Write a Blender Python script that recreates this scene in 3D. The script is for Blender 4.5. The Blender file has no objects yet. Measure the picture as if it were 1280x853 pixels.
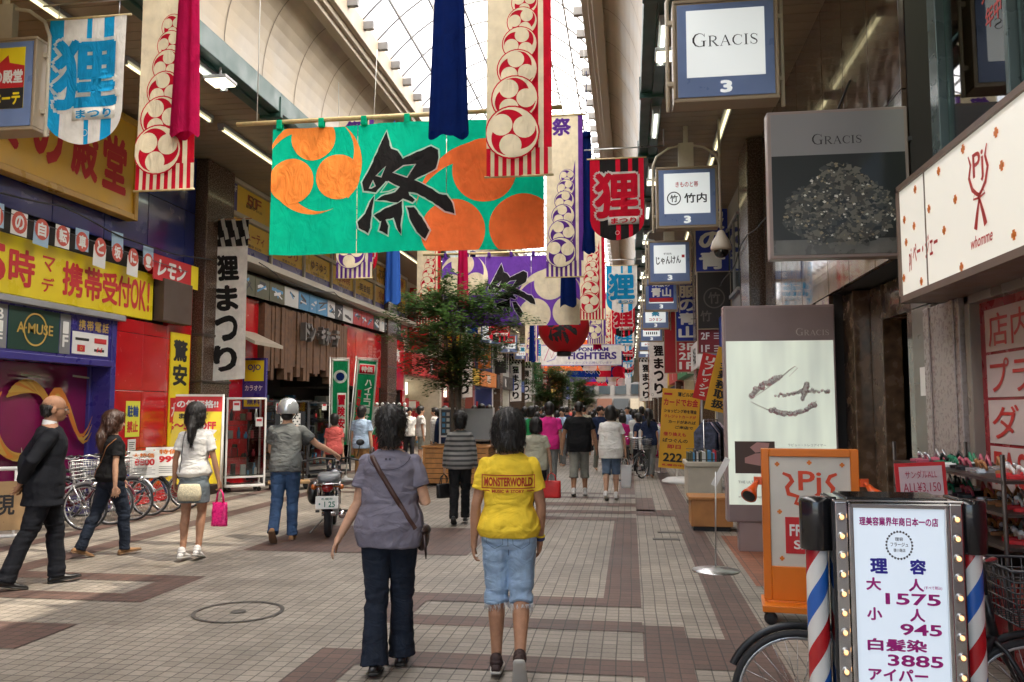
import bpy, bmesh, math, random
from math import sin, cos, pi, radians, atan2, sqrt
from mathutils import Vector as V, Matrix as Mx, noise
from mathutils.bvhtree import BVHTree
import numpy as np

S = bpy.context.scene
COL = S.collection
random.seed(7)

# ---------------------------------------------------------------- camera
EYE = 1.64
FOC = 1035.0
PITCH = math.atan(85.5 / FOC)
YAW = math.atan(148 / FOC * cos(PITCH))
cam_d = bpy.data.cameras.new("camera")
cam_d.sensor_width = 36.0
cam_d.lens = FOC / 1280 * 36.0
cam_d.clip_start = 0.05
cam_d.clip_end = 2000
cam = bpy.data.objects.new("camera", cam_d)
COL.objects.link(cam)
cam.location = (0, 0, EYE)
cam.rotation_euler = (pi / 2 + PITCH, 0, YAW)
S.camera = cam

# ---------------------------------------------------------------- sky, sun, exposure
SUN_EL, SUN_AZ = radians(64), radians(108)      # azimuth clockwise from +Y (street axis)
world = bpy.data.worlds.new("World")
S.world = world
world.use_nodes = True
wn = world.node_tree
sky = wn.nodes.new("ShaderNodeTexSky")
sky.sky_type = 'NISHITA'
sky.sun_disc = False
sky.sun_elevation = SUN_EL
sky.sun_rotation = SUN_AZ
sky.dust_density = 2.5
sky.air_density = 1.0
sky.ozone_density = 0.6
wn.links.new(sky.outputs[0], wn.nodes["Background"].inputs[0])
wn.nodes["Background"].inputs[1].default_value = 0.15
sun_d = bpy.data.lights.new("sun", 'SUN')
sun_d.energy = 5.0
sun_d.angle = radians(0.5)
sun_d.color = (1.0, 0.93, 0.82)
sun = bpy.data.objects.new("sun", sun_d)
COL.objects.link(sun)
sun.location = (10, -5, 30)
sd = V((sin(SUN_AZ) * cos(SUN_EL), cos(SUN_AZ) * cos(SUN_EL), sin(SUN_EL)))
sun.rotation_euler = sd.to_track_quat('Z', 'Y').to_euler()
S.view_settings.view_transform = 'Standard'
S.view_settings.look = 'None'
S.view_settings.exposure = 2.08
S.view_settings.gamma = 1.0
S.view_settings.use_curve_mapping = False
S.cycles.use_denoising = True
S.cycles.max_bounces = 8
S.cycles.diffuse_bounces = 5
S.cycles.glossy_bounces = 3
S.cycles.transmission_bounces = 4
S.cycles.transparent_max_bounces = 12
S.cycles.sample_clamp_indirect = 6.0
S.cycles.caustics_reflective = False
S.cycles.caustics_refractive = False

# ---------------------------------------------------------------- materials
_mats = {}
def mat(name, col=(.5, .5, .5), rough=.6, metal=0., var=0., vscale=6., bump=0., bscale=60., emit=0., ecol=None, coat=0.,
        translucent=0., alpha=1., spec=.5, sheen=0.):
    if name in _mats: return _mats[name]
    m = bpy.data.materials.new(name)
    m.use_nodes = True
    nt = m.node_tree
    b = nt.nodes["Principled BSDF"]
    out = nt.nodes["Material Output"]
    b.inputs["Base Color"].default_value = (*col, 1)
    b.inputs["Roughness"].default_value = rough
    b.inputs["Metallic"].default_value = metal
    b.inputs["Specular IOR Level"].default_value = spec
    if coat: b.inputs["Coat Weight"].default_value = coat
    if sheen: b.inputs["Sheen Weight"].default_value = sheen
    if emit:
        b.inputs["Emission Color"].default_value = (*(ecol or col), 1)
        b.inputs["Emission Strength"].default_value = emit
    if alpha < 1: b.inputs["Alpha"].default_value = alpha
    if var or bump:
        tc = nt.nodes.new("ShaderNodeTexCoord")
    if var:
        n = nt.nodes.new("ShaderNodeTexNoise"); n.inputs["Scale"].default_value = vscale; n.inputs["Detail"].default_value = 5
        r = nt.nodes.new("ShaderNodeMapRange")
        r.inputs[1].default_value = .3; r.inputs[2].default_value = .7; r.inputs[3].default_value = 1 - var; r.inputs[4].default_value = 1 + var
        mx = nt.nodes.new("ShaderNodeMix"); mx.data_type = 'RGBA'; mx.blend_type = 'MULTIPLY'; mx.inputs[0].default_value = 1
        mx.inputs[6].default_value = (*col, 1)
        nt.links.new(tc.outputs["Object"], n.inputs["Vector"]); nt.links.new(n.outputs[0], r.inputs[0])
        nt.links.new(r.outputs[0], mx.inputs[7]); nt.links.new(mx.outputs[2], b.inputs["Base Color"])
        rr = nt.nodes.new("ShaderNodeMapRange"); rr.inputs[1].default_value = .3; rr.inputs[2].default_value = .7
        rr.inputs[3].default_value = max(.03, rough - .12); rr.inputs[4].default_value = min(1, rough + .12)
        nt.links.new(n.outputs[0], rr.inputs[0]); nt.links.new(rr.outputs[0], b.inputs["Roughness"])
    if bump:
        n2 = nt.nodes.new("ShaderNodeTexNoise"); n2.inputs["Scale"].default_value = bscale; n2.inputs["Detail"].default_value = 4
        bp = nt.nodes.new("ShaderNodeBump"); bp.inputs["Strength"].default_value = bump; bp.inputs["Distance"].default_value = .01
        nt.links.new(tc.outputs["Object"], n2.inputs["Vector"]); nt.links.new(n2.outputs[0], bp.inputs["Height"])
        nt.links.new(bp.outputs[0], b.inputs["Normal"])
    if translucent:
        t = nt.nodes.new("ShaderNodeBsdfTranslucent"); t.inputs[0].default_value = (*col, 1)
        ms = nt.nodes.new("ShaderNodeMixShader"); ms.inputs[0].default_value = translucent
        if var: nt.links.new(mx.outputs[2], t.inputs[0])
        nt.links.new(b.outputs[0], ms.inputs[1]); nt.links.new(t.outputs[0], ms.inputs[2]); nt.links.new(ms.outputs[0], out.inputs[0])
    _mats[name] = m
    return m

def glass_mat(name, tint=(.9, .95, .95), refl=.12, rough=.02):
    """thin clear pane: mostly see-through with a mirror-like sheen"""
    if name in _mats: return _mats[name]
    m = bpy.data.materials.new(name); m.use_nodes = True
    nt = m.node_tree; nt.nodes.remove(nt.nodes["Principled BSDF"])
    t = nt.nodes.new("ShaderNodeBsdfTransparent"); t.inputs[0].default_value = (*tint, 1)
    g = nt.nodes.new("ShaderNodeBsdfGlossy"); g.inputs["Roughness"].default_value = rough
    f = nt.nodes.new("ShaderNodeFresnel"); f.inputs[0].default_value = 1.45
    a = nt.nodes.new("ShaderNodeMath"); a.operation = 'ADD'; a.inputs[1].default_value = refl; a.use_clamp = True
    ms = nt.nodes.new("ShaderNodeMixShader")
    nt.links.new(f.outputs[0], a.inputs[0]); nt.links.new(a.outputs[0], ms.inputs[0])
    nt.links.new(t.outputs[0], ms.inputs[1]); nt.links.new(g.outputs[0], ms.inputs[2])
    nt.links.new(ms.outputs[0], nt.nodes["Material Output"].inputs[0])
    _mats[name] = m
    return m

def paint(name, col, rough=.45, **k): return mat(name, col, rough, var=k.pop('var', .06), vscale=3, **k)
def cloth(name, col, **k):
    """thin printed cotton: light shines through it, with soft creases and a fine weave"""
    new = name not in _mats
    m = mat(name, col, .9, var=.10, vscale=7, bump=.15, bscale=350, translucent=k.pop('tr', .56), spec=.1, **k)
    if new:
        nt = m.node_tree; b0 = [n for n in nt.nodes if n.type == 'BUMP'][0]; tc = [n for n in nt.nodes if n.type == 'TEX_COORD'][0]
        mp = nt.nodes.new("ShaderNodeMapping"); mp.inputs["Scale"].default_value = (3.2, 3.2, 1.6); mp.inputs["Rotation"].default_value = (0, .5, 0)
        n = nt.nodes.new("ShaderNodeTexNoise"); n.inputs["Scale"].default_value = 2.2; n.inputs["Detail"].default_value = 3; n.inputs["Distortion"].default_value = 1.2
        b = nt.nodes.new("ShaderNodeBump"); b.inputs["Strength"].default_value = .55; b.inputs["Distance"].default_value = .05
        nt.links.new(tc.outputs["Object"], mp.inputs[0]); nt.links.new(mp.outputs[0], n.inputs["Vector"]); nt.links.new(n.outputs[0], b.inputs["Height"]); nt.links.new(b.outputs[0], b0.inputs["Normal"])
        for t in nt.nodes:
            if t.type == 'BSDF_TRANSLUCENT': nt.links.new(b.outputs[0], t.inputs["Normal"])
    return m

WHITE = paint("white_paint", (.78, .77, .74)); CREAM = paint("cream_paint", (.62, .55, .42))
BLACK = mat("black_plastic", (.015, .015, .017), .35); RUBBER = mat("rubber", (.02, .02, .022), .75, bump=.2, bscale=200)
CHROME = mat("chrome", (.75, .75, .76), .12, 1.); STEEL = mat("steel", (.5, .5, .5), .35, 1., var=.1)
GREYM = paint("grey_metal", (.32, .32, .33), .4); DARKM = paint("dark_metal", (.05, .05, .055), .4)
BAMBOO = mat("bamboo", (.58, .45, .22), .45, var=.15, vscale=20)
INK = mat("black_ink", (.018, .017, .018), .7); REDINK = mat("red_ink", (.55, .02, .025), .6)
WOOD = mat("plain_wood", (.42, .26, .12), .55, var=.25, vscale=12, bump=.1)

# ---------------------------------------------------------------- mesh builder
class MB:
    def __init__(s): s.v = []; s.f = []; s.m = []; s.s = []
    def add(s, vs, fs, mi=0, smooth=False, T=None):
        o = len(s.v)
        s.v += [tuple(T @ V(p)) if T else tuple(p) for p in vs]
        s.f += [tuple(i + o for i in f) for f in fs]
        s.m += [mi] * len(fs); s.s += [smooth] * len(fs)
        return s
    def bx(s, x0, x1, y0, y1, z0, z1, mi=0, T=None):
        if x0 > x1: x0, x1 = x1, x0
        if y0 > y1: y0, y1 = y1, y0
        if z0 > z1: z0, z1 = z1, z0
        vs = [(x0, y0, z0), (x1, y0, z0), (x1, y1, z0), (x0, y1, z0), (x0, y0, z1), (x1, y0, z1), (x1, y1, z1), (x0, y1, z1)]
        return s.add(vs, [(0, 3, 2, 1), (4, 5, 6, 7), (0, 1, 5, 4), (1, 2, 6, 5), (2, 3, 7, 6), (3, 0, 4, 7)], mi, False, T)
    def tube(s, pts, r, n=8, mi=0, T=None, cap=True, flat=1.):
        pts = [V(p) for p in pts]; k = len(pts)
        rs = r if isinstance(r, (list, tuple)) else [r] * k
        d0 = (pts[1] - pts[0]).normalized()
        ref = V((0, 0, 1)) if abs(d0.z) < .9 else V((1, 0, 0))
        u = (ref - d0 * ref.dot(d0)).normalized()
        vs = []; fs = []
        for i, p in enumerate(pts):
            if i == 0: d = d0
            elif i == k - 1: d = (pts[i] - pts[i - 1]).normalized()
            else: d = ((pts[i + 1] - p).normalized() + (p - pts[i - 1]).normalized()).normalized()
            u = u - d * u.dot(d)
            u = u.normalized() if u.length > 1e-6 else d.orthogonal().normalized()
            w = d.cross(u)
            for j in range(n):
                a = 2 * pi * j / n
                vs.append(p + (u * cos(a) * flat + w * sin(a)) * rs[i])
        for i in range(k - 1):
            for j in range(n):
                a = i * n + j; b = i * n + (j + 1) % n
                fs.append((a, b, b + n, a + n))
        if cap: fs.append(tuple(range(n - 1, -1, -1))); fs.append(tuple(range((k - 1) * n, k * n)))
        return s.add(vs, fs, mi, True, T)
    def lathe(s, prof, n=20, mi=0, T=None, c=(0, 0, 0), cap=True):
        vs = []; fs = []; c = V(c)
        for (r, z) in prof:
            for j in range(n):
                a = 2 * pi * j / n; vs.append(c + V((r * cos(a), r * sin(a), z)))
        for i in range(len(prof) - 1):
            for j in range(n):
                a = i * n + j; b = i * n + (j + 1) % n
                fs.append((a, b, b + n, a + n))
        if cap:
            if prof[0][0] > 1e-5: fs.append(tuple(range(n - 1, -1, -1)))
            if prof[-1][0] > 1e-5: fs.append(tuple(range((len(prof) - 1) * n, len(prof) * n)))
        return s.add(vs, fs, mi, True, T)
    def ball(s, c, r, nu=14, nv=9, mi=0, T=None):
        rx, ry, rz = r if isinstance(r, (list, tuple)) else (r, r, r)
        vs = [(c[0], c[1], c[2] - rz)]; fs = []
        for i in range(1, nv):
            t = -pi / 2 + pi * i / nv
            for j in range(nu):
                a = 2 * pi * j / nu
                vs.append((c[0] + rx * cos(t) * cos(a), c[1] + ry * cos(t) * sin(a), c[2] + rz * sin(t)))
        vs.append((c[0], c[1], c[2] + rz)); last = len(vs) - 1
        for j in range(nu): fs.append((0, 1 + (j + 1) % nu, 1 + j))
        for i in range(nv - 2):
            for j in range(nu):
                a = 1 + i * nu + j; b = 1 + i * nu + (j + 1) % nu
                fs.append((a, b, b + nu, a + nu))
        o = 1 + (nv - 2) * nu
        for j in range(nu): fs.append((o + j, o + (j + 1) % nu, last))
        return s.add(vs, fs, mi, True, T)
    def torus(s, c, R, r, axis='x', nu=36, nv=8, mi=0, T=None, a0=0, a1=2 * pi, flat=1.):
        full = abs(a1 - a0 - 2 * pi) < 1e-6
        k = nu if full else nu + 1
        vs = []; fs = []
        for i in range(k):
            a = a0 + (a1 - a0) * i / nu
            for j in range(nv):
                b = 2 * pi * j / nv
                rad = R + r * cos(b); w = r * sin(b) * flat
                p = {'x': (w, rad * cos(a), rad * sin(a)), 'y': (rad * cos(a), w, rad * sin(a)), 'z': (rad * cos(a), rad * sin(a), w)}[axis]
                vs.append((c[0] + p[0], c[1] + p[1], c[2] + p[2]))
        for i in range(nu):
            for j in range(nv):
                a = i * nv + j; b = i * nv + (j + 1) % nv; d = ((i + 1) % k) * nv
                fs.append((a, b, d + (j + 1) % nv, d + j))
        return s.add(vs, fs, mi, True, T)
    def poly(s, pts, y=0., mi=0, th=0., T=None):
        """a flat outline in the x-z plane facing -y (counter-clockwise seen from the front)"""
        n = len(pts)
        ar = sum(pts[i][0] * pts[(i + 1) % n][1] - pts[(i + 1) % n][0] * pts[i][1] for i in range(n))
        if ar < 0: pts = pts[::-1]
        vs = [(p[0], y, p[1]) for p in pts]; fs = [tuple(range(n))]
        if th:
            vs += [(p[0], y + th, p[1]) for p in pts]
            fs += [tuple(range(2 * n - 1, n - 1, -1))] + [(i, i + n, (i + 1) % n + n, (i + 1) % n) for i in range(n)]
        return s.add(vs, fs, mi, False, T)
    def build(s, name, mats, parent=None, bevel=0., loc=None, kind=None):
        me = bpy.data.meshes.new(name)
        me.from_pydata(s.v, [], s.f)
        if not isinstance(mats, (list, tuple)): mats = [mats]
        for m in mats: me.materials.append(m)
        if len(s.f):
            me.polygons.foreach_set("material_index", s.m)
            me.polygons.foreach_set("use_smooth", s.s)
        me.validate(); me.update()
        o = bpy.data.objects.new(name, me)
        COL.objects.link(o)
        if parent is not None: o.parent = parent
        if loc is not None: o.location = loc
        if kind: o['kind'] = kind
        if bevel:
            b = o.modifiers.new("bevel", 'BEVEL'); b.width = bevel; b.segments = 2; b.limit_method = 'ANGLE'; b.angle_limit = radians(40)
        return o

def tag(o, label=None, cat=None, group=None, kind=None):
    if label: o['label'] = label
    if cat: o['category'] = cat
    if group: o['group'] = group
    if kind: o['kind'] = kind
    return o
def thing(name, label, cat, loc=(0, 0, 0), rz=0., group=None):
    o = bpy.data.objects.new(name, None); o.empty_display_size = .2
    COL.objects.link(o); o.location = loc; o.rotation_euler = (0, 0, rz)
    return tag(o, label, cat, group)
def kids(o): return [c for c in bpy.data.objects if c.parent == o]
def copy_tree(o, parent=None, loc=None, rz=None, label=None):
    ch = _children(o)
    c = o.copy(); COL.objects.link(c)
    if parent is not None: c.parent = parent
    if loc is not None: c.location = loc
    if rz is not None: c.rotation_euler = (c.rotation_euler[0], c.rotation_euler[1], rz)
    if label: c['label'] = label
    for k in ch: copy_tree(k, c)
    return c
def _children(o): return list(o.children)

# ---------------------------------------------------------------- lettering
_tg = {}
def text_geo(s, bold=0.):
    """outline text as a flat triangulated patch normalised to its own bounding box"""
    k = (s, bold)
    if k in _tg: return _tg[k]
    cu = bpy.data.curves.new("lettering_curve", 'FONT')
    cu.body = s; cu.size = 1.; cu.resolution_u = 3; cu.offset = bold; cu.fill_mode = 'FRONT'
    ob = bpy.data.objects.new("lettering_curve", cu)
    me = ob.to_mesh()
    vs = [(v.co.x, v.co.y) for v in me.vertices]; fs = [tuple(p.vertices) for p in me.polygons]
    ob.to_mesh_clear(); bpy.data.objects.remove(ob); bpy.data.curves.remove(cu)
    if vs:
        x0 = min(v[0] for v in vs); x1 = max(v[0] for v in vs); y0 = min(v[1] for v in vs); y1 = max(v[1] for v in vs)
    else: x0 = y0 = 0; x1 = y1 = 1
    _tg[k] = (vs, fs, x0, x1, y0, y1)
    return _tg[k]
def text(mb, s, cx, cz, w=None, h=None, mi=0, y=0., bold=.012, rot=0., slant=0., T=None):
    """fit text s into a box w x h centred on (cx, cz) in the x-z plane, facing -y; heavy faces are built from shifted layers"""
    cjk = any(ord(q) > 0x2e80 for q in s); b0 = 0. if cjk else min(bold, .01); e = max(0., bold - b0) * .8
    if e < .006: b0, e = (0. if cjk else min(bold, .014)), (0. if e < .004 else e)
    vs, fs, x0, x1, y0, y1 = text_geo(s, b0)
    if not vs: return
    sx = w / (x1 - x0 + 2 * e) if w else None
    sy = h / max(y1 - y0 + 2 * e, 1e-3) if h else None
    if sx is None: sx = sy
    if sy is None: sy = sx
    mx, my = (x0 + x1) / 2, (y0 + y1) / 2
    c, sn = cos(rot), sin(rot)
    n = 0 if not e else (10 if e > .05 else (6 if e > .02 else 4))
    for k in range(-1, n):
        dx, dy = (0, 0) if k < 0 else (e * cos(2 * pi * k / n + .3), e * sin(2 * pi * k / n + .3))
        out = []
        for (a, b) in vs:
            p = (a - mx + dx) * sx; q = (b - my + dy) * sy; p += slant * q
            out.append((cx + p * c - q * sn, y - (k + 1) * .00012, cz + p * sn + q * c))
        mb.add(out, fs, mi, False, T)
def vtext(mb, s, cx, ztop, zbot, w, mi=0, y=0., bold=.012, jitter=0., fill=.9):
    n = len(s); ch = (ztop - zbot) / n
    for i, c in enumerate(s):
        if c == ' ': continue
        k = .62 if c in 'ぁぃぅぇぉっゃゅょァィゥェォッャュョ' else 1
        text(mb, c, cx + (random.uniform(-1, 1) * jitter), ztop - ch * (i + .5), w * k * (.35 if c in 'ー一ｌ|' and False else 1), ch * fill * k, mi, y, bold, rot=random.uniform(-1, 1) * jitter)
def outlined(mb, s, cx, cz, w, h, mi, mo, y=0., bold=.03, out=.075):
    """a character with a contour of the second colour behind it"""
    vs, fs, x0, x1, y0, y1 = text_geo(s, bold)
    k = w / (x1 - x0); kz = h / (y1 - y0)
    vs2, fs2, a0, a1, b0, b1 = text_geo(s, out)
    text(mb, s, cx, cz, (a1 - a0) * k, (b1 - b0) * kz, mo, y, out)
    text(mb, s, cx, cz, w, h, mi, y - .0025, bold)

# serif capitals drawn as stems, hairlines and brackets
SERIF = {
 'G': [([(.86, .78), (.72, .93), (.5, .98), (.25, .88), (.1, .62), (.1, .38), (.25, .12), (.5, .02), (.72, .05), (.84, .14)], [.03, .04, .05, .1, .14, .14, .1, .05, .05, .06]), ([(.82, .02), (.82, .42)], [.12, .12]), ([(.64, .42), (.98, .42)], [.035, .035]), ([(.86, .7), (.86, .95)], [.03, .03])],
 'R': [([(.2, 0), (.2, 1)], [.13, .13]), ([(.05, .015), (.36, .015)], [.035, .035]), ([(.05, .985), (.3, .985)], [.035, .035]), ([(.2, .975), (.5, .975), (.7, .88), (.74, .74), (.68, .6), (.5, .51), (.2, .5)], [.04, .05, .1, .13, .1, .05, .04]), ([(.42, .5), (.8, .05), (.98, .015)], [.1, .13, .04])],
 'A': [([(.1, 0), (.5, 1)], [.045, .05]), ([(.48, 1), (.86, 0)], [.11, .14]), ([(.25, .36), (.72, .36)], [.035, .035]), ([(0, .015), (.24, .015)], [.035, .035]), ([(.7, .015), (1.02, .015)], [.035, .035])],
 'C': [([(.86, .78), (.72, .93), (.5, .98), (.25, .88), (.1, .62), (.1, .38), (.25, .12), (.5, .02), (.72, .06), (.88, .22)], [.03, .04, .05, .1, .14, .14, .1, .05, .05, .03]), ([(.86, .68), (.86, .95)], [.035, .035])],
 'I': [([(.2, 0), (.2, 1)], [.14, .14]), ([(.02, .015), (.38, .015)], [.035, .035]), ([(.02, .985), (.38, .985)], [.035, .035])],
 'S': [([(.66, .8), (.56, .93), (.38, .98), (.2, .92), (.13, .78), (.2, .62), (.38, .52), (.58, .4), (.66, .24), (.56, .07), (.38, .02), (.2, .08), (.1, .22)], [.03, .05, .05, .08, .1, .12, .14, .12, .1, .08, .05, .05, .03]), ([(.66, .72), (.66, .95)], [.03, .03]), ([(.1, .05), (.1, .3)], [.03, .03])]}
SW = {'G': 1.02, 'R': .98, 'A': 1.0, 'C': .95, 'I': .42, 'S': .76}
def stroke(mb, pts, ws, mi=0, y=0., T=None):
    """a brush stroke of varying width in the x-z plane, one quad per step"""
    P = [V((p[0], 0, p[1])) for p in pts]; L = []; R = []
    for i, p in enumerate(P):
        d = (P[min(i + 1, len(P) - 1)] - P[max(i - 1, 0)]).normalized()
        n = V((-d.z, 0, d.x)); w = (ws[i] if isinstance(ws, (list, tuple)) else ws) / 2
        L.append(p + n * w); R.append(p - n * w)
    vs = [(p.x, y, p.z) for p in L] + [(p.x, y, p.z) for p in R]; k = len(P)
    mb.add(vs, [(i, k + i, k + i + 1, i + 1) for i in range(k - 1)], mi, False, T)
def serif(mb, s, cx, cz, w, mi=0, y=0., big=1.35):
    """capitals with the first letter larger, centred on cx with base line cz"""
    tot = sum(SW[c] * (big if i == 0 else 1) + .09 for i, c in enumerate(s))
    k = w / tot; x = cx - w / 2
    for i, c in enumerate(s):
        q = k * (big if i == 0 else 1)
        for j, (pts, ws) in enumerate(SERIF[c]):
            stroke(mb, [(x + a * q, cz + b * q) for a, b in pts], [u * q for u in ws], mi, y - j * .0004)
        x += SW[c] * q + .09 * k

def circle(mb, cx, cz, r, mi, y=0., n=28, ry=None):
    mb.poly([(cx + r * cos(2 * pi * i / n), cz + (ry or r) * sin(2 * pi * i / n)) for i in range(n)], y, mi)
def ring(mb, cx, cz, r0, r1, mi, y=0., n=32):
    vs = []; fs = []
    for i in range(n):
        a = 2 * pi * i / n
        vs += [(cx + r0 * cos(a), y, cz + r0 * sin(a)), (cx + r1 * cos(a), y, cz + r1 * sin(a))]
    for i in range(n):
        j = (i + 1) % n; fs.append((2 * i, 2 * i + 1, 2 * j + 1, 2 * j))
    mb.add(vs, fs, mi)
def tomoe(mb, cx, cz, R, rot, dark, light, y=0., rim=True, n=30):
    """three commas turning inside a ring"""
    d = .0012
    if rim:
        circle(mb, cx, cz, R, dark, y, n); circle(mb, cx, cz, R * .945, light, y - d, n)
        circle(mb, cx, cz, R * .89, dark, y - 2 * d, n)
    ro = R * .895
    for k in range(3):
        a = rot + k * 2 * pi / 3
        hx, hz = cx + cos(a) * R * .48, cz + sin(a) * R * .48
        circle(mb, hx, hz, R * .405, light, y - 3 * d, 22)
        out = []; inn = []
        for i in range(15):
            t = i / 14; b = a - .15 + t * 1.85
            out.append((cx + cos(b) * ro, cz + sin(b) * ro))
            q = ro - R * (.40 * (1 - t) ** 1.5)
            inn.append((cx + cos(b) * q, cz + sin(b) * q))
        for i in range(14):
            mb.poly([out[i], out[i + 1], inn[i + 1], inn[i]], y - 4 * d, light)

def conform(mb, fn, step=.1, x0=-2., x1=2., zstep=None, z0=-3., z1=3.):
    """cut every face along a grid, then push each vertex by fn(x, z): prints follow the folds of the cloth"""
    bm = bmesh.new()
    me = bpy.data.meshes.new("cut"); me.from_pydata(mb.v, [], mb.f); me.polygons.foreach_set("material_index", mb.m); me.update()
    bm.from_mesh(me); bpy.data.meshes.remove(me)
    x = x0
    while x <= x1:
        bmesh.ops.bisect_plane(bm, geom=bm.verts[:] + bm.edges[:] + bm.faces[:], plane_co=(x, 0, 0), plane_no=(1, 0, 0), dist=1e-6); x += step
    if zstep:
        z = z0
        while z <= z1:
            bmesh.ops.bisect_plane(bm, geom=bm.verts[:] + bm.edges[:] + bm.faces[:], plane_co=(0, 0, z), plane_no=(0, 0, 1), dist=1e-6); z += zstep
    for v in bm.verts: v.co.y += fn(v.co.x, v.co.z)
    bm.verts.index_update()
    o = MB()
    o.v = [tuple(v.co) for v in bm.verts]; o.f = [tuple(v.index for v in f.verts) for f in bm.faces]
    o.m = [f.material_index for f in bm.faces]; o.s = [True] * len(o.f)
    bm.free()
    return o

# ================================================================ SETTING
XL, XR = -8.4, 2.4            # shop-front planes
YA, YB = -12., 150.           # the arcade runs along +Y
GL, GR = -5.6, .24            # edge beams
ZS = 6.54                     # soffit height

def tile_mat(name, c1, c2, grout=(.05, .045, .04), size=.1):
    m = bpy.data.materials.new(name); m.use_nodes = True; nt = m.node_tree; b = nt.nodes["Principled BSDF"]
    tc = nt.nodes.new("ShaderNodeTexCoord")
    br = nt.nodes.new("ShaderNodeTexBrick"); br.offset = 0; br.squash = 1
    br.inputs["Color1"].default_value = (*c1, 1); br.inputs["Color2"].default_value = (*c2, 1); br.inputs["Mortar"].default_value = (*grout, 1)
    br.inputs["Scale"].default_value = 1; br.inputs["Mortar Size"].default_value = .005; br.inputs["Mortar Smooth"].default_value = .3
    br.inputs["Brick Width"].default_value = size; br.inputs["Row Height"].default_value = size
    mp = nt.nodes.new("ShaderNodeMapping")
    # the setting-out lines wander a little, as laid tiles do
    wob = nt.nodes.new("ShaderNodeTexNoise"); wob.inputs["Scale"].default_value = 1.1
    wa = nt.nodes.new("ShaderNodeVectorMath"); wa.operation = 'MULTIPLY_ADD'; wa.inputs[1].default_value = (.022, .022, 0); 
    nt.links.new(tc.outputs["Object"], wob.inputs["Vector"]); nt.links.new(wob.outputs["Color"], wa.inputs[0]); nt.links.new(tc.outputs["Object"], wa.inputs[2])
    nt.links.new(wa.outputs[0], br.inputs["Vector"])
    # wear, trodden dirt and odd replaced pieces
    n1 = nt.nodes.new("ShaderNodeTexNoise"); n1.inputs["Scale"].default_value = .9; n1.inputs["Detail"].default_value = 6; n1.inputs["Roughness"].default_value = .65
    n2 = nt.nodes.new("ShaderNodeTexNoise"); n2.inputs["Scale"].default_value = 45; n2.inputs["Detail"].default_value = 3
    r1 = nt.nodes.new("ShaderNodeMapRange"); r1.inputs[1].default_value = .3; r1.inputs[2].default_value = .72; r1.inputs[3].default_value = .66; r1.inputs[4].default_value = 1.2
    r2 = nt.nodes.new("ShaderNodeMapRange"); r2.inputs[1].default_value = .3; r2.inputs[2].default_value = .7; r2.inputs[3].default_value = .88; r2.inputs[4].default_value = 1.1
    mm = nt.nodes.new("ShaderNodeMath"); mm.operation = 'MULTIPLY'
    mx = nt.nodes.new("ShaderNodeMix"); mx.data_type = 'RGBA'; mx.blend_type = 'MULTIPLY'; mx.inputs[0].default_value = 1
    nt.links.new(tc.outputs["Object"], n1.inputs["Vector"]); nt.links.new(tc.outputs["Object"], n2.inputs["Vector"])
    nt.links.new(n1.outputs[0], r1.inputs[0]); nt.links.new(n2.outputs[0], r2.inputs[0]); nt.links.new(r1.outputs[0], mm.inputs[0]); nt.links.new(r2.outputs[0], mm.inputs[1])
    # stone flecks per tile block (patches about half a metre wide laid at different times)
    vo = nt.nodes.new("ShaderNodeTexWhiteNoise"); vo.noise_dimensions = '2D'
    sn = nt.nodes.new("ShaderNodeVectorMath"); sn.operation = 'SNAP'; sn.inputs[1].default_value = (.4, .3, 1)
    r3 = nt.nodes.new("ShaderNodeMapRange"); r3.inputs[3].default_value = .88; r3.inputs[4].default_value = 1.12
    m2 = nt.nodes.new("ShaderNodeMath"); m2.operation = 'MULTIPLY'
    nt.links.new(wa.outputs[0], sn.inputs[0]); nt.links.new(sn.outputs[0], vo.inputs[0]); nt.links.new(vo.outputs[0], r3.inputs[0])
    nt.links.new(mm.outputs[0], m2.inputs[0]); nt.links.new(r3.outputs[0], m2.inputs[1])
    # trodden gum and drips
    gv = nt.nodes.new("ShaderNodeTexVoronoi"); gv.inputs["Scale"].default_value = 1.7; gm = nt.nodes.new("ShaderNodeMapRange"); gm.inputs[1].default_value = .03; gm.inputs[2].default_value = .045; gm.inputs[3].default_value = .62; gm.inputs[4].default_value = 1.
    m3 = nt.nodes.new("ShaderNodeMath"); m3.operation = 'MULTIPLY'; nt.links.new(tc.outputs["Object"], gv.inputs["Vector"]); nt.links.new(gv.outputs["Distance"], gm.inputs[0]); nt.links.new(gm.outputs[0], m3.inputs[0]); nt.links.new(m2.outputs[0], m3.inputs[1])
    nt.links.new(br.outputs["Color"], mx.inputs[6]); nt.links.new(m3.outputs[0], mx.inputs[7]); nt.links.new(mx.outputs[2], b.inputs["Base Color"])
    rr = nt.nodes.new("ShaderNodeMapRange"); rr.inputs[3].default_value = .42; rr.inputs[4].default_value = .8
    nt.links.new(n1.outputs[0], rr.inputs[0]); nt.links.new(rr.outputs[0], b.inputs["Roughness"])
    bp = nt.nodes.new("ShaderNodeBump"); bp.inputs["Strength"].default_value = .35; bp.inputs["Distance"].default_value = .004; bp.invert = True
    nt.links.new(br.outputs["Fac"], bp.inputs["Height"]); nt.links.new(bp.outputs[0], b.inputs["Normal"])
    return m
TILE = tile_mat("cream_paving_tile", (.325, .285, .238), (.262, .23, .19), (.085, .073, .062))
TILEB = tile_mat("brown_paving_tile", (.145, .085, .068), (.105, .066, .055), (.045, .036, .03))
TILER = tile_mat("terracotta_tile", (.30, .11, .055), (.25, .09, .045), (.09, .05, .04), .15)

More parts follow.
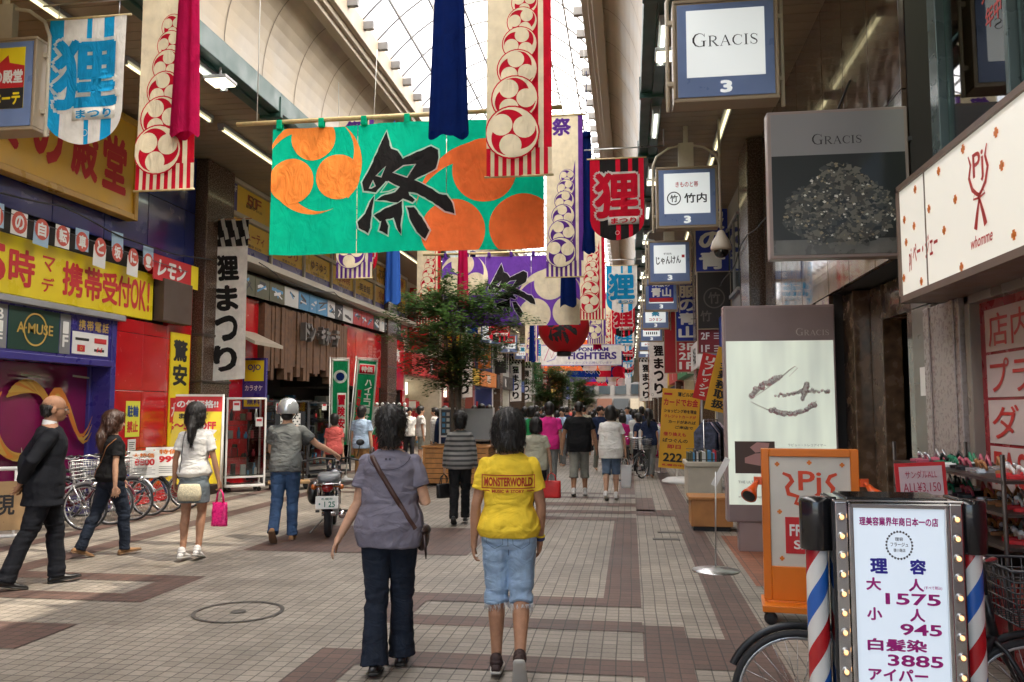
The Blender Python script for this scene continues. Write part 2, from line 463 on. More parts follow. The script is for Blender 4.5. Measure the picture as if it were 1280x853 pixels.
g = MB(); g.add([(-200, -60, 0), (200, -60, 0), (200, 400, 0), (-200, 400, 0)], [(0, 1, 2, 3)])
g.build("ground", TILE, kind='structure')
rects = [(.65, .96, YA, YB), (-6.42, -6.11, YA, YB),
         (-4.5, -1.84, 9.3, 11.4), (-2.05, .07, 7.1, 7.4), (-2.05, -1.75, 6.62, 7.1), (-2.05, .07, 6.33, 6.62), (-.25, .07, 7.4, 12.5),
         (-2.12, .07, 5.3, 5.62), (-2.12, -1.78, 4.0, 5.3), (.07, .38, 4.5, 6.52), (.38, .65, 5.5, 6.22),
         (-1.5, .07, 14.3, 14.8), (-1.5, .07, 13.3, 13.7), (-1.4, .07, 12.5, 12.85), (.07, .65, 13.1, 13.9),
         (-6.11, -4.49, 7.5, 7.8), (-4.49, -4.15, 6.7, 7.8), (-6.11, -4.49, 6.7, 6.98), (-6.11, -4.2, 5.3, 5.95), (-7.45, -7.2, YA, YB)]
for k in range(1, 9):
    o = k * 9.2
    rects += [(-4.5, -1.84, 9.3 + o, 11.4 + o), (-2.05, .07, 7.1 + o, 7.4 + o), (-2.05, .07, 6.33 + o, 6.62 + o), (-.25, .07, 7.4 + o, 12.5 + o),
              (.07, .38, 4.5 + o, 6.52 + o), (-6.11, -4.49, 7.5 + o, 7.8 + o), (-6.11, -4.49, 6.7 + o, 6.98 + o), (-4.49, -4.15, 6.7 + o, 7.8 + o)]
pb = MB()
for i, (a, b, c, d) in enumerate(rects):
    z = .004 + .0004 * (i % 5)
    pb.add([(a, c, z), (b, c, z), (b, d, z), (a, d, z)], [(0, 1, 2, 3)])
pb.build("paving_bands", TILEB, kind='structure')
rt = MB(); rt.add([(1.14, 8.1, .005), (XR, 8.1, .005), (XR, 11.2, .005), (1.14, 11.2, .005)], [(0, 1, 2, 3)])
rt.build("terracotta_paving", TILER, kind='structure')

# manhole, drain slots
mh = MB(); DK = mat("cast_iron", (.11, .10, .088), .6, .2, var=.3)
vs = []; fs = []
for (r0, r1) in ((.328, .362), (0.0, .06)):
    o = len(vs); n = 40
    for i in range(n):
        a = 2 * pi * i / n; vs += [(r0 * cos(a), r0 * sin(a), .007), (r1 * cos(a), r1 * sin(a), .007)]
    for i in range(n): j = (i + 1) % n; fs.append((o + 2 * i, o + 2 * i + 1, o + 2 * j + 1, o + 2 * j))
mh.add(vs, fs)
mh.bx(-.345, -.325, -.05, .05, .004, .008); mh.bx(.325, .345, -.05, .05, .004, .008)
tag(mh.build("manhole_cover", DK, loc=(-3.17, 6.5, 0)), "round manhole ring with a tiled cover set in the pale paving", "manhole cover")
for x0, y, lab in ((.34, 11.35, "dark slot drain in the paving, the one farther from the road sweep of tiles"), (.26, 10.75, "dark slot drain in the paving, the nearer of the two slots")):
    d = MB(); d.bx(0, .34, 0, .13, .002, .008)
    tag(d.build("drain_slot", DK, loc=(x0, y, 0)), lab, "drain", "drain slots in the paving")

# ---------------------------------------------------------------- arcade roof
roof = thing("arcade_roof", "long arcade roof with a glazed barrel skylight between cream coved panels", "roof", (0, 0, 0))
COVE = mat("cove_panel", (.40, .325, .225), .42, var=.22, vscale=1.3)
SEAM = mat("cove_seam", (.16, .12, .08), .6)
GREEN = paint("green_beam", (.025, .075, .06), .4)
RIB = paint("skylight_frame", (.20, .19, .18), .5)
BEAM = paint("cream_beam", (.40, .33, .245), .5)
SOF = mat("soffit_board", (.27, .205, .14), .55, var=.18, vscale=2.5)
def cove(xg, sgn, nm):
    mb = MB(); P = []
    for i in range(11):
        t = radians(78) * i / 10
        P.append((xg + sgn * .62 * (1 - cos(t)) / (1 - cos(radians(78))), 6.72 + 1.42 * sin(t) / sin(radians(78))))
    for i in range(10):
        (a, b), (c, d) = P[i], P[i + 1]
        mb.add([(a, YA, b), (a, YB, b), (c, YB, d), (c, YA, d)], [(0, 1, 2, 3)], 0, True)
        mb.add([(a - sgn * .12, YA, b + .1), (a - sgn * .12, YB, b + .1), (c - sgn * .12, YB, d + .1), (c - sgn * .12, YA, d + .1)], [(0, 1, 2, 3)], 0, True)
    y = YA + .6
    while y < 120:
        for i in range(10):
            (a, b), (c, d) = P[i], P[i + 1]
            e = sgn * .004
            mb.add([(a + e, y, b - .002), (a + e, y + .022, b - .002), (c + e, y + .022, d - .002), (c + e, y, d - .002)], [(0, 1, 2, 3)], 1, True)
        y += 1.22
    mb.build("cove_panel", [COVE, SEAM], roof)
    b = MB()
    x = xg + sgn * .6
    b.bx(x, x + sgn * .17, YA, YB, 8.02, 8.34); b.bx(x + sgn * .17, x + sgn * .25, YA, YB, 8.1, 8.3); b.bx(x + sgn * .25, x + sgn * .36, YA, YB, 8.2, 8.58)
    b.bx(x + sgn * .05, x + sgn * .30, YA, YB, 8.58, 8.7)
    b.build("ring_beam", BEAM, roof, .012)
    e = MB()
    e.bx(xg - sgn * .14, xg + sgn * .03, YA, YB, 6.44, 6.78); e.bx(xg - sgn * .3, xg - sgn * .14, YA, YB, 6.40, 6.5)
    y = YA
    while y < YB: e.bx(xg - sgn * .32, xg + sgn * .05, y, y + .09, 6.36, 6.7); y += 3.05
    e.build("edge_beam", GREEN, roof, .01)
cove(GL, 1, "a"); cove(GR, -1, "b")
def soffit(x0, x1):
    mb = MB(); y = YA
    while y < YB:
        w = .235 if y < 60 else 1.0
        mb.bx(x0, x1, y, y + w - .016, ZS, ZS + .03); y += w
    mb.bx(x0, x1, YA, YB, ZS + .035, ZS + .5)
    mb.build("soffit", SOF, roof)
soffit(XL - .6, GL - .3); soffit(GR + .3, XR + .6)
GX0, GX1 = -4.72, -.64
def arc(t): return (GX0 + (GX1 - GX0) * t, 8.58 + 1.15 * (1 - (2 * t - 1) ** 2))
sk = MB(); N = 16
for i in range(N):
    (a, b), (c, d) = arc(i / N), arc((i + 1) / N)
    sk.add([(a, YA, b), (a, YB, b), (c, YB, d), (c, YA, d)], [(0, 1, 2, 3)], 0, True)
m = bpy.data.materials.new("frosted_glazing"); m.use_nodes = True; nt = m.node_tree; nt.nodes.remove(nt.nodes["Principled BSDF"])
t1 = nt.nodes.new("ShaderNodeBsdfTransparent"); t1.inputs[0].default_value = (.98, .955, .90, 1)
t2 = nt.nodes.new("ShaderNodeBsdfTranslucent"); t2.inputs[0].default_value = (.95, .93, .89, 1)
ms = nt.nodes.new("ShaderNodeMixShader")
gn = nt.nodes.new("ShaderNodeTexNoise"); gn.inputs["Scale"].default_value = .55; gn.inputs["Detail"].default_value = 5
gr_ = nt.nodes.new("ShaderNodeMapRange"); gr_.inputs[1].default_value = .35; gr_.inputs[2].default_value = .65; gr_.inputs[3].default_value = .72; gr_.inputs[4].default_value = .90
tcn = nt.nodes.new("ShaderNodeTexCoord"); nt.links.new(tcn.outputs["Object"], gn.inputs["Vector"]); nt.links.new(gn.outputs[0], gr_.inputs[0]); nt.links.new(gr_.outputs[0], ms.inputs[0])
nt.links.new(t1.outputs[0], ms.inputs[1]); nt.links.new(t2.outputs[0], ms.inputs[2]); nt.links.new(ms.outputs[0], nt.nodes["Material Output"].inputs[0])
sk.build("skylight_glazing", m, roof)
fr = MB()
y = YA
while y < YB:
    P = [arc(i / 14) for i in range(15)]
    fr.tube([(a, y, b - .03) for a, b in P], .02, 6)
    for (a, b), s in ((P[0], 1), (P[-1], -1)): fr.bx(a - .02, a + s * .26, y - .05, y + .05, b - .17, b - .03)
    y += .86 if y < 70 else 1.72
for t in (.12, .25, .375, .5, .625, .75, .88):
    a, b = arc(t); fr.bx(a - .017, a + .017, YA, YB, b - .07, b - .02)
fr.build("skylight_frame", RIB, roof)

# lamps under the roof
TUBE = mat("lit_tube", (.9, .95, .85), .4, emit=1.1, ecol=(.92, 1., .82))
WARM = mat("lit_tube_warm", (.9, .85, .6), .4, emit=.45, ecol=(1., .88, .5))
def lamp(x, y, z, ln, m, lab, grp):
    t = thing("ceiling_lamp", lab, "lamp", (x, y, z), 0, grp)
    a = MB(); a.bx(-.06, .06, 0, ln, .03, .09); a.bx(-.05, .05, 0, .03, -.03, .03); a.bx(-.05, .05, ln - .03, ln, -.03, .03); a.build("lamp_housing", GREYM, t)
    b = MB(); b.tube([(0, .03, 0), (0, ln - .03, 0)], .024, 8); b.build("lamp_tube", m, t)
    return t
P0 = lamp(GL - .22, 0, 6.3, 1.25, TUBE, "white fluorescent tube under the green beam on the discount store side", "tube lamps under the discount store side beam")
lamps = []
for i in range(26):
    y = -3 + i * 3.05
    (P0 if i == 0 else copy_tree(P0)).location = (GL - .22, y + .6, 6.3)
P1 = lamp(GR + .22, 0, 6.3, 1.25, TUBE, "white fluorescent tube under the green beam on the barber sign side", "tube lamps under the barber side beam")
for i in range(26): (P1 if i == 0 else copy_tree(P1)).location = (GR + .22, -3 + i * 3.05 + .6, 6.3)
P2 = lamp(-6.9, 0, 6.47, 2.4, WARM, "long yellowish tube lamp on the brown soffit over the discount store side", "soffit tube lamps over the discount store side")
for i in range(18): (P2 if i == 0 else copy_tree(P2)).location = (-6.9, 2 + i * 2.75, 6.44)
P3 = lamp(1.62, 0, 6.47, 2.4, WARM, "long yellowish tube lamp on the brown soffit over the blue box signs", "soffit tube lamps over the blue box signs")
for i in range(18): (P3 if i == 0 else copy_tree(P3)).location = (1.62, 2 + i * 2.75, 6.44)
PAN = mat("lit_panel", (.95, .92, .75), .4, emit=.7, ecol=(1., .92, .65))
def panel_lamp():
    t = thing("panel_lamp", "square lit panel lamp hung at the green beam", "lamp", (0, 0, 0), 0, "square panel lamps along the green beams")
    a = MB(); a.bx(-.17, .17, -.17, .17, .02, .07); a.bx(-.015, .015, -.015, .015, .1, .3); a.build("lamp_housing", GREYM, t, .01)
    b = MB(); b.bx(-.15, .15, -.15, .15, 0, .02); b.build("diffuser", PAN, t)
    return t
PL = panel_lamp()
first = True
for i in range(9):
    for x, lab in ((GL - .05, "square lit panel lamp hung at the green beam on the discount store side"), (GR + .3, "square lit panel lamp hung at the green beam above the blue box signs")):
        q = PL if first else copy_tree(PL); first = False
        q.location = (x, 10.6 + i * 6.1, 6.2); q['label'] = lab; q['group'] = "square panel lamps " + ("discount store side" if x < -1 else "box sign side")

# ---------------------------------------------------------------- facade helper
class Facade:
    """a building front; local x runs along the front as read from the street, -y points at the street"""
    def __init__(s, name, label, side, y0, y1, cat="building"):
        s.side = side; s.y0, s.y1 = y0, y1
        if side < 0: s.t = thing(name, label, cat, (XL, y0, 0), pi / 2)
        else: s.t = thing(name, label, cat, (XR, y1, 0), -pi / 2)
        s.w = y1 - y0
    def u(s, y): return y - s.y0 if s.side < 0 else s.y1 - y
    def box(s, mb, ya, yb, out0, out1, z0, z1, mi=0): mb.bx(s.u(ya), s.u(yb), -out1, -out0, z0, z1, mi)

# ---- left: discount store, first bay
NAVY = mat("navy_cladding", (.012, .02, .13), .18, var=.15, vscale=2, coat=.3)
REDG = mat("red_gloss_panel", (.50, .008, .014), .16, var=.05, coat=.5)
YEL = paint("yellow_sign", (.82, .64, .02), .35); GOLD = paint("golden_sign", (.70, .40, .03), .4); GOLDF = paint("golden_frame", (.50, .28, .04), .35)
MAG = mat("magenta_window_film", (.20, .012, .075), .12, var=.2, vscale=1.2, coat=.6)
PURP = paint("purple_frame", (.045, .035, .22), .3)
GRANITE = mat("brown_granite", (.085, .052, .036), .25, var=.35, vscale=40, coat=.2)
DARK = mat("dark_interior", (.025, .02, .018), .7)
GRY = paint("grey_panel", (.22, .22, .23), .5)
GRN = paint("bottle_green", (.012, .05, .035), .4)
A = Facade("discount_store_front", "navy and red discount store front with magenta windows and a yellow phone sign", -1, -12, 14.78)
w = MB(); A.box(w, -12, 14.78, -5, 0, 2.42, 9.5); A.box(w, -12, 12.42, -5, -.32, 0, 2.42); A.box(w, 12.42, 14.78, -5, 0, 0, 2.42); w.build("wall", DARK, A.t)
w = MB(); A.box(w, -12, 12.3, -.3, -.26, .3, 2.32)
y = -12 + 1.3
w.build("window", MAG, A.t)
f = MB()
for y in (-6, -3, 0, 3, 6, 8.6, 12.24): A.box(f, y, y + .07, -.3, -.2, .3, 2.33)
A.box(f, -12, 12.32, .0, .13, 2.32, 2.42); A.box(f, -12, 12.3, -.3, -.14, .0, .3); A.box(f, 12.3, 12.42, -.3, .12, 0, 3.1); A.box(f, -12, 12.3, -.3, 0, 2.33, 2.4)
f.build("window_frame", PURP, A.t, .01)
# cheerful abstract window print: ochre ribbons and a pale panel
pr = MB(); ux = A.u(10.75)
OCH = mat("ochre_print", (.42, .20, .03), .4); PALE = mat("pale_print", (.42, .40, .30), .4); ORG = mat("orange_print", (.52, .16, .02), .4)
rp_ = random.Random(21)
for k in range(26):
    a0 = 2.6 - k * .2; r0 = .34 + .012 * k
    stroke(pr, [(ux + r0 * cos(a0 - .16 * j) * 1.05 + .02 * j, 1.62 + r0 * sin(a0 - .16 * j) * 1.1 - .012 * j) for j in range(9)], [.02, .07, .10, .12, .12, .11, .09, .06, .02], rp_.choice([0, 0, 2, 3]), .196 - .0006 * k)
for j in range(3): stroke(pr, [(ux + .45 + .1 * i, 1.35 + .06 * j + .42 * sin(i * .5 + .2 * j) + .02 * i) for i in range(12)], [.03, .09, .1, .1, .09, .09, .08, .07, .06, .05, .03, .01], (0, 3, 2)[j], .178 - .001 * j)
for k in range(14): circle(pr, ux - .75 + rp_.uniform(-.35, .3), .55 + rp_.uniform(0, 1.2), rp_.uniform(.03, .12), rp_.choice([1, 2, 0]), .176 - .001 * k, 18)
for k in range(5): stroke(pr, [(ux + .1 + .12 * k, .4), (ux + .05 + .14 * k, .8), (ux - .02 + .15 * k, 1.1)], [.09, .07, .01], 1, .16 - .001 * k)
for k in range(3): stroke(pr, [(ux - 1.2 + k * 1.1, 2.1 + .03 * k), (ux - .8 + k * 1.1, 2.08 + .03 * k)], .03, 1, .155)
pr.build("window_print", [OCH, PALE, ORG, mat("straw_print", (.50, .30, .06), .4)], A.t)
# floor guide strip
st = MB(); A.box(st, -12, 12.3, 0, .1, 2.42, 3.08); st.build("guide_strip", PURP, A.t)
gs = MB()
u = A.u
def pan(mb, ya, yb, z0, z1, out, mi): mb.bx(u(ya), u(yb), -out, -.1, z0, z1, mi)
pan(gs, 9.6, 10.02, 2.46, 3.05, .106, 0); pan(gs, 10.04, 11.05, 2.46, 3.05, .108, 1); pan(gs, 11.07, 11.3, 2.46, 3.05, .106, 0); pan(gs, 11.32, 12.22, 2.46, 3.05, .107, 2); pan(gs, 11.34, 12.2, 2.48, 2.82, .113, 3)
pan(gs, 7.0, 9.55, 2.46, 3.05, .108, 1)
gs.build("guide_panels", [GRY, GRN, PURP, WHITE], A.t)
lt = MB(); yy = -.116
vtext(lt, "B1F", u(9.88), 3.0, 2.5, .12, 0, yy, .03); vtext(lt, "1F", u(11.18), 2.95, 2.55, .13, 0, yy, .03)
text(lt, "A·MUSE", u(10.55), 2.77, .72, .15, 1, yy, .02); ring(lt, u(10.55), 2.76, .21, .235, 1, yy - .001)
for i in range(4): text(lt, "携帯電話"[i], u(11.55) + i * .19, 2.93, .16, .16, 1, yy, .015)
for (a, b, c, d, m_) in ((11.4, 11.72, 2.69, 2.73, 2), (11.85, 12.15, 2.67, 2.75, 3), (11.45, 11.63, 2.52, 2.62, 3), (11.85, 12.1, 2.54, 2.58, 2)):
    lt.poly([(u(a), c), (u(b), c), (u(b), d), (u(a), d)], yy - .002, m_)
text(lt, "H", u(11.98), 2.57, .12, .08, 3, yy - .004, .02, slant=.3); ring(lt, u(11.54), 2.57, .018, .03, 1, yy - .005, 14)
lt.build("guide_lettering", [WHITE, paint("gold_letter", (.55, .36, .08), .4), INK, REDINK], A.t)
aw = MB(); A.box(aw, -12, 12.5, 0, .22, 3.08, 3.17); aw.build("awning_rail", GREYM, A.t, .01)
ys = MB(); A.box(ys, -12, 13.37, .02, .14, 3.19, 4.0); ys.build("yellow_sign_board", YEL, A.t, .008)
lt = MB(); yy = -.145
s = "15時マテ携帯受付OK!"
xs = [(9.35, '1', .3), (9.72, '5', .36), (10.2, '時', .5), (11.25, '携', .46), (11.73, '帯', .44), (12.15, '受', .4), (12.52, '付', .38), (12.82, 'O', .22), (13.05, 'K', .2), (13.22, '!', .07)]
for yc, c, ww in xs: text(lt, c, u(yc), 3.58, ww, .52, 0, yy, .035)
text(lt, "マ", u(10.72), 3.72, .26, .22, 0, yy, .02); text(lt, "デ", u(10.72), 3.42, .26, .22, 0, yy, .02)
for k, c in enumerate("年中無休"): text(lt, c, u(6.9 + k * .6), 3.58, .5, .52, 0, yy, .035)
lt.build("yellow_sign_lettering", REDINK, A.t)
nv = MB()
for y in np.arange(-12, 14.7, 1.2): A.box(nv, y + .008, min(y + 1.192, 14.76), 0, .1, 4.36, 5.4); A.box(nv, y + .008, min(y + 1.192, 14.76), 0, .1, 5.41, 6.5)
nv.build("navy_cladding", NAVY, A.t, .004)
rp = MB()
for (a, b) in ((12.44, 13.18), (13.19, 13.93), (13.94, 14.76)):
    for z0, z1 in ((.02, .98), (.99, 1.95), (1.96, 2.92), (2.93, 3.15 if a < 13.3 else 3.9)):
        A.box(rp, a, b, 0, .1, z0, z1)
A.box(rp, 13.4, 14.76, .0, .1, 3.91, 4.34)
rp.build("red_panels", REDG, A.t, .004)
db = MB(); A.box(db, 13.45, 14.4, .1, .3, 3.2, 3.95); db.build("vent_box", paint("rusty_brown", (.09, .06, .045), .6), A.t, .01)
pd = thing("poster", "small yellow no bicycle parking poster on the red panels", "poster", (XL + .106, 12.95, 1.48), pi / 2)
q = MB(); q.bx(-.2, .2, -.004, 0, -.3, .3); q.build("sheet", mat("lime_paper", (.72, .70, .06), .6), pd)
q = MB(); text(q, "駐輪", 0, .13, .32, .2, 0, -.006, .05); text(q, "禁止", 0, -.13, .32, .2, 1, -.006, .05); q.build("lettering", [mat("blue_ink", (.01, .05, .2), .6), REDINK], pd)
pd = thing("poster", "tiny white notice under the lime poster on the red panels", "poster", (XL + .106, 12.95, 1.0), pi / 2)
q = MB(); q.bx(-.11, .11, -.004, 0, -.16, .14); q.build("sheet", WHITE, pd)
q = MB()
for k in range(6): q.bx(-.08, .08 - .02 * (k % 3), -.006, -.0045, .08 - k * .035, .092 - k * .035)
q.build("lettering", INK, pd)
pd = thing("poster", "tall yellow sale poster strip beside the brown pillar", "poster", (XL + .106, 14.35, 1.95), pi / 2)
q = MB(); q.bx(-.33, .33, -.02, 0, -1.0, 1.1); q.build("sheet", YEL, pd)
q = MB(); vtext(q, "驚安", 0, 1.0, .1, .5, 0, -.023, .05); q.bx(-.3, .3, -.024, -.021, -.55, -.1, 1); text(q, "大特価", 0, -.32, .52, .25, 2, -.026, .04); text(q, "SALE", 0, -.78, .5, .26, 0, -.023, .05)
q.build("lettering", [INK, REDINK, WHITE], pd)

# the large golden board, hung proud of the wall
dn = thing("golden_signboard", "large golden signboard with red characters on the navy wall", "sign", (XL + .12, 12.46, 4.86), pi / 2)
q = MB(); q.bx(-8, 0, -.16, 0, 0, 1.48); q.build("board", GOLD, dn)
q = MB(); q.bx(-8, 0, -.2, 0, -.1, .0); q.bx(-8, 0, -.2, 0, 1.48, 1.58); q.bx(0, .1, -.2, 0, -.1, 1.58); q.build("frame", GOLDF, dn, .012)
q = MB()
for k, (c, x) in enumerate((("堂", -.52), ("殿", -1.25), ("の", -2.05), ("安", -2.9), ("激", -3.8))): text(q, c, x, .70, .62, .92, 0, -.165, .05)
q.build("lettering", REDINK, dn)

# garland of paper tags over the yellow sign
gl = thing("paper_garland", "garland of red and white paper tags over the yellow sign", "garland", (XL + .3, 9.0, 4.2), pi / 2)
q = MB(); q.tube([(-2, 0, .12), (1, 0, .02), (5.2, 0, -.02)], .008, 5); q.build("string", DARKM, gl)
for i, c in enumerate("本日の自転車と坂に!"):
    x = .05 + i * .43
    q = MB(); q.bx(x - .15, x + .15, -.004, 0, -.22, .1, 1 if i % 2 else 0, Mx.Rotation(random.uniform(-.06, .06), 4, 'Y'))
    circle(q, x, -.06, .14, 2, -.008, 18, .15); text(q, c, x, -.06, .17, .2, 3, -.0105, .05)
    q.build("paper_tag", [WHITE, mat("pale_blue_paper", (.35, .5, .65), .7), mat("coral_paper", (.58, .10, .07), .7), WHITE], gl)
ps = thing("banner_strip", "red picture strip with white scribbled letters beside the paper garland", "banner", (XL + .25, 13.9, 4.1), pi / 2)
q = MB(); q.bx(-.75, .75, -.01, 0, -.2, .24); q.bx(.5, .75, -.013, -.0105, -.2, .24, 2); text(q, "レモン", -.15, .02, .9, .3, 1, -.013, .06, slant=.2); q.build("sheet", [REDINK, WHITE, YEL], ps)

# ---- left: second bay with yellow tenant boards, timber porch, red panels
B = Facade("tenant_building_front", "red shop front with a rough timber porch under rows of yellow tenant boards", -1, 15.95, 30.0)
u = B.u
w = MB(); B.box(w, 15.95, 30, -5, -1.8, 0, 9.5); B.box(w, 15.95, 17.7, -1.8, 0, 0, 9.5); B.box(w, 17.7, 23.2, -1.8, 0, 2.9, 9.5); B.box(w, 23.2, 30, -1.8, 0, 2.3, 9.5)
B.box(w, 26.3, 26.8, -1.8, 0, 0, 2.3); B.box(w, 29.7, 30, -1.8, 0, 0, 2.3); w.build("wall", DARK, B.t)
f = MB(); B.box(f, 16.0, 29.8, 0, .22, 4.86, 4.98); B.box(f, 16.0, 29.8, 0, .22, 5.72, 5.82); B.box(f, 16.0, 29.8, 0, .22, 6.44, 6.53)
nb = 7
for i in range(nb + 1): yy = 16.0 + i * 13.7 / nb; B.box(f, yy, yy + .09, 0, .22, 4.86, 6.53)
B.box(f, 15.97, 29.9, .0, .55, 4.72, 4.86); f.build("board_frame", paint("pale_frame", (.50, .46, .38), .45), B.t, .01)
bd = MB(); lt = MB(); cols = [0, 0, 0, 1, 0, 0, 2]
names = ["5F", "サン", "カラオケ", "CAFE", "美容室", "サロン", "居酒屋"]; names2 = ["ビューティ", "まつり", "ゆうゆう", "整体院", "英会話", "写真館", "酒場"]
for i in range(nb):
    a = 16.0 + i * 13.7 / nb + .1; b = a + 13.7 / nb - .12
    for (z0, z1, nm) in ((5.0, 5.7, names2[i]), (5.84, 6.42, names[i])):
        B.box(bd, a, b, .0, .16, z0, z1, random.choice([0, 0, 0, 1]))
        B.box(bd, a, a + .22, .16, .166, z0, z1, 2) if z0 > 5.5 else B.box(bd, a, b, .16, .166, z0, z0 + .17, 2)
        text(lt, nm, u((a + b) / 2 + .1), (z0 + z1) / 2 + .08, min(1.1, .36 * len(nm)), .24, random.choice([0, 0, 1]), -.17, .03)
        text(lt, "営業中 0120", u((a + b) / 2 + .1), z0 + .22, .8, .07, 0, -.17, .02)
    text(lt, str(5 - i % 4) + "F", u(a + .11), 6.3, .16, .14, 2, -.17, .03)
ring(lt, u(16.95), 6.2, .1, .13, 0, -.172, 20); ring(lt, u(17.15), 6.2, .1, .13, 0, -.173, 20)
bd.build("tenant_board", [paint("tenant_yellow", (.78, .50, .05), .35), paint("tenant_amber", (.72, .40, .05), .35), PURP], B.t)
lt.build("tenant_lettering", [paint("brown_letter", (.12, .05, .03), .5), paint("rust_letter", (.4, .08, .02), .5), WHITE], B.t)
rp = MB()
for z0, z1 in ((.02, 1.3), (1.31, 2.6), (2.61, 4.1)): B.box(rp, 16.0, 17.66, 0, .08, z0, z1)
for a in np.arange(23.3, 29.9, 1.1):
    B.box(rp, a, min(a + 1.09, 29.95), 0, .08, 2.35, 3.2); B.box(rp, a, min(a + 1.09, 29.95), 0, .08, 3.21, 4.15)
B.box(rp, 26.3, 26.8, 0, .09, 0, 2.34); B.box(rp, 29.7, 30, 0, .09, 0, 2.34)
rp.build("red_panels", REDG, B.t, .004)
tp = MB(); PLANK = mat("rough_timber", (.15, .075, .04), .75, var=.35, vscale=8, bump=.3, bscale=30)
y = 17.7
while y < 23.2:
    wd = random.uniform(.13, .22); B.box(tp, y, y + wd - .012, .02 + random.uniform(0, .05), .2 + random.uniform(0, .05), 2.75 - random.uniform(0, .45), 4.05 + random.uniform(-.03, .05)); y += wd
tp.build("timber_porch", PLANK, B.t, .006)
lg = MB()
for i, c in enumerate("ドン.キホーテ"):
    text(lg, c, u(19.75) + i * .36, 3.58, .31 if c not in '.ー' else (.06 if c == '.' else .3), .46 if c not in '.ー' else .07, 0, -.42, .05)
bm_ = MB(); bm_.v = lg.v + [(a, b + .14, c) for a, b, c in lg.v]; n_ = len(lg.v)
bm_.f = lg.f + [tuple(i + n_ for i in f_[::-1]) for f_ in lg.f]; 
from collections import Counter
ec = Counter()
for f_ in lg.f:
    for i in range(len(f_)): ec[(f_[i], f_[(i + 1) % len(f_)])] += 1
for (a, b) in list(ec):
    if (b, a) not in ec: bm_.f.append((b, a, a + n_, b + n_))
bm_.m = [0] * len(bm_.f); bm_.s = [False] * len(bm_.f)
bm_.build("raised_lettering", paint("pewter_letter", (.20, .19, .18), .4, metal=.4), B.t)
gb = MB(); PAL = [mat("sky_blue_card", (.08, .3, .55), .5), mat("white_card", (.7, .7, .68), .5), mat("red_card", (.5, .03, .04), .5), mat("black_card", (.03, .03, .035), .5), mat("olive_card", (.10, .10, .05), .5)]
y = 16.4; k = 0; seq = [4, 4, 4, 1, 0, 0, 0, 1, 3, 1, 2, 2, 2, 3, 1, 3, 1, 3, 2, 2]
while y < 29.5:
    wd = random.uniform(.5, .9); z = 4.05 + (y - 16) * .012
    B.box(gb, y, y + wd - .03, .22, .26, z + .05, z + .5, seq[k % 20])
    for q in range(4): stroke(gb, [(u(y) + wd * random.uniform(.1, .4), z + random.uniform(.12, .42)), (u(y) + wd * random.uniform(.5, .9), z + random.uniform(.12, .42))], random.uniform(.03, .08), random.choice([1, 3, 1, 0]), -.263 - .001 * q)
    y += wd; k += 1
gb.build("picture_strip", PAL, B.t)
tx = MB(); text(tx, "狸まつり", u(26.5), 3.5, 1.8, .45, 0, -.085, .04); text(tx, "大安売", u(28.6), 3.6, 1.3, .5, 1, -.085, .04)
tx.build("panel_lettering", [paint("dull_rose", (.55, .12, .1), .4), WHITE], B.t)
# goods in the dim openings
gd = MB()
for i in range(170):
    y = random.uniform(17.9, 29.4)
    if 26.2 < y < 26.9: continue
    z = random.choice([.15, .55, .95, 1.35, 1.75]); s = random.uniform(.1, .3)
    B.box(gd, y, y + s, -1.75, -1.3 - random.uniform(0, .2), z, z + random.uniform(.12, .34), random.randrange(5))
for z in (.12, .52, .92, 1.32, 1.72): B.box(gd, 17.8, 26.2, -1.78, -1.2, z - .03, z, 3); B.box(gd, 26.9, 29.6, -1.78, -1.2, z - .03, z, 3)
gd.build("shelf_goods", PAL, B.t)
aw = MB(); aw.add([(u(16.1), -.1, 3.35), (u(17.5), -.1, 3.35), (u(17.5), -.75, 3.05), (u(16.1), -.75, 3.05), (u(16.1), -.1, 3.3), (u(17.5), -.1, 3.3), (u(17.5), -.75, 2.98), (u(16.1), -.75, 2.98)],
       [(0, 1, 2, 3), (7, 6, 5, 4), (3, 2, 6, 7), (0, 3, 7, 4), (1, 5, 6, 2)]); aw.build("awning", paint("beige_awning", (.42, .36, .28), .6), B.t)
ts = thing("hanging_sign", "small yellow and purple shop sign by the red pillar of the timber porch", "sign", (XL + .35, 17.0, 2.2), 0)
q = MB(); q.bx(-.26, .26, -.05, .05, -.55, .55, 1); q.bx(-.22, .22, -.056, -.05, .05, .5, 0); q.bx(-.22, .22, -.056, -.05, -.5, -.3, 0); q.bx(-.32, -.26, -.02, .02, .3, .36, 1); q.build("panel", [YEL, PURP], ts)
q = MB(); text(q, "OJO", 0, .33, .3, .16, 0, -.06, .03); text(q, "カラオケ", 0, -.1, .4, .12, 1, -.06, .03); text(q, "無料", 0, -.4, .3, .12, 0, -.06, .03); q.build("lettering", [PURP, WHITE], ts)

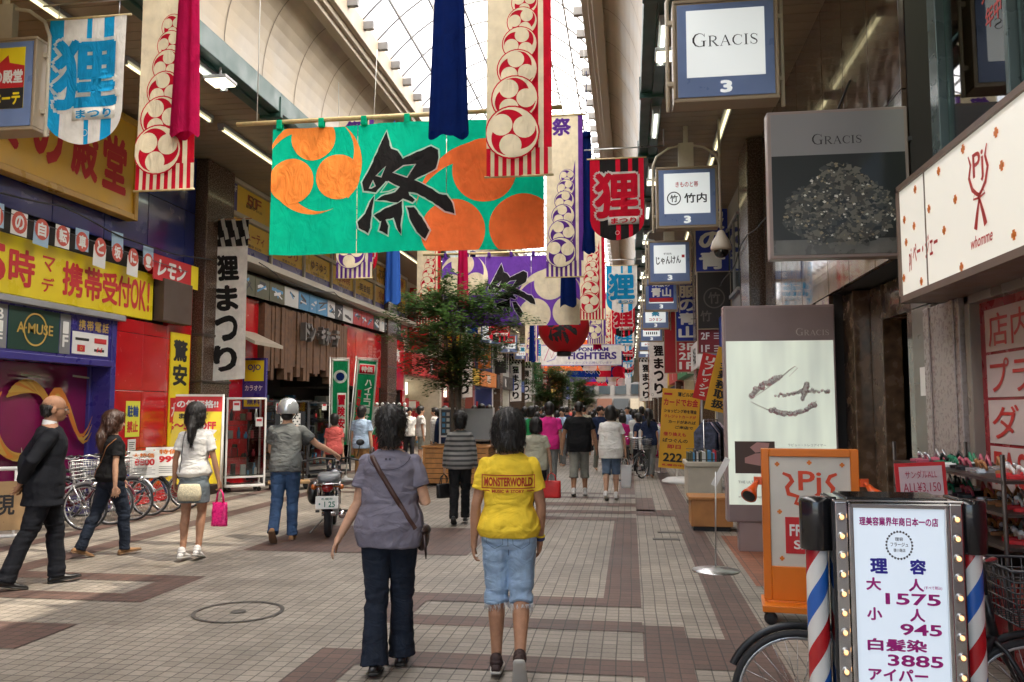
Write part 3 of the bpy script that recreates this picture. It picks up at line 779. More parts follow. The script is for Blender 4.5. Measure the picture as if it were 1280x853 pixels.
# ---- right: boutique with the projecting fascia, glazed upper floor
MARB = mat("pink_grey_marble", (.32, .27, .25), .3, var=.07, vscale=30)
BROWNM = mat("brown_marble", (.075, .045, .03), .13, var=.45, vscale=5, coat=.4)
LIT = mat("backlit_cream", (.78, .76, .68), .35, emit=.10, ecol=(.9, .88, .78))
REDL = paint("red_letter", (.52, .025, .02), .4); ORNG = paint("orange_paint", (.72, .19, .012), .38)
BRSOF = mat("brown_underside", (.16, .11, .085), .5, var=.15)
R = Facade("boutique_building", "shop front with a long cream fascia, glazed upper floor and red sale window", 1, -12, 7.35)
u = R.u
w = MB(); R.box(w, -12, 7.35, -5, -1.4, 0, 9.5); R.box(w, -12, 7.35, -1.4, 0, 2.9, 3.3); R.box(w, -12, 7.35, -1.4, -.02, 0, 2.9); w.build("wall", mat("shop_wall", (.16, .12, .11), .6, var=.1), R.t)
f = MB(); R.box(f, -10, 6.40, .0, .4, 2.47, 3.25); f.build("fascia_box", LIT, R.t)
f = MB(); R.box(f, -10, 6.43, 0, .42, 3.25, 3.29); R.box(f, -10, 6.43, 0, .42, 2.42, 2.468); R.box(f, 6.40, 6.43, 0, .42, 2.42, 3.29); R.box(f, 5.87, 5.885, .4, .404, 2.47, 3.25); R.box(f, 3.2, 3.215, .4, .404, 2.47, 3.25); f.build("fascia_trim", BRSOF, R.t)
lt = MB(); yy = -.403
text(lt, "pj ペー・ジェー", u(5.95), 2.72, .56, .19, 0, yy, .02, slant=.05)
text(lt, "Pj", u(5.0), 3.03, .15, .19, 0, yy, .015)
for s in (-1, 1): stroke(lt, [(u(5.0) + s * .13, 3.13), (u(5.0) + s * .1, 3.07), (u(5.0) + s * .13, 3.0), (u(5.0) + s * .09, 2.92), (u(5.0) + s * .03, 2.88), (u(5.0) - s * .02, 2.86)], [.012, .025, .03, .03, .025, .02], 0, yy - .001)
for s in (-1, 1):
    stroke(lt, [(u(5.0), 2.85), (u(5.0) + s * .04, 2.76), (u(5.0) + s * .07, 2.68)], [.02, .035, .045], 0, yy - .001)
    stroke(lt, [(u(5.0), 2.86), (u(5.0) + s * .05, 2.9), (u(5.0) + s * .08, 2.86), (u(5.0), 2.85)], .014, 0, yy - .002)
text(lt, "whomme", u(5.0), 2.61, .3, .07, 0, yy, .01, slant=.25)
def plus(mb, x, z, r, mi, y):
    mb.bx(x - r, x + r, y - .001, y, z - r * .45, z + r * .45, mi); mb.bx(x - r * .45, x + r * .45, y - .0016, y + .0002, z - r, z + r, mi)
for (a, z) in ((6.3, 3.02), (6.28, 2.85), (6.1, 2.93), (6.05, 3.18), (5.8, 2.98), (5.6, 3.18), (5.55, 2.78), (5.35, 2.93), (4.7, 2.95), (4.75, 3.15), (4.6, 2.55), (5.2, 3.2), (5.3, 2.5), (6.0, 2.52), (4.2, 2.9), (3.9, 2.65), (4.0, 3.15), (6.36, 2.6)): plus(lt, u(a), z, .028, 1, yy)
lt.build("fascia_lettering", [REDL, ORNG], R.t)
# marble pillar and tiled return
q = MB(); R.box(q, 6.15, 6.86, 0, .12, 0, 2.42); R.box(q, 6.22, 6.3, .12, .135, 0, 2.42); R.box(q, 6.7, 6.78, .12, .135, 0, 2.42); q.build("marble_pillar", MARB, R.t, .01)
q = MB()
for z in (0, .62, 1.24, 1.86, 2.48): R.box(q, 6.88, 7.33, 0, .05, z, z + .61)
q.build("stone_return", mat("grey_brown_stone", (.16, .14, .115), .35, var=.2, vscale=10), R.t, .003)
q = MB(); R.box(q, 6.95, 7.15, .05, .06, 1.75, 1.98); q.build("nameplate", WHITE, R.t)
# sale window
q = MB(); R.box(q, 3.0, 6.05, 0, .03, .0, 2.42, 0); q.build("shop_window", mat("deep_red_film", (.30, .02, .028), .25, var=.1), R.t)
q = MB(); R.box(q, 6.02, 6.1, 0, .1, 0, 2.42); R.box(q, 4.4, 4.46, .0, .1, 0, 2.42); R.box(q, 3.0, 6.1, 0, .1, 2.36, 2.42); q.build("window_frame", paint("bronze_frame", (.22, .19, .16), .35), R.t, .005)
q = MB(); lt = MB()
rows = [("店内全品", 2.02, 2.30), ("プライス", 1.72, 2.0), ("ダウン", 1.42, 1.70), ("FASHION", 1.12, 1.40)]
for s, z0, z1 in rows:
    q.bx(u(5.93), u(4.6), -.036, -.031, z0, z1); text(lt, s, (u(5.93) + u(4.6)) / 2, (z0 + z1) / 2, 1.22, .22, 0, -.039, .01)
q.bx(u(5.75), u(4.6), -.037, -.031, .86, 1.1); text(lt, "IN SALE", (u(5.75) + u(4.6)) / 2, .98, 1.05, .19, 0, -.04, .03)
text(lt, "SALE", (u(5.9) + u(4.7)) / 2, .62, 1.1, .28, 1, -.036, .02)
q.build("window_sheet", mat("pale_pink_paper", (.58, .47, .45), .6), R.t); lt.build("window_lettering", [REDL, mat("pink_letter", (.55, .2, .2), .5)], R.t)
# glazed upper floor with a stair inside
q = MB(); R.box(q, -12, 6.6, -1.4, -1.3, 3.3, 9.4); q.build("back_wall", mat("stairwell_wall", (.10, .13, .11), .6), R.t)
q = MB(); PG = mat("pale_green_soffit", (.42, .52, .45), .5)
for i in range(14):
    a = 6.4 - i * .3
    R.box(q, a - .3, a, -1.25, -.3, 3.15 + i * .24, 3.39 + i * .24)
q.build("stair", PG, R.t)
q = MB(); R.box(q, 5.3, 6.0, -.9, -.4, 6.30, 6.36); q.build("stair_lamp", mat("stair_lamp_light", (.9, .9, .7), .4, emit=5., ecol=(.95, 1., .72)), R.t)
q = MB()
for a, b in ((5.42, 6.52), (3.9, 5.36), (2.4, 3.85), (.5, 2.35)): R.box(q, a, b, -.02, -.01, 3.32, 6.5)
q.build("upper_glass", glass_mat("green_glass", (.55, .72, .66), .10), R.t)
q = MB()
for a in (6.53, 5.37, 3.86, 2.36, .44): R.box(q, a, a + .05 + (.12 if a > 6 else 0), -.1, .05, 3.3, 6.5)
R.box(q, -12, 6.7, -.1, .05, 6.45, 6.54); q.build("mullion", paint("teal_steel", (.09, .13, .125), .3, metal=.3), R.t, .006)
lt = MB()
for i, s in enumerate(("白髪染", "フラージュ", "年中無休")):
    text(lt, s, u(5.55) + .0, 4.66 - i * .2, .5 + .12 * (i == 1), .15, 0, .008, .03)
lt.build("glass_lettering", REDL, R.t)

# ---- right: dark marble building with a deep entrance
D = Facade("dark_marble_building", "dark brown marble building with a deep black entrance", 1, 7.35, 18.0)
u = D.u
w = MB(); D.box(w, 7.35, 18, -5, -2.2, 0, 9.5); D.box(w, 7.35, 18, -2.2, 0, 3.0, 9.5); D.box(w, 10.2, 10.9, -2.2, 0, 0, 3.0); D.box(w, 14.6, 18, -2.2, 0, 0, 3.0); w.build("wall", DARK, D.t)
q = MB()
for a, b in ((7.37, 8.3), (8.31, 9.25), (9.26, 10.2), (10.21, 11.7), (11.71, 13.2), (13.21, 14.7)):
    D.box(q, a, b, 0, .05, 3.0, 4.4); D.box(q, a, b, 0, .05, 4.41, 6.5)
D.box(q, 10.2, 10.9, 0, .05, 0, 2.99); D.box(q, 16.2, 18, 0, .05, 0, 6.5)
q.build("marble_cladding", BROWNM, D.t, .004)
q = MB()
for a, b, o in ((7.36, 7.72, -.1), (7.74, 8.12, -.28), (8.14, 8.5, -.28), (9.3, 9.72, -.28), (9.74, 10.19, -.1)): D.box(q, a, b, o - .2, o, 0, 2.98)
D.box(q, 7.36, 10.19, -.5, -.3, 2.6, 2.98)
q.build("entrance_jamb", mat("flecked_brown_stone", (.11, .068, .042), .22, var=.55, vscale=7, coat=.4), D.t, .006)
q = MB(); D.box(q, 8.5, 9.3, -1.0, -.97, 0, 2.6); q.build("entrance_door", glass_mat("bronze_glass", (.35, .28, .2), .08), D.t)
q = MB()
for a in (8.5, 8.88, 9.26): D.box(q, a, a + .04, -1.0, -.94, 0, 2.6)
D.box(q, 8.84, 8.86, -.93, -.9, .8, 1.5); q.build("door_frame", paint("bronze_frame", (.22, .19, .16), .35), D.t)
q = MB(); D.box(q, 10.91, 10.92, -.3, -.28, 0, .01)
q = MB(); D.box(q, 10.2, 10.9, 0.05, .06, 1.2, 2.0); q.build("wall_poster", mat("sepia_poster", (.20, .12, .07), .4, var=.4, vscale=9), D.t)
q = MB()
for i in range(46):
    y = random.uniform(11, 14.2); z = random.choice([.2, .7, 1.2, 1.7, 2.2]); D.box(q, y, y + random.uniform(.1, .35), -2.1, -1.5, z, z + random.uniform(.15, .4), random.randrange(5))
for z in (.18, .68, 1.18, 1.68, 2.18): D.box(q, 10.95, 14.55, -2.15, -1.4, z - .03, z, 3)
q.build("shelf_goods", PAL, D.t)
q = MB(); D.box(q, 8.2, 8.32, -.6, -.5, 1.3, 1.8); q.build("entry_lamp", mat("amber_plate", (.25, .08, .02), .4), D.t)
q = MB(); D.box(q, 6.98, 7.0, 0, 0, 0, 0); 

# ---- arcade pillars (both rows)
def pillar(x, y, lab):
    t = thing("arcade_pillar", lab, "pillar", (x, y, 0), 0, "brown granite arcade pillars")
    a = MB(); a.bx(-.3, .3, -.55, .55, 0, 6.52); a.build("shaft", GRANITE, t, .02)
    b = MB()
    for z in (2.15, 3.05): b.bx(-.32, .32, -.57, .57, z, z + .05)
    b.bx(-.34, .34, -.6, .6, 0, .18); b.build("band", mat("bronze_band", (.07, .05, .04), .35, .3), t, .006)
    c = MB(); c.bx(-.06, .06, -.62, -.57, 2.6, 2.72); c.build("socket_box", GREYM, t, .01)
    return t
pp = pillar(XL + .02, 15.36, "brown granite arcade pillar between the navy store front and the timber porch")
for i in range(1, 9): copy_tree(pp, None, (XL + .02, 15.36 + 12.2 * i, 0), None, "brown granite arcade pillar farther along the discount store side").__setitem__('group', "distant pillars on the discount store side")
pq = copy_tree(pp, None, (XR + .02, 15.6, 0), None, "dark granite arcade pillar just beyond the tall lit jewellery panel")
for i in range(1, 9): copy_tree(pp, None, (XR + .02, 15.6 + 12.2 * i, 0), None, "brown granite arcade pillar farther along the blue box sign side").__setitem__('group', "distant pillars on the box sign side")

# ---- the rest of the street: one building after another on both sides
FAC = [("cream tiled", (.50, .44, .34)), ("white panelled", (.55, .54, .5)), ("grey stone", (.26, .25, .24)), ("brick red", (.28, .07, .05)), ("dark brown", (.08, .05, .035)), ("pale yellow", (.58, .46, .2)), ("navy blue", (.02, .03, .14)), ("olive grey", (.16, .16, .11))]
SGN = [("red", (.5, .02, .02)), ("blue", (.02, .06, .32)), ("yellow", (.72, .5, .03)), ("white", (.7, .7, .68)), ("orange", (.66, .2, .02)), ("green", (.02, .22, .09)), ("black", (.02, .02, .02))]
WORDS = ["薬", "本", "時計", "靴", "カメラ", "かばん", "メガネ", "珈琲", "寿司", "洋品", "茶", "花", "菓子", "酒", "着物", "帽子"]
def shop(side, y0, y1, i):
    r = random.Random(i * 7 + (3 if side > 0 else 0))
    fn, fc = FAC[(i * 3 + (2 if side > 0 else 0)) % 8]; sn, sc = SGN[(i * 2 + (1 if side > 0 else 0)) % 7]
    wd = WORDS[(i + (8 if side > 0 else 0)) % 16]
    far = "box sign side" if side > 0 else "tree side"
    F = Facade("shop_building", f"{fn} shop building with a {sn} fascia reading {wd}, farther down on the {far}", side, y0, y1)
    u = F.u; fm = mat("facade_" + fn.replace(' ', '_'), fc, .6, var=.12); sm = paint("fascia_" + sn, sc)
    w = MB(); F.box(w, y0, y1, -5, -1.5, 0, 9.5); F.box(w, y0, y1, -1.5, 0, 2.9, 9.5); F.box(w, y0, y0 + .4, -1.5, 0, 0, 2.9); F.box(w, y1 - .4, y1, -1.5, 0, 0, 2.9); w.build("wall", fm, F.t)
    s_ = MB(); F.box(s_, y0 + .2, y1 - .2, 0, .3, 2.95, 3.8); s_.build("fascia", sm, F.t, .01)
    lt = MB(); ink = WHITE if sn not in ("white", "yellow") else (REDINK if sn == "yellow" else INK)
    text(lt, wd, u((y0 + y1) / 2), 3.37, .62 * len(wd), .55, 0, -.305, .04); lt.build("fascia_lettering", ink, F.t)
    wn_ = MB(); fr_ = MB()
    n = max(2, int((y1 - y0) / 1.7))
    for k in range(n):
        a = y0 + .4 + k * (y1 - y0 - .8) / n; b = a + (y1 - y0 - .8) / n - .3
        F.box(wn_, a, b, .0, .03, 4.3, 5.9); F.box(fr_, a - .05, b + .05, 0, .07, 4.22, 4.3); F.box(fr_, a - .05, b + .05, 0, .07, 5.9, 5.96); F.box(fr_, (a + b) / 2 - .02, (a + b) / 2 + .02, .03, .06, 4.3, 5.9)
    wn_.build("window", mat("dim_glass", (.05, .065, .075), .08, coat=.3), F.t); fr_.build("window_frame", GREYM, F.t)
    gd = MB()
    for k in range(40):
        y = r.uniform(y0 + .5, y1 - .9); z = r.choice([.2, .7, 1.2, 1.7]); F.box(gd, y, y + r.uniform(.1, .4), -1.45, -.9 + r.uniform(0, .3), z, z + r.uniform(.15, .42), r.randrange(5))
    for z in (.2, .7, 1.2, 1.7): F.box(gd, y0 + .42, y1 - .42, -1.46, -1.0, z - .03, z, 1)
    gd.build("shelf_goods", PAL, F.t)
    st = MB(); F.box(st, y0 + .5, y1 - .5, -1.49, -1.44, 2.3, 2.85); st.build("shop_light", mat("lit_shop_sign", (.85, .82, .7), .5, emit=.5, ecol=(1, .93, .75)), F.t)
    if side > 0 and y0 < 34: return
    # a vertical blade sign
    yb = y0 + .7; bl = MB(); F.box(bl, yb, yb + .22, .05, .75, 3.9, 6.3); bl.build("blade_sign", sm, F.t, .01)
    lt = MB(); x0 = u(yb)
    for k, c in enumerate((wd * 3)[:4]):
        pts, fs, a, b, c0, c1 = text_geo(c, .04)
        sc_ = .45
        vs = [((x0 - .003 if side < 0 else x0 + .003), (-.4 + (p[0] - (a + b) / 2) * sc_ * (1 if side < 0 else 1)), 5.95 - k * .56 + (p[1] - (c0 + c1) / 2) * sc_) for p in pts]
        # the blade's face that looks back down the street
        lt.add([(v[0], -.4 + (-(v[1] + .4) if side < 0 else (v[1] + .4)) * 1, v[2]) for v in vs], fs, 0)
    lt.build("blade_lettering", ink, F.t)
ys_ = [30.0]; i = 0
while ys_[-1] < YB: shop(-1, ys_[-1], ys_[-1] + [6.5, 8, 5.8, 7.2][i % 4], i); ys_.append(ys_[-1] + [6.5, 8, 5.8, 7.2][i % 4]); i += 1
ys_ = [18.0]; i = 0
while ys_[-1] < YB: shop(1, ys_[-1], ys_[-1] + [6, 7.4, 6.6, 8][i % 4], i); ys_.append(ys_[-1] + [6, 7.4, 6.6, 8][i % 4]); i += 1

# the far end of the arcade: a building across the road and its lit fascia
E_ = thing("department_store", "grey department store closing the far end of the arcade", "building", (-3, 152, 0), 0)
a = MB(); a.bx(-22, 22, 0, 10, 0, 24); a.build("wall", mat("end_grey", (.20, .19, .18), .6, var=.1), E_)
a = MB(); r = random.Random(5)
for i in range(14):
    for j in range(6): a.bx(-20 + i * 2.9, -18 + i * 2.9, -.06, 0, 4.4 + j * 3.2, 6.2 + j * 3.2)
a.build("window", mat("dim_glass", (.05, .065, .075), .08, coat=.3), E_)
a = MB()
for i in range(12): a.bx(-18 + i * 3, -15.3 + i * 3, -.2, 0, .2, 3.6, i % 4)
a.build("shop_panels", [mat("facade_dark_brown", (.08, .05, .035), .6), mat("end_brick", (.20, .09, .06), .6), mat("end_slate", (.07, .08, .09), .6), mat("facade_cream_tiled", (.5, .44, .34), .6)], E_)

# ================================================================ HANGING SIGNS AND BANNERS
BLUEB = paint("sign_blue", (.17, .245, .46), .35); SGREY = mat("sign_white_panel", (.72, .75, .74), .3, emit=.12, ecol=(.85, .9, .9)); TAN = paint("tan_sign_frame", (.34, .265, .18), .45)
def sign_box(x, y, label, draw, arch=True, face=None, mats=None):
    t = thing("box_sign", label, "sign", (x, y, 4.74), 0, "box signs hung along the arcade")
    a = MB(); a.bx(-.5, .5, 0, .24, 0, 1.04); a.bx(-.52, .52, -.015, .255, -.015, .02); a.bx(-.52, .52, -.015, .255, 1.02, 1.055)
    a.bx(-.52, -.49, -.015, .255, .02, 1.02); a.bx(.49, .52, -.015, .255, .02, 1.02); a.build("case", TAN, t, .008)
    b = MB(); b.bx(-.475, .475, -.012, -.002, .035, 1.0, 0)
    b.bx(-.385, .385, -.016, -.012, .235, .935, 1); b.build("face", [BLUEB, face or SGREY], t)
    l = MB(); text(l, "3", 0, .13, .12, .13, 0, -.016, .06); draw(l); l.build("lettering", mats or [SGREY, INK, REDINK, BLUEB, WHITE, YEL], t)
    p = MB()
    for s in (-1, 1):
        p.tube([(s * .57, .12, -.06), (s * .57, .12, 1.1), (s * .5, .12, 1.28), (s * .3, .12, 1.42), (s * .1, .12, 1.46)], .022, 8)
        for z in (.2, .85): p.bx(s * .5, s * .58, .09, .15, z, z + .05)
    p.bx(-.13, .13, .07, .17, 1.06, 1.5); p.tube([(0, .12, 1.45), (0, .12, 1.82)], .04, 8)
    p.build("bracket", mat("beige_tube", (.48, .42, .32), .35, var=.08), t, .004)
    return t
Y0 = -.0185
def d1(l): serif(l, "GRACIS", 0, .55, .66, 1, Y0, 1.3)
def d2(l):
    text(l, "きものと帯", 0, .74, .38, .1, 2, Y0, .02); ring(l, -.22, .5, .1, .118, 1, Y0); text(l, "竹", -.22, .5, .13, .13, 1, Y0 - .001, .03); text(l, "竹内", .14, .5, .38, .17, 1, Y0, .03)
def d3(l): text(l, "じゃんけん", -.03, .56, .6, .2, 1, Y0, .035, rot=.05); l.poly([(.29, .62), (.36, .62), (.36, .69), (.29, .69)], Y0, 2); text(l, "手羽先", -.05, .72, .2, .05, 1, Y0, .01)
def d4(l):
    l.poly([(-.385, .3), (.385, .3), (.385, .93), (-.385, .93)], Y0 + .001, 6); l.poly([(-.37, .27), (.37, .27), (.37, .4), (-.37, .4)], Y0, 2)
    text(l, "洋服の", 0, .83, .56, .16, 4, Y0 - .001, .04); text(l, "青山", 0, .58, .62, .3, 4, Y0 - .001, .05)
def d5(l): text(l, "化粧品", 0, .84, .36, .1, 2, Y0, .03); text(l, "薬", 0, .61, .3, .28, 7, Y0, .06); text(l, "コクミン", 0, .35, .5, .12, 2, Y0, .04)
def d6(l): l.poly([(-.36, .5), (.36, .5), (.36, .93), (-.36, .93)], Y0 + .001, 2); text(l, "CASH", 0, .7, .5, .16, 4, Y0 - .001, .04); text(l, "IIIIII", 0, .38, .5, .12, 1, Y0, .02)
def d7(l): text(l, "本", 0, .6, .3, .3, 1, Y0, .04); text(l, "BOOK", 0, .34, .4, .1, 2, Y0, .02)
def d8(l): text(l, "茶", 0, .6, .3, .3, 3, Y0, .04)
SM = [SGREY, INK, REDINK, BLUEB, WHITE, YEL, paint("suit_blue", (.01, .03, .3), .4), paint("aqua_letter", (.03, .35, .6), .4)]
for x, y, lab, d, m_ in ((.99, 8.3, "largest blue box sign, reading GRACIS in black capitals, at the top of the view", d1, None), (1.0, 14.2, "blue box sign with red and black characters and a ringed bamboo mark", d2, None),
                     (1.0, 20.5, "blue box sign with black brush kana and a small red seal", d3, None), (1.0, 26.3, "blue box sign with white characters on dark blue over a red bar", d4, SM), (1.0, 32.2, "blue box sign with the aqua medicine character", d5, SM),
                     (1.0, 38.3, "blue box sign half covered by a red panel, below the medicine sign", d6, SM), (1.0, 44.4, "small distant box sign with the black book character", d7, SM), (1.0, 50.5, "tiny distant box sign with the blue tea character", d8, SM)):
    sign_box(x, y, lab, d, mats=SM if m_ else None)
def dL(l):
    l.poly([(-.385, .235), (.385, .235), (.385, .47), (-.385, .47)], Y0 + .002, 1)
    l.poly([(-.385, .47), (.385, .47), (.385, .5), (-.385, .5)], Y0 + .001, 2)
    l.poly([(-.2, .5), (.385, .5), (.385, .72), (.2, .76), (.18, .85), (.06, .75), (-.2, .74)], Y0 + .001, 2)
    text(l, "激安の殿堂", .06, .6, .62, .16, 4, Y0 - .001, .05); text(l, "ドン.キホーテ", .0, .35, .7, .15, 5, Y0 - .001, .05)
sign_box(-7.02, 8.1, "box sign with white and yellow characters on a yellow, red and black panel", dL, face=YEL)
for k, y in enumerate((33, 39, 45, 51)): sign_box(-6.6, y, ["distant box sign with the blue tea character over the tree side walk", "distant box sign with the black book character over the tree side walk", "distant box sign with a red panel over the tree side walk", "farthest box sign over the tree side walk"][k], [d8, d7, d6, d5][k], mats=SM)

# blade signs on the blue-box side
def blade(y, z0, z1, chars, label, base, ink, extra=None, w=.76, x1=XR):
    t = thing("blade_sign", label, "sign", (x1 - w / 2 - .02, y, z0), 0)
    a = MB(); a.bx(-w / 2, w / 2, 0, .16, 0, z1 - z0); a.build("case", [base], t, .008)
    f = MB(); f.bx(-w / 2 - .02, -w / 2, -.01, .17, -.02, z1 - z0 + .02); f.bx(w / 2, w / 2 + .02, -.01, .17, -.02, z1 - z0 + .02); f.bx(-w / 2, w / 2, -.01, .17, -.02, 0); f.bx(-w / 2, w / 2, -.01, .17, z1 - z0, z1 - z0 + .02); f.build("frame", TAN, t)
    l = MB()
    if chars: vtext(l, chars, 0, z1 - z0 - .04, .06, w * .82, 0, -.003, .05)
    if extra: extra(l, z1 - z0)
    l.build("lettering", [ink, REDINK, WHITE, paint("faded_grey", (.10, .085, .075), .5)], t)
SUIT = paint("suit_blue", (.01, .03, .3), .4)
blade(20.3, 4.93, 6.5, "服の青", "tall blue blade sign with white characters behind the dome camera", SUIT, WHITE)
def tk(l, h): ring(l, 0, h - .62, .22, .25, 3, -.004); text(l, "竹", 0, h - .62, .28, .28, 3, -.004, .03); text(l, "竹", -.2, h - 1.05, .26, .26, 3, -.004, .03)
blade(20.0, 3.55, 4.9, "", "black blade sign with a faint ringed bamboo mark", mat("matt_black_sign", (.02, .016, .014), .5), INK, tk)
def f2(l, h):
    for i, s in enumerate(("2F", "1F")): text(l, s, -.22, h - .15 - .3 * i, .2, .17, 2, -.004, .03); [l.bx(-.02, .3, -.005, -.003, h - .1 - .3 * i - k * .06, h - .08 - .3 * i - k * .06, 2) for k in range(3)]
blade(20.05, 2.98, 3.53, "", "dark red floor guide panel under the black blade sign", paint("maroon_sign", (.22, .02, .03), .4), WHITE, f2)
blade(29.3, 4.02, 6.5, "洋服の青山", "second blue blade sign with five white characters, farther than the dome camera", SUIT, WHITE)
def f3(l, h):
    for i, s in enumerate(("3F", "2F", "1F")): text(l, s, -.05, h - .18 - .33 * i, .5, .26, 2, -.004, .03)
blade(29.35, 2.95, 4.0, "", "red floor guide panel reading 3F 2F 1F under the farther blue blade sign", paint("flag_red_sign", (.42, .02, .03), .4), WHITE, f3)
blade(36, 3.2, 6.2, "", "tall plain red blade sign behind the medicine box sign", paint("flag_red_sign", (.42, .02, .03), .4), WHITE, w=.9)
blade(12.9, 2.2, 2.5, "", "little pale placard under the photo panel of jewels", mat("dim_placard", (.22, .2, .17), .6), INK, lambda l, h: text(l, "味ぶこし", 0, h / 2, .4, .14, 0, -.004, .02), w=.5)
# dome camera
t = thing("dome_camera", "cream dome security camera hanging in front of the blue blade signs", "camera", (1.52, 13.9, 4.3), 0)
a = MB(); a.lathe([(.03, .30), (.05, .29), (.08, .22), (.14, .12), (.17, .02), (.17, -.02), (.15, -.04)], 24); a.tube([(0, 0, .4), (0, 0, 2.2)], .022, 8); a.build("housing", mat("cream_housing", (.50, .44, .36), .35), t)
a = MB(); a.ball((0, 0, -.035), (.125, .125, .125), 18, 10); a.build("dome", mat("smoked_dome", (.01, .01, .01), .06, coat=.5), t)

# jewellery photo panel over the entrance
t = thing("photo_panel", "square framed panel reading GRACIS over a heap of faceted jewels", "sign", (1.79, 7.3, 2.93), 0)
a = MB(); a.bx(-.58, .58, 0, .14, 0, 1.3); a.build("case", paint("taupe_frame", (.30, .24, .22), .4), t, .01)
a = MB(); a.bx(-.55, .55, -.006, 0, .9, 1.27, 0); a.bx(-.55, .55, -.006, 0, .03, .9, 1); a.bx(-.55, .55, -.008, -.0055, .03, .16, 2)
a.build("print", [mat("dim_silver_paper", (.25, .245, .25), .5), mat("charcoal_print", (.022, .025, .024), .35, coat=.4), mat("pewter_print", (.13, .13, .12), .3, var=.3)], t)
l = MB(); serif(l, "GRACIS", 0, .99, .42, 0, -.009); rr = random.Random(4)
l.poly([(.44 * cos(a_) * (1 + .05 * sin(7 * a_)), .33 + (.43 * sin(a_) * (1 - .25 * abs(cos(a_))) if sin(a_) > 0 else .2 * sin(a_))) for a_ in [2 * pi * k_ / 40 for k_ in range(40)]], -.0082, 6)
for i in range(900):
    for _ in range(9):
        x = rr.uniform(-.46, .46); z = rr.uniform(.1, .82)
        if (x / .46) ** 2 + ((z - .34) / (.48 if z > .34 else .24)) ** 2 < 1 and (z < .55 or abs(x) < .46 - (z - .5) * 1.2): break
    s = rr.uniform(.007, .02) if i > 420 else rr.uniform(.02, .05); a0 = rr.uniform(0, 6)
    l.poly([(x + s * cos(a0 + q) * rr.uniform(.5, 1.2), z + s * .8 * sin(a0 + q) * rr.uniform(.5, 1.2)) for q in (0, 1.4, 2.9, 4.4)], -.0085 - i * .000004, rr.choice([2, 2, 3, 3, 5]) if i < 420 else rr.choice([1, 2, 2, 2, 3, 3, 4, 5]))
l.build("print_detail", [INK, mat("glint", (.72, .70, .62), .3), mat("khaki_facet", (.17, .16, .13), .3), mat("slate_facet", (.06, .065, .06), .3), mat("gold_facet", (.3, .25, .16), .3), mat("charcoal_print", (.022, .025, .024), .35), mat("mound_print", (.075, .072, .06), .35)], t)
a = MB(); a.bx(.58, .62, .02, .1, .3, .34); a.bx(.58, .62, .02, .1, 1.0, 1.04); a.build("bracket", DARKM, t)

# tall lit jewellery panel beside the entrance
t = thing("lit_panel", "tall lit poster panel with a pink stone bracelet, reading GRACIS on a mauve band", "sign", (1.73, 10.0, .3), 0)
a = MB(); a.bx(-.63, .63, 0, .22, .04, 2.56); a.bx(-.5, .5, .02, .2, -.3, .05); a.build("case", paint("mauve_frame", (.33, .255, .25), .35), t, .01)
mv = MB(); mv.bx(-.605, .605, -.008, 0, .06, .24, 1); mv.bx(-.605, .605, -.008, 0, .24, 2.14, 0); mv.bx(-.605, .605, -.008, 0, 2.14, 2.53, 1)
m = bpy.data.materials.new("lit_poster"); m.use_nodes = True; nt = m.node_tree; b = nt.nodes["Principled BSDF"]
tc = nt.nodes.new("ShaderNodeTexCoord"); wv = nt.nodes.new("ShaderNodeTexNoise"); wv.inputs["Scale"].default_value = 1.2; mp = nt.nodes.new("ShaderNodeMapping"); mp.inputs["Scale"].default_value = (3, 1, .5)
cr = nt.nodes.new("ShaderNodeValToRGB"); cr.color_ramp.elements[0].position = .3; cr.color_ramp.elements[0].color = (.48, .52, .46, 1); cr.color_ramp.elements[1].position = .65; cr.color_ramp.elements[1].color = (.68, .74, .62, 1)
nt.links.new(tc.outputs["Object"], mp.inputs[0]); nt.links.new(mp.outputs[0], wv.inputs["Vector"]); nt.links.new(wv.outputs[0], cr.inputs[0]); nt.links.new(cr.outputs[0], b.inputs["Base Color"]); nt.links.new(cr.outputs[0], b.inputs["Emission Color"]); b.inputs["Emission Strength"].default_value = .16; b.inputs["Roughness"].default_value = .25
mv.build("poster", [m, paint("mauve_band", (.27, .21, .21), .4)], t)
l = MB(); serif(l, "GRACIS", .38, 2.2, .38, 0, -.010)
rr = random.Random(9)
def chain(P, n, sz, seed):
    q = random.Random(seed)
    for i in range(n):
        t_ = i / (n - 1) * (len(P) - 1); k = min(int(t_), len(P) - 2); f_ = t_ - k
        x = P[k][0] + (P[k + 1][0] - P[k][0]) * f_; z = P[k][1] + (P[k + 1][1] - P[k][1]) * f_; s = sz * q.uniform(.8, 1.7); x += q.gauss(0, .008); z += q.gauss(0, .012); w0 = q.uniform(0, 3)
        l.poly([(x + s * cos(w0 + j * 1.05), z + s * sin(w0 + j * 1.05)) for j in range(6)], -.0096 - i * .00001, q.choice([1, 1, 0, 2, 4])); s *= .5
        l.poly([(x + s * cos(w0 + j * 1.57), z + s * .8 + s * sin(w0 + j * 1.57)) for j in range(4)], -.0112 - i * .00001, 3)
stroke(l, [(-.34, 1.43), (-.14, 1.33), (.1, 1.29), (.3, 1.34), (.4, 1.44)], [.008, .012, .016, .012, .008], 0, -.0094); stroke(l, [(-.33, 1.46), (-.2, 1.55), (-.02, 1.68), (.1, 1.79), (.17, 1.84), (.2, 1.82), (.1, 1.72)], [.006, .01, .012, .012, .01, .008, .005], 0, -.0093)
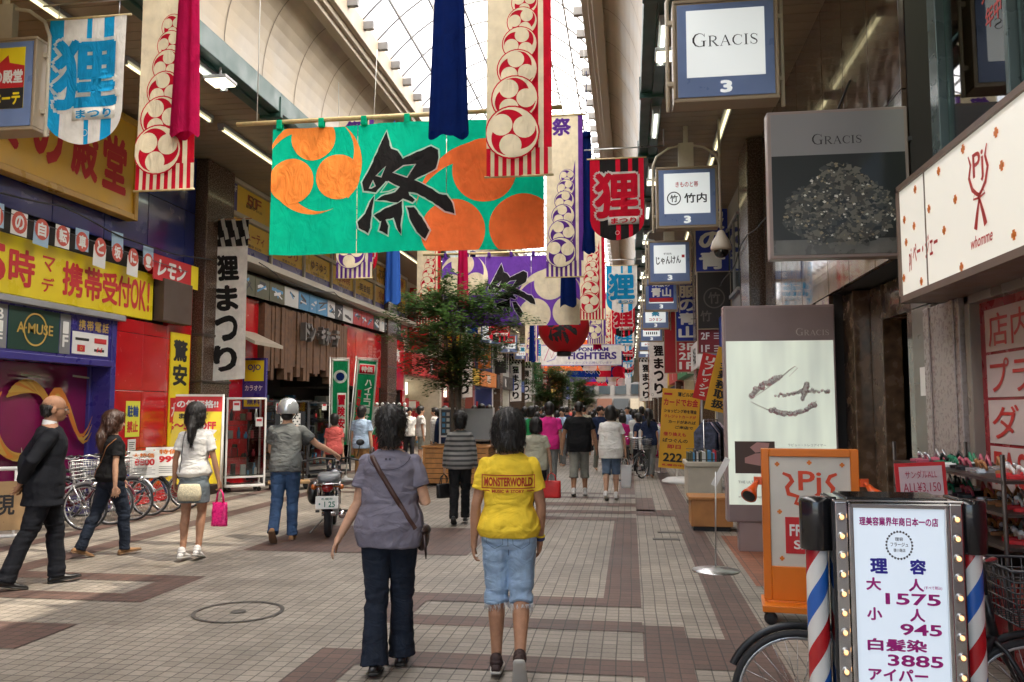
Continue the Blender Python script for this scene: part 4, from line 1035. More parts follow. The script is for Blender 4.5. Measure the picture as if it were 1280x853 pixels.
chain([(-.12, 1.33), (.05, 1.29), (.22, 1.30), (.38, 1.40)], 34, .021, 1); chain([(-.33, 1.5), (-.2, 1.62), (-.08, 1.68), (.0, 1.72)], 26, .022, 2); chain([(-.05, 1.50), (.15, 1.53), (.3, 1.55), (.55, 1.54)], 40, .014, 3); chain([(.24, 1.45), (.28, 1.56), (.3, 1.62)], 16, .024, 4)
l.bx(-.53, -.08, -.011, -.0085, .6, .97, 5); l.poly([(-.42, .72), (-.2, .68), (-.09, .76), (-.12, .84), (-.3, .83), (-.42, .78)], -.0125, 6); l.poly([(-.36, .9), (-.28, .96), (-.14, .95), (-.16, .86), (-.3, .84)], -.0124, 6)
text(l, "ラビュー・トレコアイヤー", .28, .93, .42, .03, 7, -.010, .005); text(l, "THE ULTIMATE LINE", -.3, .5, .4, .03, 7, -.010, .005); text(l, "— ジュエリー —", .1, .42, .3, .03, 7, -.010, .005); text(l, "since the beginning of brilliance", -.2, .33, .6, .03, 7, -.010, .005)
l.build("poster_detail", [mat("silver_letter", (.55, .5, .45), .4), mat("silver_print", (.46, .41, .38), .4), mat("mauve_print", (.36, .22, .23), .4), mat("white_print", (.75, .72, .68), .4), mat("rose_print", (.5, .3, .3), .4), mat("umber_print", (.09, .055, .045), .4), mat("blush_print", (.5, .27, .25), .4), mat("grey_print", (.16, .16, .15), .5)], t)

# ---------------------------------------------------------------- cloth patterns
NATUR = cloth("natural_cotton", (.80, .69, .49)); CRED = cloth("red_print_cloth", (.62, .012, .035), tr=.3); CPUR = cloth("purple_print_cloth", (.17, .06, .40)); CWHT = cloth("white_cloth", (.85, .83, .78)); CBLK = cloth("black_print_cloth", (.02, .018, .018), tr=.1)
CBLU = cloth("sky_blue_cloth", (.015, .34, .66), tr=.3); CGRN = cloth("jade_cloth", (.004, .56, .33)); CORG = cloth("orange_print_cloth", (.97, .19, .05), tr=.04); CORG2 = cloth("amber_print_cloth", (.94, .27, .05), tr=.05); NATP = cloth("cream_print_cloth", (.80, .69, .49), tr=.08)
CMAG = cloth("crimson_cloth", (.50, .01, .09)); CROY = cloth("royal_blue_cloth", (.007, .024, .15))
def cords(t, xs, z0, z1, y=0):
    c = MB()
    for x in xs: c.tube([(x, y, z0), (x * 1.12, y, z1)], .006, 5)
    c.build("cord", mat("white_cord", (.7, .7, .66), .7), t)

def long_banner(x, y, dark, lab, grp, ph, top=7.06, h=3.02, w=.68):
    t = thing("long_banner", lab, "banner", (x, y, top - h), 0, grp)
    mb = MB(); hw = w / 2
    mb.poly([(-hw, 0), (hw, 0), (hw, h), (-hw, h)], 0, 0)
    k = 8; 
    for i in range(k):          # bottom fringe of stripes
        a = -hw + i * w / k; mb.poly([(a, 0), (a + w / k * .52, 0), (a + w / k * .52, .30), (a, .30)], -.0012, 1)
    mb.poly([(hw - .085, .3), (hw, .3), (hw, h), (hw - .085, h)], -.0012, 1); mb.poly([(hw - .2, .3), (hw - .14, .3), (hw - .14, h * .72), (hw - .2, h * .6)], -.0012, 1)
    z = .40; R_ = .285
    cs = []
    zz = z
    for i in range(6):
        cs.append((-.09 + .025 * i + .012 * ph, zz + .05, R_)); zz += R_ * 1.28; R_ *= .87
    for i, (cx, cz, r) in enumerate(cs[::-1]):
        cx = max(-hw + r * .86, min(cx, hw - .09 - r * .8))
        n0 = len(mb.v); tomoe(mb, cx, cz, r, .5 + i * .4, 1, 2, -.003 - .0065 * i, True, 26)
        for q in range(n0, len(mb.v)): v = mb.v[q]; mb.v[q] = (max(-hw, min(hw, v[0])), v[1], v[2])
    text(mb, "祭", -.05, h - .22, .36, .34, 1, -.0015, .05)
    rr = random.Random(ph); p1, p2 = rr.uniform(0, 6), rr.uniform(0, 6)
    mb = conform(mb, lambda X_, Z_: .014 * sin(5 * X_ + 1.3 * Z_ + p1) + .012 * sin(9 * X_ - .7 * Z_ + p2) * (1 - Z_ / h * .6), .085, -hw, hw, .25, 0, h)
    mb.build("cloth", [NATUR, dark, NATP], t)
    b = MB(); b.tube([(-hw - .06, 0, h), (hw + .06, 0, h)], .022, 8); b.tube([(-hw - .02, 0, .0), (hw + .02, 0, .0)], .012, 6); b.build("rod", BAMBOO, t)
    cords(t, (-hw, hw), h, h + 1.3)
    return t
protos = {}
def place_long(x, y, key, lab, grp):
    if key not in protos: protos[key] = long_banner(x, y, {'r': CRED, 'p': CPUR}[key[0]], lab, grp, int(key[1])); return protos[key]
    c = copy_tree(protos[key], None, (x, y, protos[key].location.z), None, lab); c['group'] = grp; return c
place_long(-5.05, 8.3, 'r1', "red comma-print long banner beside the crimson cloth, over the discount store", "red comma-print long banners")
place_long(-1.11, 8.3, 'r2', "red comma-print long banner in front of the orange end of the green curtain", "red comma-print long banners")
place_long(-1.15, 14.9, 'p1', "purple comma-print long banner beside the royal blue cloth", "purple comma-print long banners")
place_long(-5.0, 14.5, 'p2', "purple comma-print long banner whose stripes show below the green curtain", "purple comma-print long banners")
place_long(-.98, 22.2, 'r1', "red comma-print long banner behind the blue cloth, below the red and black flag", "red comma-print long banners")
place_long(-5.6, 22.6, 'r2', "red comma-print long banner hanging just before the tree", "red comma-print long banners")
place_long(-1.2, 30.5, 'p1', "small purple comma-print long banner above the baseball banner", "purple comma-print long banners")
for i, y in enumerate((38.5, 46, 54, 62, 70)):
    g_ = "distant comma-print banners"
    place_long(-1.05, y, 'rp'[i % 2] + '1', ("red" if i % 2 == 0 else "purple") + " comma-print banner far along the arcade, on the box sign side", g_ + (" red" if i % 2 == 0 else " purple"))
    place_long(-4.9, y + 3, 'pr'[i % 2] + '1', ("purple" if i % 2 == 0 else "red") + " comma-print banner far along the arcade, on the tree side", g_ + " tree side" + str(i % 2 == 0))

def drape(x, y, z0, z1, w, col, lab):
    """a length of cloth gathered at the top and hanging in deep folds"""
    t = thing("hanging_cloth", lab, "cloth", (x, y, z0), 0, "gathered cloths hung along the arcade")
    mb = MB(); vs = []; fs = []; n = 44; k = 16; h = z1 - z0; ph = (x * 3.1 + y) % 6
    for j in range(k + 1):
        v = j / k; ww = w * (.5 + .5 * (1 - v) ** .8) / 2
        for i in range(n):
            a = 2 * pi * i / n
            fold = 1 + .3 * sin(5 * a + ph + .8 * v) + .16 * sin(9 * a + 2 * ph)
            vs.append((ww * cos(a) * (.92 + .08 * fold), .34 * ww * sin(a) * fold, v * h + (.035 * sin(3 * a + ph) if j == 0 else 0)))
    for j in range(k):
        for i in range(n): a = j * n + i; b = j * n + (i + 1) % n; fs.append((a, b, b + n, a + n))
    mb.add(vs, fs, 0, True); mb.build("fabric", col, t)
    c = MB(); c.tube([(0, 0, h - .02), (0, 0, h + max(.4, 7.9 - z1))], .008, 6); c.tube([(0, 0, h - .08), (0, 0, h + .03)], w * .28, 10); c.build("tie", col, t)
    return t
drape(-4.78, 8.22, 4.62, 6.9, .34, CMAG, "crimson gathered cloth beside the red comma-print banner")
drape(-1.8, 8.05, 4.42, 6.9, .42, CROY, "royal blue gathered cloth before the green curtain")
drape(-.74, 14.95, 4.5, 6.7, .28, CROY, "royal blue gathered cloth beside the purple comma-print banner")
drape(-1.32, 18.0, 3.9, 6.6, .36, CROY, "royal blue gathered cloth at the end of the purple curtain")
drape(-5.0, 17.0, 3.9, 6.6, .36, mat("bright_blue_cloth", (.02, .12, .5), .8, translucent=.35), "bright blue gathered cloth under the green curtain")
drape(-3.72, 18.2, 3.95, 6.2, .28, CMAG, "crimson gathered cloth against the purple curtain")
for i, y in enumerate((24, 31, 39, 47)): drape(-4.6 + (i % 2) * 3.4, y, 3.9, 6.3, .32, (CROY, CMAG)[i % 2], ["royal blue gathered cloth far down, over the tree", "crimson gathered cloth far down, beyond the lantern", "royal blue gathered cloth farther than the second tree", "crimson gathered cloth farthest down the arcade"][i])

# rounded festival flags
def flag(x, y, base, stripe, key, lab, grp):
    if key in protos:
        c = copy_tree(protos[key], None, (x, y, 6.05), None, lab); c['group'] = grp; return c
    t = thing("festival_flag", lab, "flag", (x, y, 6.05), 0, grp); protos[key] = t
    mb = MB(); hw = .47; h = 1.46
    def bot(X_): return -h + (.36 * (1 - sqrt(max(0, 1 - (X_ / hw) ** 2))))
    xs = [-hw, -hw + .17, -.06, .0 - .0, .1, .18, .3, hw]
    strip = [(-hw, -.3, 1), (-.3, -.02, 0), (-.02, .04, 1), (.04, .19, 0), (.19, .32, 1), (.32, hw, 0)] if key == 'b' else [(-hw, -.3, 0), (-.3, -.02, 1), (-.02, .06, 0), (.06, .2, 1), (.2, .27, 0), (.27, .38, 1), (.38, hw, 0)]
    for a, b, k in strip:
        n = 6; mb.poly([(a, 0), ] + [(a + (b - a) * i / n, bot(a + (b - a) * i / n)) for i in range(n + 1)] + [(b, 0)], 0, k)
    ti = 1 if key == 'b' else 0
    vs, fs, x0, x1, z0, z1 = text_geo("狸", .045); k = .84 / (x1 - x0)
    text(mb, "狸", 0, -.66, .88, .90, 2, -.006, .12); text(mb, "狸", 0, -.66, .80, .82, ti, -.012, .05)
    mb.bx(-.16, .38, -.0165, -.0145, -1.19, -1.05, 2); text(mb, "まつり", .11, -1.12, .44, .10, ti, -.021, .045)
    ring(mb, 0, -1.33, .03, .038, 2, -.006, 16)
    rr = random.Random(int(x * 10 + y)); p1 = rr.uniform(0, 6)
    mb = conform(mb, lambda X_, Z_: (.022 * sin(6.5 * X_ + p1) + .012 * sin(13 * X_ + 2 * Z_)) * (.35 - Z_ * .5), .05, -hw, hw, .3, -1.5, 0)
    mb.build("cloth", [base, stripe, CWHT], t)
    b = MB(); b.tube([(-hw - .05, 0, .0), (hw + .05, 0, .0)], .014, 6); b.build("rod", BAMBOO, t)
    c = MB(); c.tube([(-hw - .1, 0, .17), (hw + .35, 0, .19)], .012, 6); c.tube([(-hw + .1, 0, .0), (-hw + .1, 0, .17)], .006, 5); c.tube([(hw - .1, 0, 0), (hw - .1, 0, .18)], .006, 5); c.tube([(hw + .35, 0, .19), (hw + .35, 0, .8)], .012, 6); c.build("arm", STEEL, t)
    return t
flag(-6.0, 8.25, CWHT, CBLU, 'b', "white and blue striped tanuki festival flag beside the discount store box sign", "blue festival flags")
flag(-.14, 5.75, CWHT, CBLU, 'b', "white and blue festival flag of which only the round hem shows at the top", "blue festival flags")
flag(-.19, 14.4, CRED, CBLK, 'r', "red and black striped festival flag hanging beside the bamboo mark box sign", "red festival flags")
flag(-.22, 25.4, CWHT, CBLU, 'b', "white and blue striped festival flag below the red and black one", "blue festival flags")
flag(-6.0, 17.6, CRED, CBLK, 'r', "red and black festival flag whose round hem shows below the green curtain", "red festival flags")
for i, y in enumerate((34, 42.5, 51, 59.5, 68, 77)): flag(-.25 + .02 * i, y, CRED if i % 2 == 0 else CWHT, CBLK if i % 2 == 0 else CBLU, 'r' if i % 2 == 0 else 'b', ("red and black" if i % 2 == 0 else "white and blue") + " festival flag in the distant row on the box sign side", ("red" if i % 2 == 0 else "blue") + " flags of the distant row")
for i, y in enumerate((36, 52, 64)): flag(-5.7, y, CRED if i % 2 == 0 else CWHT, CBLK if i % 2 == 0 else CBLU, 'r' if i % 2 == 0 else 'b', ["small red and black festival flag to the side of the tree", "small white and blue festival flag beyond the tree", "farthest red and black festival flag beyond the tree"][i], "festival flags beyond the tree")

# the festival character, brushed: contour and counters traced as strokes of a broad brush
SAI = [[(270, 90), (300, 200), (340, 215), (365, 250), (375, 268), (550, 190), (595, 215), (598, 260), (580, 330), (450, 405), (560, 460), (600, 490), (650, 500), (688, 555), (700, 620), (640, 600), (560, 540), (470, 490), (415, 480), (420, 500), (455, 530), (440, 545), (380, 520), (350, 545), (205, 520), (240, 500), (330, 480), (360, 445), (270, 405), (200, 470), (120, 455), (108, 400), (160, 310), (200, 230)],
       [(190, 490), (178, 560), (168, 640), (165, 690), (150, 725), (90, 690), (80, 650), (130, 600), (160, 530)], [(188, 615), (250, 585), (340, 555), (375, 535), (378, 600), (368, 690), (372, 745), (345, 700), (325, 640), (230, 655)],
       [(240, 655), (270, 650), (290, 690), (285, 745), (225, 712)], [(405, 575), (450, 575), (500, 640), (545, 720), (520, 775), (470, 730), (430, 660)]]
HOLES = [[(200, 365), (268, 312), (238, 378)], [(155, 440), (180, 392), (198, 430), (170, 442)], [(315, 355), (380, 310), (458, 305), (405, 388)], [(232, 475), (285, 408), (355, 450), (290, 475)]]
def sai(mb, cx, cz, s, ink, white, bgs, y):
    """brush character about s wide; contour first, then ink, then the counters"""
    def tr(p): return (cx + (p[0] - 390) / 620 * s, cz - (p[1] - 430) / 620 * s)
    def grow(P, d):
        P = [tr(p) for p in P]; n = len(P); out = []
        ar = sum(P[i][0] * P[(i + 1) % n][1] - P[(i + 1) % n][0] * P[i][1] for i in range(n)); sg = 1 if ar > 0 else -1
        for i in range(n):
            a, b, c = V(P[i - 1]), V(P[i]), V(P[(i + 1) % n]); e1 = (b - a).normalized(); e2 = (c - b).normalized()
            n1 = V((e1.y, -e1.x)) * sg; n2 = V((e2.y, -e2.x)) * sg; m_ = (n1 + n2); m_ = m_ / max(m_.length, .6)
            q = b + m_ * d * min(1.5, 1 / max(.5, n1.dot(m_))); out.append((q.x, q.y))
        return out
    rr = random.Random(3)
    def rough(P):
        out = []
        for i in range(len(P)):
            a, b = P[i], P[(i + 1) % len(P)]; L_ = sqrt((a[0] - b[0]) ** 2 + (a[1] - b[1]) ** 2); k = max(1, int(L_ / 22))
            for j in range(k): out.append((a[0] + (b[0] - a[0]) * j / k + (rr.uniform(-3, 3) if j else 0), a[1] + (b[1] - a[1]) * j / k + (rr.uniform(-3, 3) if j else 0)))
        return out
    for k, P in enumerate(SAI): mb.poly(grow(P, .016 * s), y - .0002 * k, white)
    for k, P in enumerate(SAI): mb.poly([tr(p) for p in rough(P)], y - .002 - .0002 * k, ink)
    for k, P in enumerate(HOLES): mb.poly(grow(P, .004 * s), y - .0032, white); mb.poly(grow(P, -.010 * s), y - .0042, bgs[k] if isinstance(bgs, list) else bgs)

def noren(x, y, z, w, h, base, mo1, mo2, lab, key, tilt=0):
    t = thing("festival_curtain", lab, "curtain", (x, y, z), 0, "festival curtains hung across the arcade")
    mb = MB(); hw = w / 2
    cuts = [-hw, -hw + w * .323, -hw + w * .652, hw]
    for i in range(3): mb.poly([(cuts[i] + (.004 if i else 0), 0), (cuts[i + 1] - (.004 if i < 2 else 0), 0), (cuts[i + 1] - (.004 if i < 2 else 0), h), (cuts[i] + (.004 if i else 0), h)], 0, 0)
    # the big commas, cut at the edges of the cloth
    def clampall(n0):
        for q in range(n0, len(mb.v)): v = mb.v[q]; mb.v[q] = (max(-hw, min(hw, v[0])), v[1], max(0, min(h, v[2])))
    def commas(cx, cz, R_, rot, mi):
        for k in range(3):
            a = rot + k * 2 * pi / 3; n0 = len(mb.v)
            circle(mb, cx + cos(a) * R_ * .535, cz + sin(a) * R_ * .535, R_ * .437, mi, -.0095 - k * .0003, 40)
            for i in range(22):
                t0, t1 = i / 22, (i + 1) / 22; P = []
                for tt, side in ((t0, 0), (t1, 0), (t1, 1), (t0, 1)):
                    b = a - .3 + tt * 1.75; q = R_ * .95 if side == 0 else R_ * (.95 - .46 * (1 - tt) ** 1.4); P.append((cx + cos(b) * q, cz + sin(b) * q))
                mb.poly(P, -.0068 - k * .0003, mi)
            clampall(n0)
    commas(-hw + w * .16, h * .70, w * .19, pi / 2 + .05, 1); commas(hw - w * .205, h * .31, w * .262, pi / 2 + .05, 2)
    sai(mb, -hw + w * .505, h * .51, w * .355, 3, 4, [0, 0, 0, 0], -.015)
    p1 = 1.7 * x + y
    mb = conform(mb, lambda X_, Z_: .03 * sin(3.1 * X_ + p1) + .02 * sin(7.3 * X_ + .8 * Z_ + p1) * (1.3 - Z_ / h) + .006 * sin(17 * X_ + 2 * Z_), .065, -hw, hw, .4, 0, h)
    mb.build("cloth", [base, mo1, mo2, CBLK, CWHT], t)
    lp = MB()
    for i in range(7): a = -hw + .05 + i * (w - .12) / 6; lp.bx(a, a + .07, -.035, .035, h - .01, h + .1)
    lp.build("loop", base, t, .01)
    b = MB(); b.tube([(-hw - .45, 0, h + .08), (hw + .2, 0, h + .09)], .027, 9); b.build("pole", BAMBOO, t)
    c = MB()
    for a in (-hw - .2, hw * .2, hw): c.tube([(a, 0, h + .1), (a, 0, 8.0 - z)], .006, 5)
    c.build("cord", mat("white_cord", (.7, .7, .66), .7), t)
    return t
noren(-2.52, 9.0, 3.42, 3.2, 1.5, CGRN, CORG2, CORG, "jade green festival curtain with orange commas and a black brush character", 'g')
noren(-2.68, 18.5, 3.53, 3.18, 1.6, CPUR, NATP, NATP, "purple festival curtain with cream commas and a black brush character", 'p')
for i, (y, ba, mo, lab) in enumerate(((40, CORG, CWHT, "orange festival curtain beyond the baseball banner"), (48, CROY, CRED, "royal blue festival curtain far down the arcade"), (56, CPUR, NATUR, "small purple festival curtain far down the arcade"), (66, CRED, CWHT, "red festival curtain farthest down the arcade"))):
    noren(-2.5 + (i % 2) * .5, y, 3.5, 3.2, 1.5, ba, mo, mo, lab, i)

# red lantern and the baseball banner
t = thing("paper_lantern", "big red paper lantern with a black character, hung over the crowd", "lantern", (-2.05, 26.0, 3.45), 0)
a = MB(); pr_ = []
for i in range(49): z = i / 48; r = .80 * sin(pi * (.06 + .88 * z)) ** .55; pr_.append((r * (1 + (.012 if i % 2 else 0)), z * 1.55))
a.lathe(pr_, 40); a.build("shade", mat("red_paper", (.50, .01, .018), .5, translucent=.4), t)
a = MB(); a.lathe([(.2, -.14), (.23, -.12), (.23, .06), (.0, .06)], 24); a.lathe([(.23, 1.5), (.25, 1.52), (.25, 1.66), (.0, 1.66)], 24); a.tube([(0, 0, 1.66), (0, 0, 4.6)], .012, 6); a.build("ring_cap", BLACK, t)
a = MB(); sai(a, 0, .78, 1.0, 0, 0, [1, 1, 1, 1], 0)
for i, v in enumerate(a.v):
    x, y, z = v; r = .80 * sin(pi * (.06 + .88 * min(1, max(0, z / 1.55)))) ** .55 * 1.02
    a.v[i] = (r * sin(x / .8), -r * cos(x / .8) + y, z)
a.build("lettering", [INK, mat("red_paper_counter", (.50, .01, .018), .5)], t)
t = thing("team_banner", "long white banner with purple baseball team lettering under the red lantern", "banner", (-1.95, 33.5, 3.42), 0)
a = MB(); a.poly([(-1.62, 0), (1.62, 0), (1.62, .82), (-1.62, .82)], 0, 0); a.bx(-1.62, 1.62, -.004, .004, .8, .84, 2); a.bx(-1.62, 1.62, -.004, .004, -.02, .02, 2)
text(a, "NIPPON-HAM", .3, .64, 1.6, .17, 1, -.014, .05); text(a, "FIGHTERS", .45, .38, 1.95, .3, 1, -.014, .05); text(a, "ファイターズを応援しています", .3, .1, 1.9, .11, 2, -.014, .02)
stroke(a, [(-1.5, .2), (-1.3, .7), (-1.2, .3), (-1.05, .65)], [.03, .05, .05, .03], 3, -.004); stroke(a, [(-1.4, .15), (-1.1, .25), (-.9, .55)], [.03, .05, .02], 2, -.004)
a = conform(a, lambda X_, Z_: .03 * sin(2.4 * X_) + .01 * sin(6 * X_ + Z_), .1, -1.6, 1.6); a.build("cloth", [CWHT, mat("violet_ink", (.05, .02, .22), .6), mat("lilac_ink", (.4, .35, .6), .6), mat("pink_ink", (.6, .2, .3), .6)], t)
cords(t, (-1.6, 1.6), .84, 3.6)

# white and black festival streamers fixed to the pillars
def nobori(x, y, lab, grp):
    if 'n' in protos: c = copy_tree(protos['n'], None, (x, y, 2.18), None, lab); c['group'] = grp; return c
    t = thing("vertical_banner", lab, "banner", (x, y, 2.18), 0, grp); protos['n'] = t
    mb = MB(); hw = .43; h = 3.2
    mb.poly([(-hw, 0), (hw - .02, .06), (hw, h), (-hw, h)], 0, 0); mb.poly([(-hw, h - .52), (hw, h - .52), (hw, h), (-hw, h)], -.004, 1)
    for i in range(4):
        for j in range(3):
            cx = -hw + .1 + i * .22 + .06 * (j % 2); cz = h - .09 - j * .19
            mb.poly([(cx - .055, cz + .12), (cx + .02, cz + .14), (cx + .07, cz - .09), (cx - .005, cz - .11)], -.008 - .0004 * (i + j), 0)
    for i, c in enumerate("狸まつり"): text(mb, c, 0.01, h - .95 - i * .6, .46, .52, 1, -.008, .06, slant=-.08)
    ring(mb, -.3, .16, .05, .06, 1, -.002, 16)
    mb = conform(mb, lambda X_, Z_: .035 * sin(4.5 * X_ + 1.1 * Z_) * (1.15 - Z_ / h) + .012 * sin(9 * X_), .065, -hw, hw, .3, 0, h)
    mb.build("cloth", [CWHT, CBLK], t)
    p = MB(); p.tube([(-hw - .04, 0, -.6), (-hw - .04, 0, h + .1)], .014, 7); p.tube([(-hw - .06, 0, h + .03), (hw + .05, 0, h + .03)], .01, 6)
    for q in range(7): p.tube([(-hw - .05, -.002, .2 + q * .5), (-hw + .02, -.002, .2 + q * .5)], .008, 5)
    p.build("pole", mat("orange_brown_pole", (.36, .14, .05), .4), t)
    return t
nobori(-7.86, 15.25, "white vertical banner with black brush kana beside the big brown pillar", "black on white vertical banners")
for i, y in enumerate((39.6, 57.9, 64)): nobori(-8.0, y, ["white vertical banner with black kana behind the tree", "white vertical banner with black kana next beyond the tree", "farthest white vertical banner with black kana on the tree side"][i], "black on white vertical banners")
nobori(1.35, 40, "white vertical banner with black kana under the distant box signs, the taller one", "black on white vertical banners"); nobori(1.06, 57, "white vertical banner with black kana under the distant box signs, the shorter one", "black on white vertical banners")

# ================================================================ PEOPLE
SKIN = mat("skin", (.50, .29, .19), .58, var=.12, vscale=26, spec=.25, bump=.12, bscale=180); SKIN2 = mat("tanned_skin", (.38, .20, .12), .58, var=.12, vscale=26, spec=.25, bump=.12, bscale=180)
HAIR = mat("black_hair", (.012, .010, .009), .52, bump=.3, bscale=160); HAIRB = mat("brown_hair", (.055, .022, .012), .4, bump=.3, bscale=160)
def crease(m, scale, dist, strength=.8):
    """soft pulled creases under the weave"""
    nt = m.node_tree; b0 = [n for n in nt.nodes if n.type == 'BUMP'][0]; tc = [n for n in nt.nodes if n.type == 'TEX_COORD'][0]
    if b0.inputs["Normal"].is_linked: return m
    mp = nt.nodes.new("ShaderNodeMapping"); mp.inputs["Scale"].default_value = (1, 1, 1.7); mp.inputs["Rotation"].default_value = (.2, .6, 0)
    n = nt.nodes.new("ShaderNodeTexNoise"); n.inputs["Scale"].default_value = scale; n.inputs["Detail"].default_value = 2.5; n.inputs["Distortion"].default_value = 1.6; n.inputs["Roughness"].default_value = .45
    b = nt.nodes.new("ShaderNodeBump"); b.inputs["Strength"].default_value = strength; b.inputs["Distance"].default_value = dist
    nt.links.new(tc.outputs["Object"], mp.inputs[0]); nt.links.new(mp.outputs[0], n.inputs["Vector"]); nt.links.new(n.outputs[0], b.inputs["Height"]); nt.links.new(b.outputs[0], b0.inputs["Normal"])
    return m
def fabric(name, col, rough=.9, var=.1, weave=500, b=.18, **k): return crease(mat(name, col, rough, var=var, vscale=14, bump=b, bscale=weave, spec=.15, **k), 5.5, .036, .7)
def denim(name, col):
    return crease(mat(name, col, .85, var=.34, vscale=6, bump=.25, bscale=420, spec=.15), 7., .026, .7)
def loft(mb, rings, n=22, mi=0, ex=2.4):
    vs = []; fs = []
    for (c, rx, ry) in rings:
        for j in range(n):
            a = 2 * pi * j / n; ca, sa = cos(a), sin(a)
            x = rx * math.copysign(abs(ca) ** (2 / ex), ca); y = ry * math.copysign(abs(sa) ** (2 / ex), sa)
            vs.append((c[0] + x, c[1] + y, c[2]))
    k = len(rings)
    for i in range(k - 1):
        for j in range(n): a = i * n + j; b = i * n + (j + 1) % n; fs.append((a, b, b + n, a + n))
    fs.append(tuple(range(n - 1, -1, -1))); fs.append(tuple(range((k - 1) * n, k * n)))
    mb.add(vs, fs, mi, True)
def limb(mb, pts, rs, n=12):
    """tapered limb with rounded ends, sampled along a smooth chain"""
    mb.tube(pts, rs, n)
    mb.ball(pts[0], rs[0] * .99, 12, 8); mb.ball(pts[-1], rs[-1] * .99, 12, 8)

QUEUE = []
NEARHAIR = []
def fuse(mb, name, material, parent, voxel, smooth=3, post=None, keep=None):
    QUEUE.append((mb, name, material, parent, voxel, smooth, post, keep))
def flush():
    tmp = []
    for (mb, name, material, parent, voxel, smooth, post, keep) in QUEUE:
        me = bpy.data.meshes.new("tmp"); me.from_pydata(mb.v, [], mb.f); me.update()
        o = bpy.data.objects.new("tmp", me); COL.objects.link(o)
        r = o.modifiers.new("r", 'REMESH'); r.mode = 'VOXEL'; r.voxel_size = voxel; r.use_smooth_shade = True
        if smooth: s_ = o.modifiers.new("s", 'SMOOTH'); s_.iterations = smooth; s_.factor = .5
        tmp.append(o)
    dg = bpy.context.evaluated_depsgraph_get(); dg.update()
    out = []
    for o, q in zip(tmp, QUEUE):
        me = bpy.data.meshes.new_from_object(o.evaluated_get(dg)); out.append(me)
    for o in tmp:
        m0 = o.data; bpy.data.objects.remove(o); bpy.data.meshes.remove(m0)
    for me, (mb, name, material, parent, voxel, smooth, post, keep) in zip(out, QUEUE):
        me.name = name; me.materials.clear(); me.materials.append(material)
        if post:
            n = len(me.vertices); co = np.empty(n * 3); no = np.empty(n * 3)
            me.vertices.foreach_get("co", co); me.vertices.foreach_get("normal", no)
            co = co.reshape(-1, 3); no = no.reshape(-1, 3)
            co = post(co, no); me.vertices.foreach_set("co", co.ravel()); me.update()
        if keep is None: continue
        keep.data = me
    QUEUE.clear()

def folds(kind, amp, seed, hz):
    def f(co, no):
        out = co.copy()
        for i in range(len(co)):
            x, y, z = co[i]
            if kind == 'leg':
                w = .35 + .9 * max(0, 1 - abs(z - hz * .55) / .16) + 1.0 * max(0, 1 - z / .28) + .7 * max(0, 1 - abs(z - hz) / .15)
                d = noise.noise(V((x * 5 + seed, y * 5, z * 19 + 4 * x))) + .5 * noise.noise(V((x * 12 + seed, y * 12, z * 38)))
            elif kind == 'top':
                w = 1.0
                d = noise.noise(V((x * 7 + z * 4 + seed, y * 6, z * 6 - x * 5))) + .55 * noise.noise(V((x * 16 - z * 9 + seed, y * 14, z * 15)))
                d = .7 * d + .9 * (.32 - abs(noise.noise(V((x * 4.5 + z * 3.5 + seed, y * 5, z * 5.5 - x * 3))))) * (1.25 if z < hz * 1.28 else .6)
            else:
                w = 1.; a = atan2(x, -y)
                d = noise.noise(V((a * 7 + seed, z * 9, 0))) * 1.5 + .9 * noise.noise(V((a * 20 + seed, z * 7, 2)))
            out[i] = co[i] + no[i] * (amp * w * d)
        return out
    return f

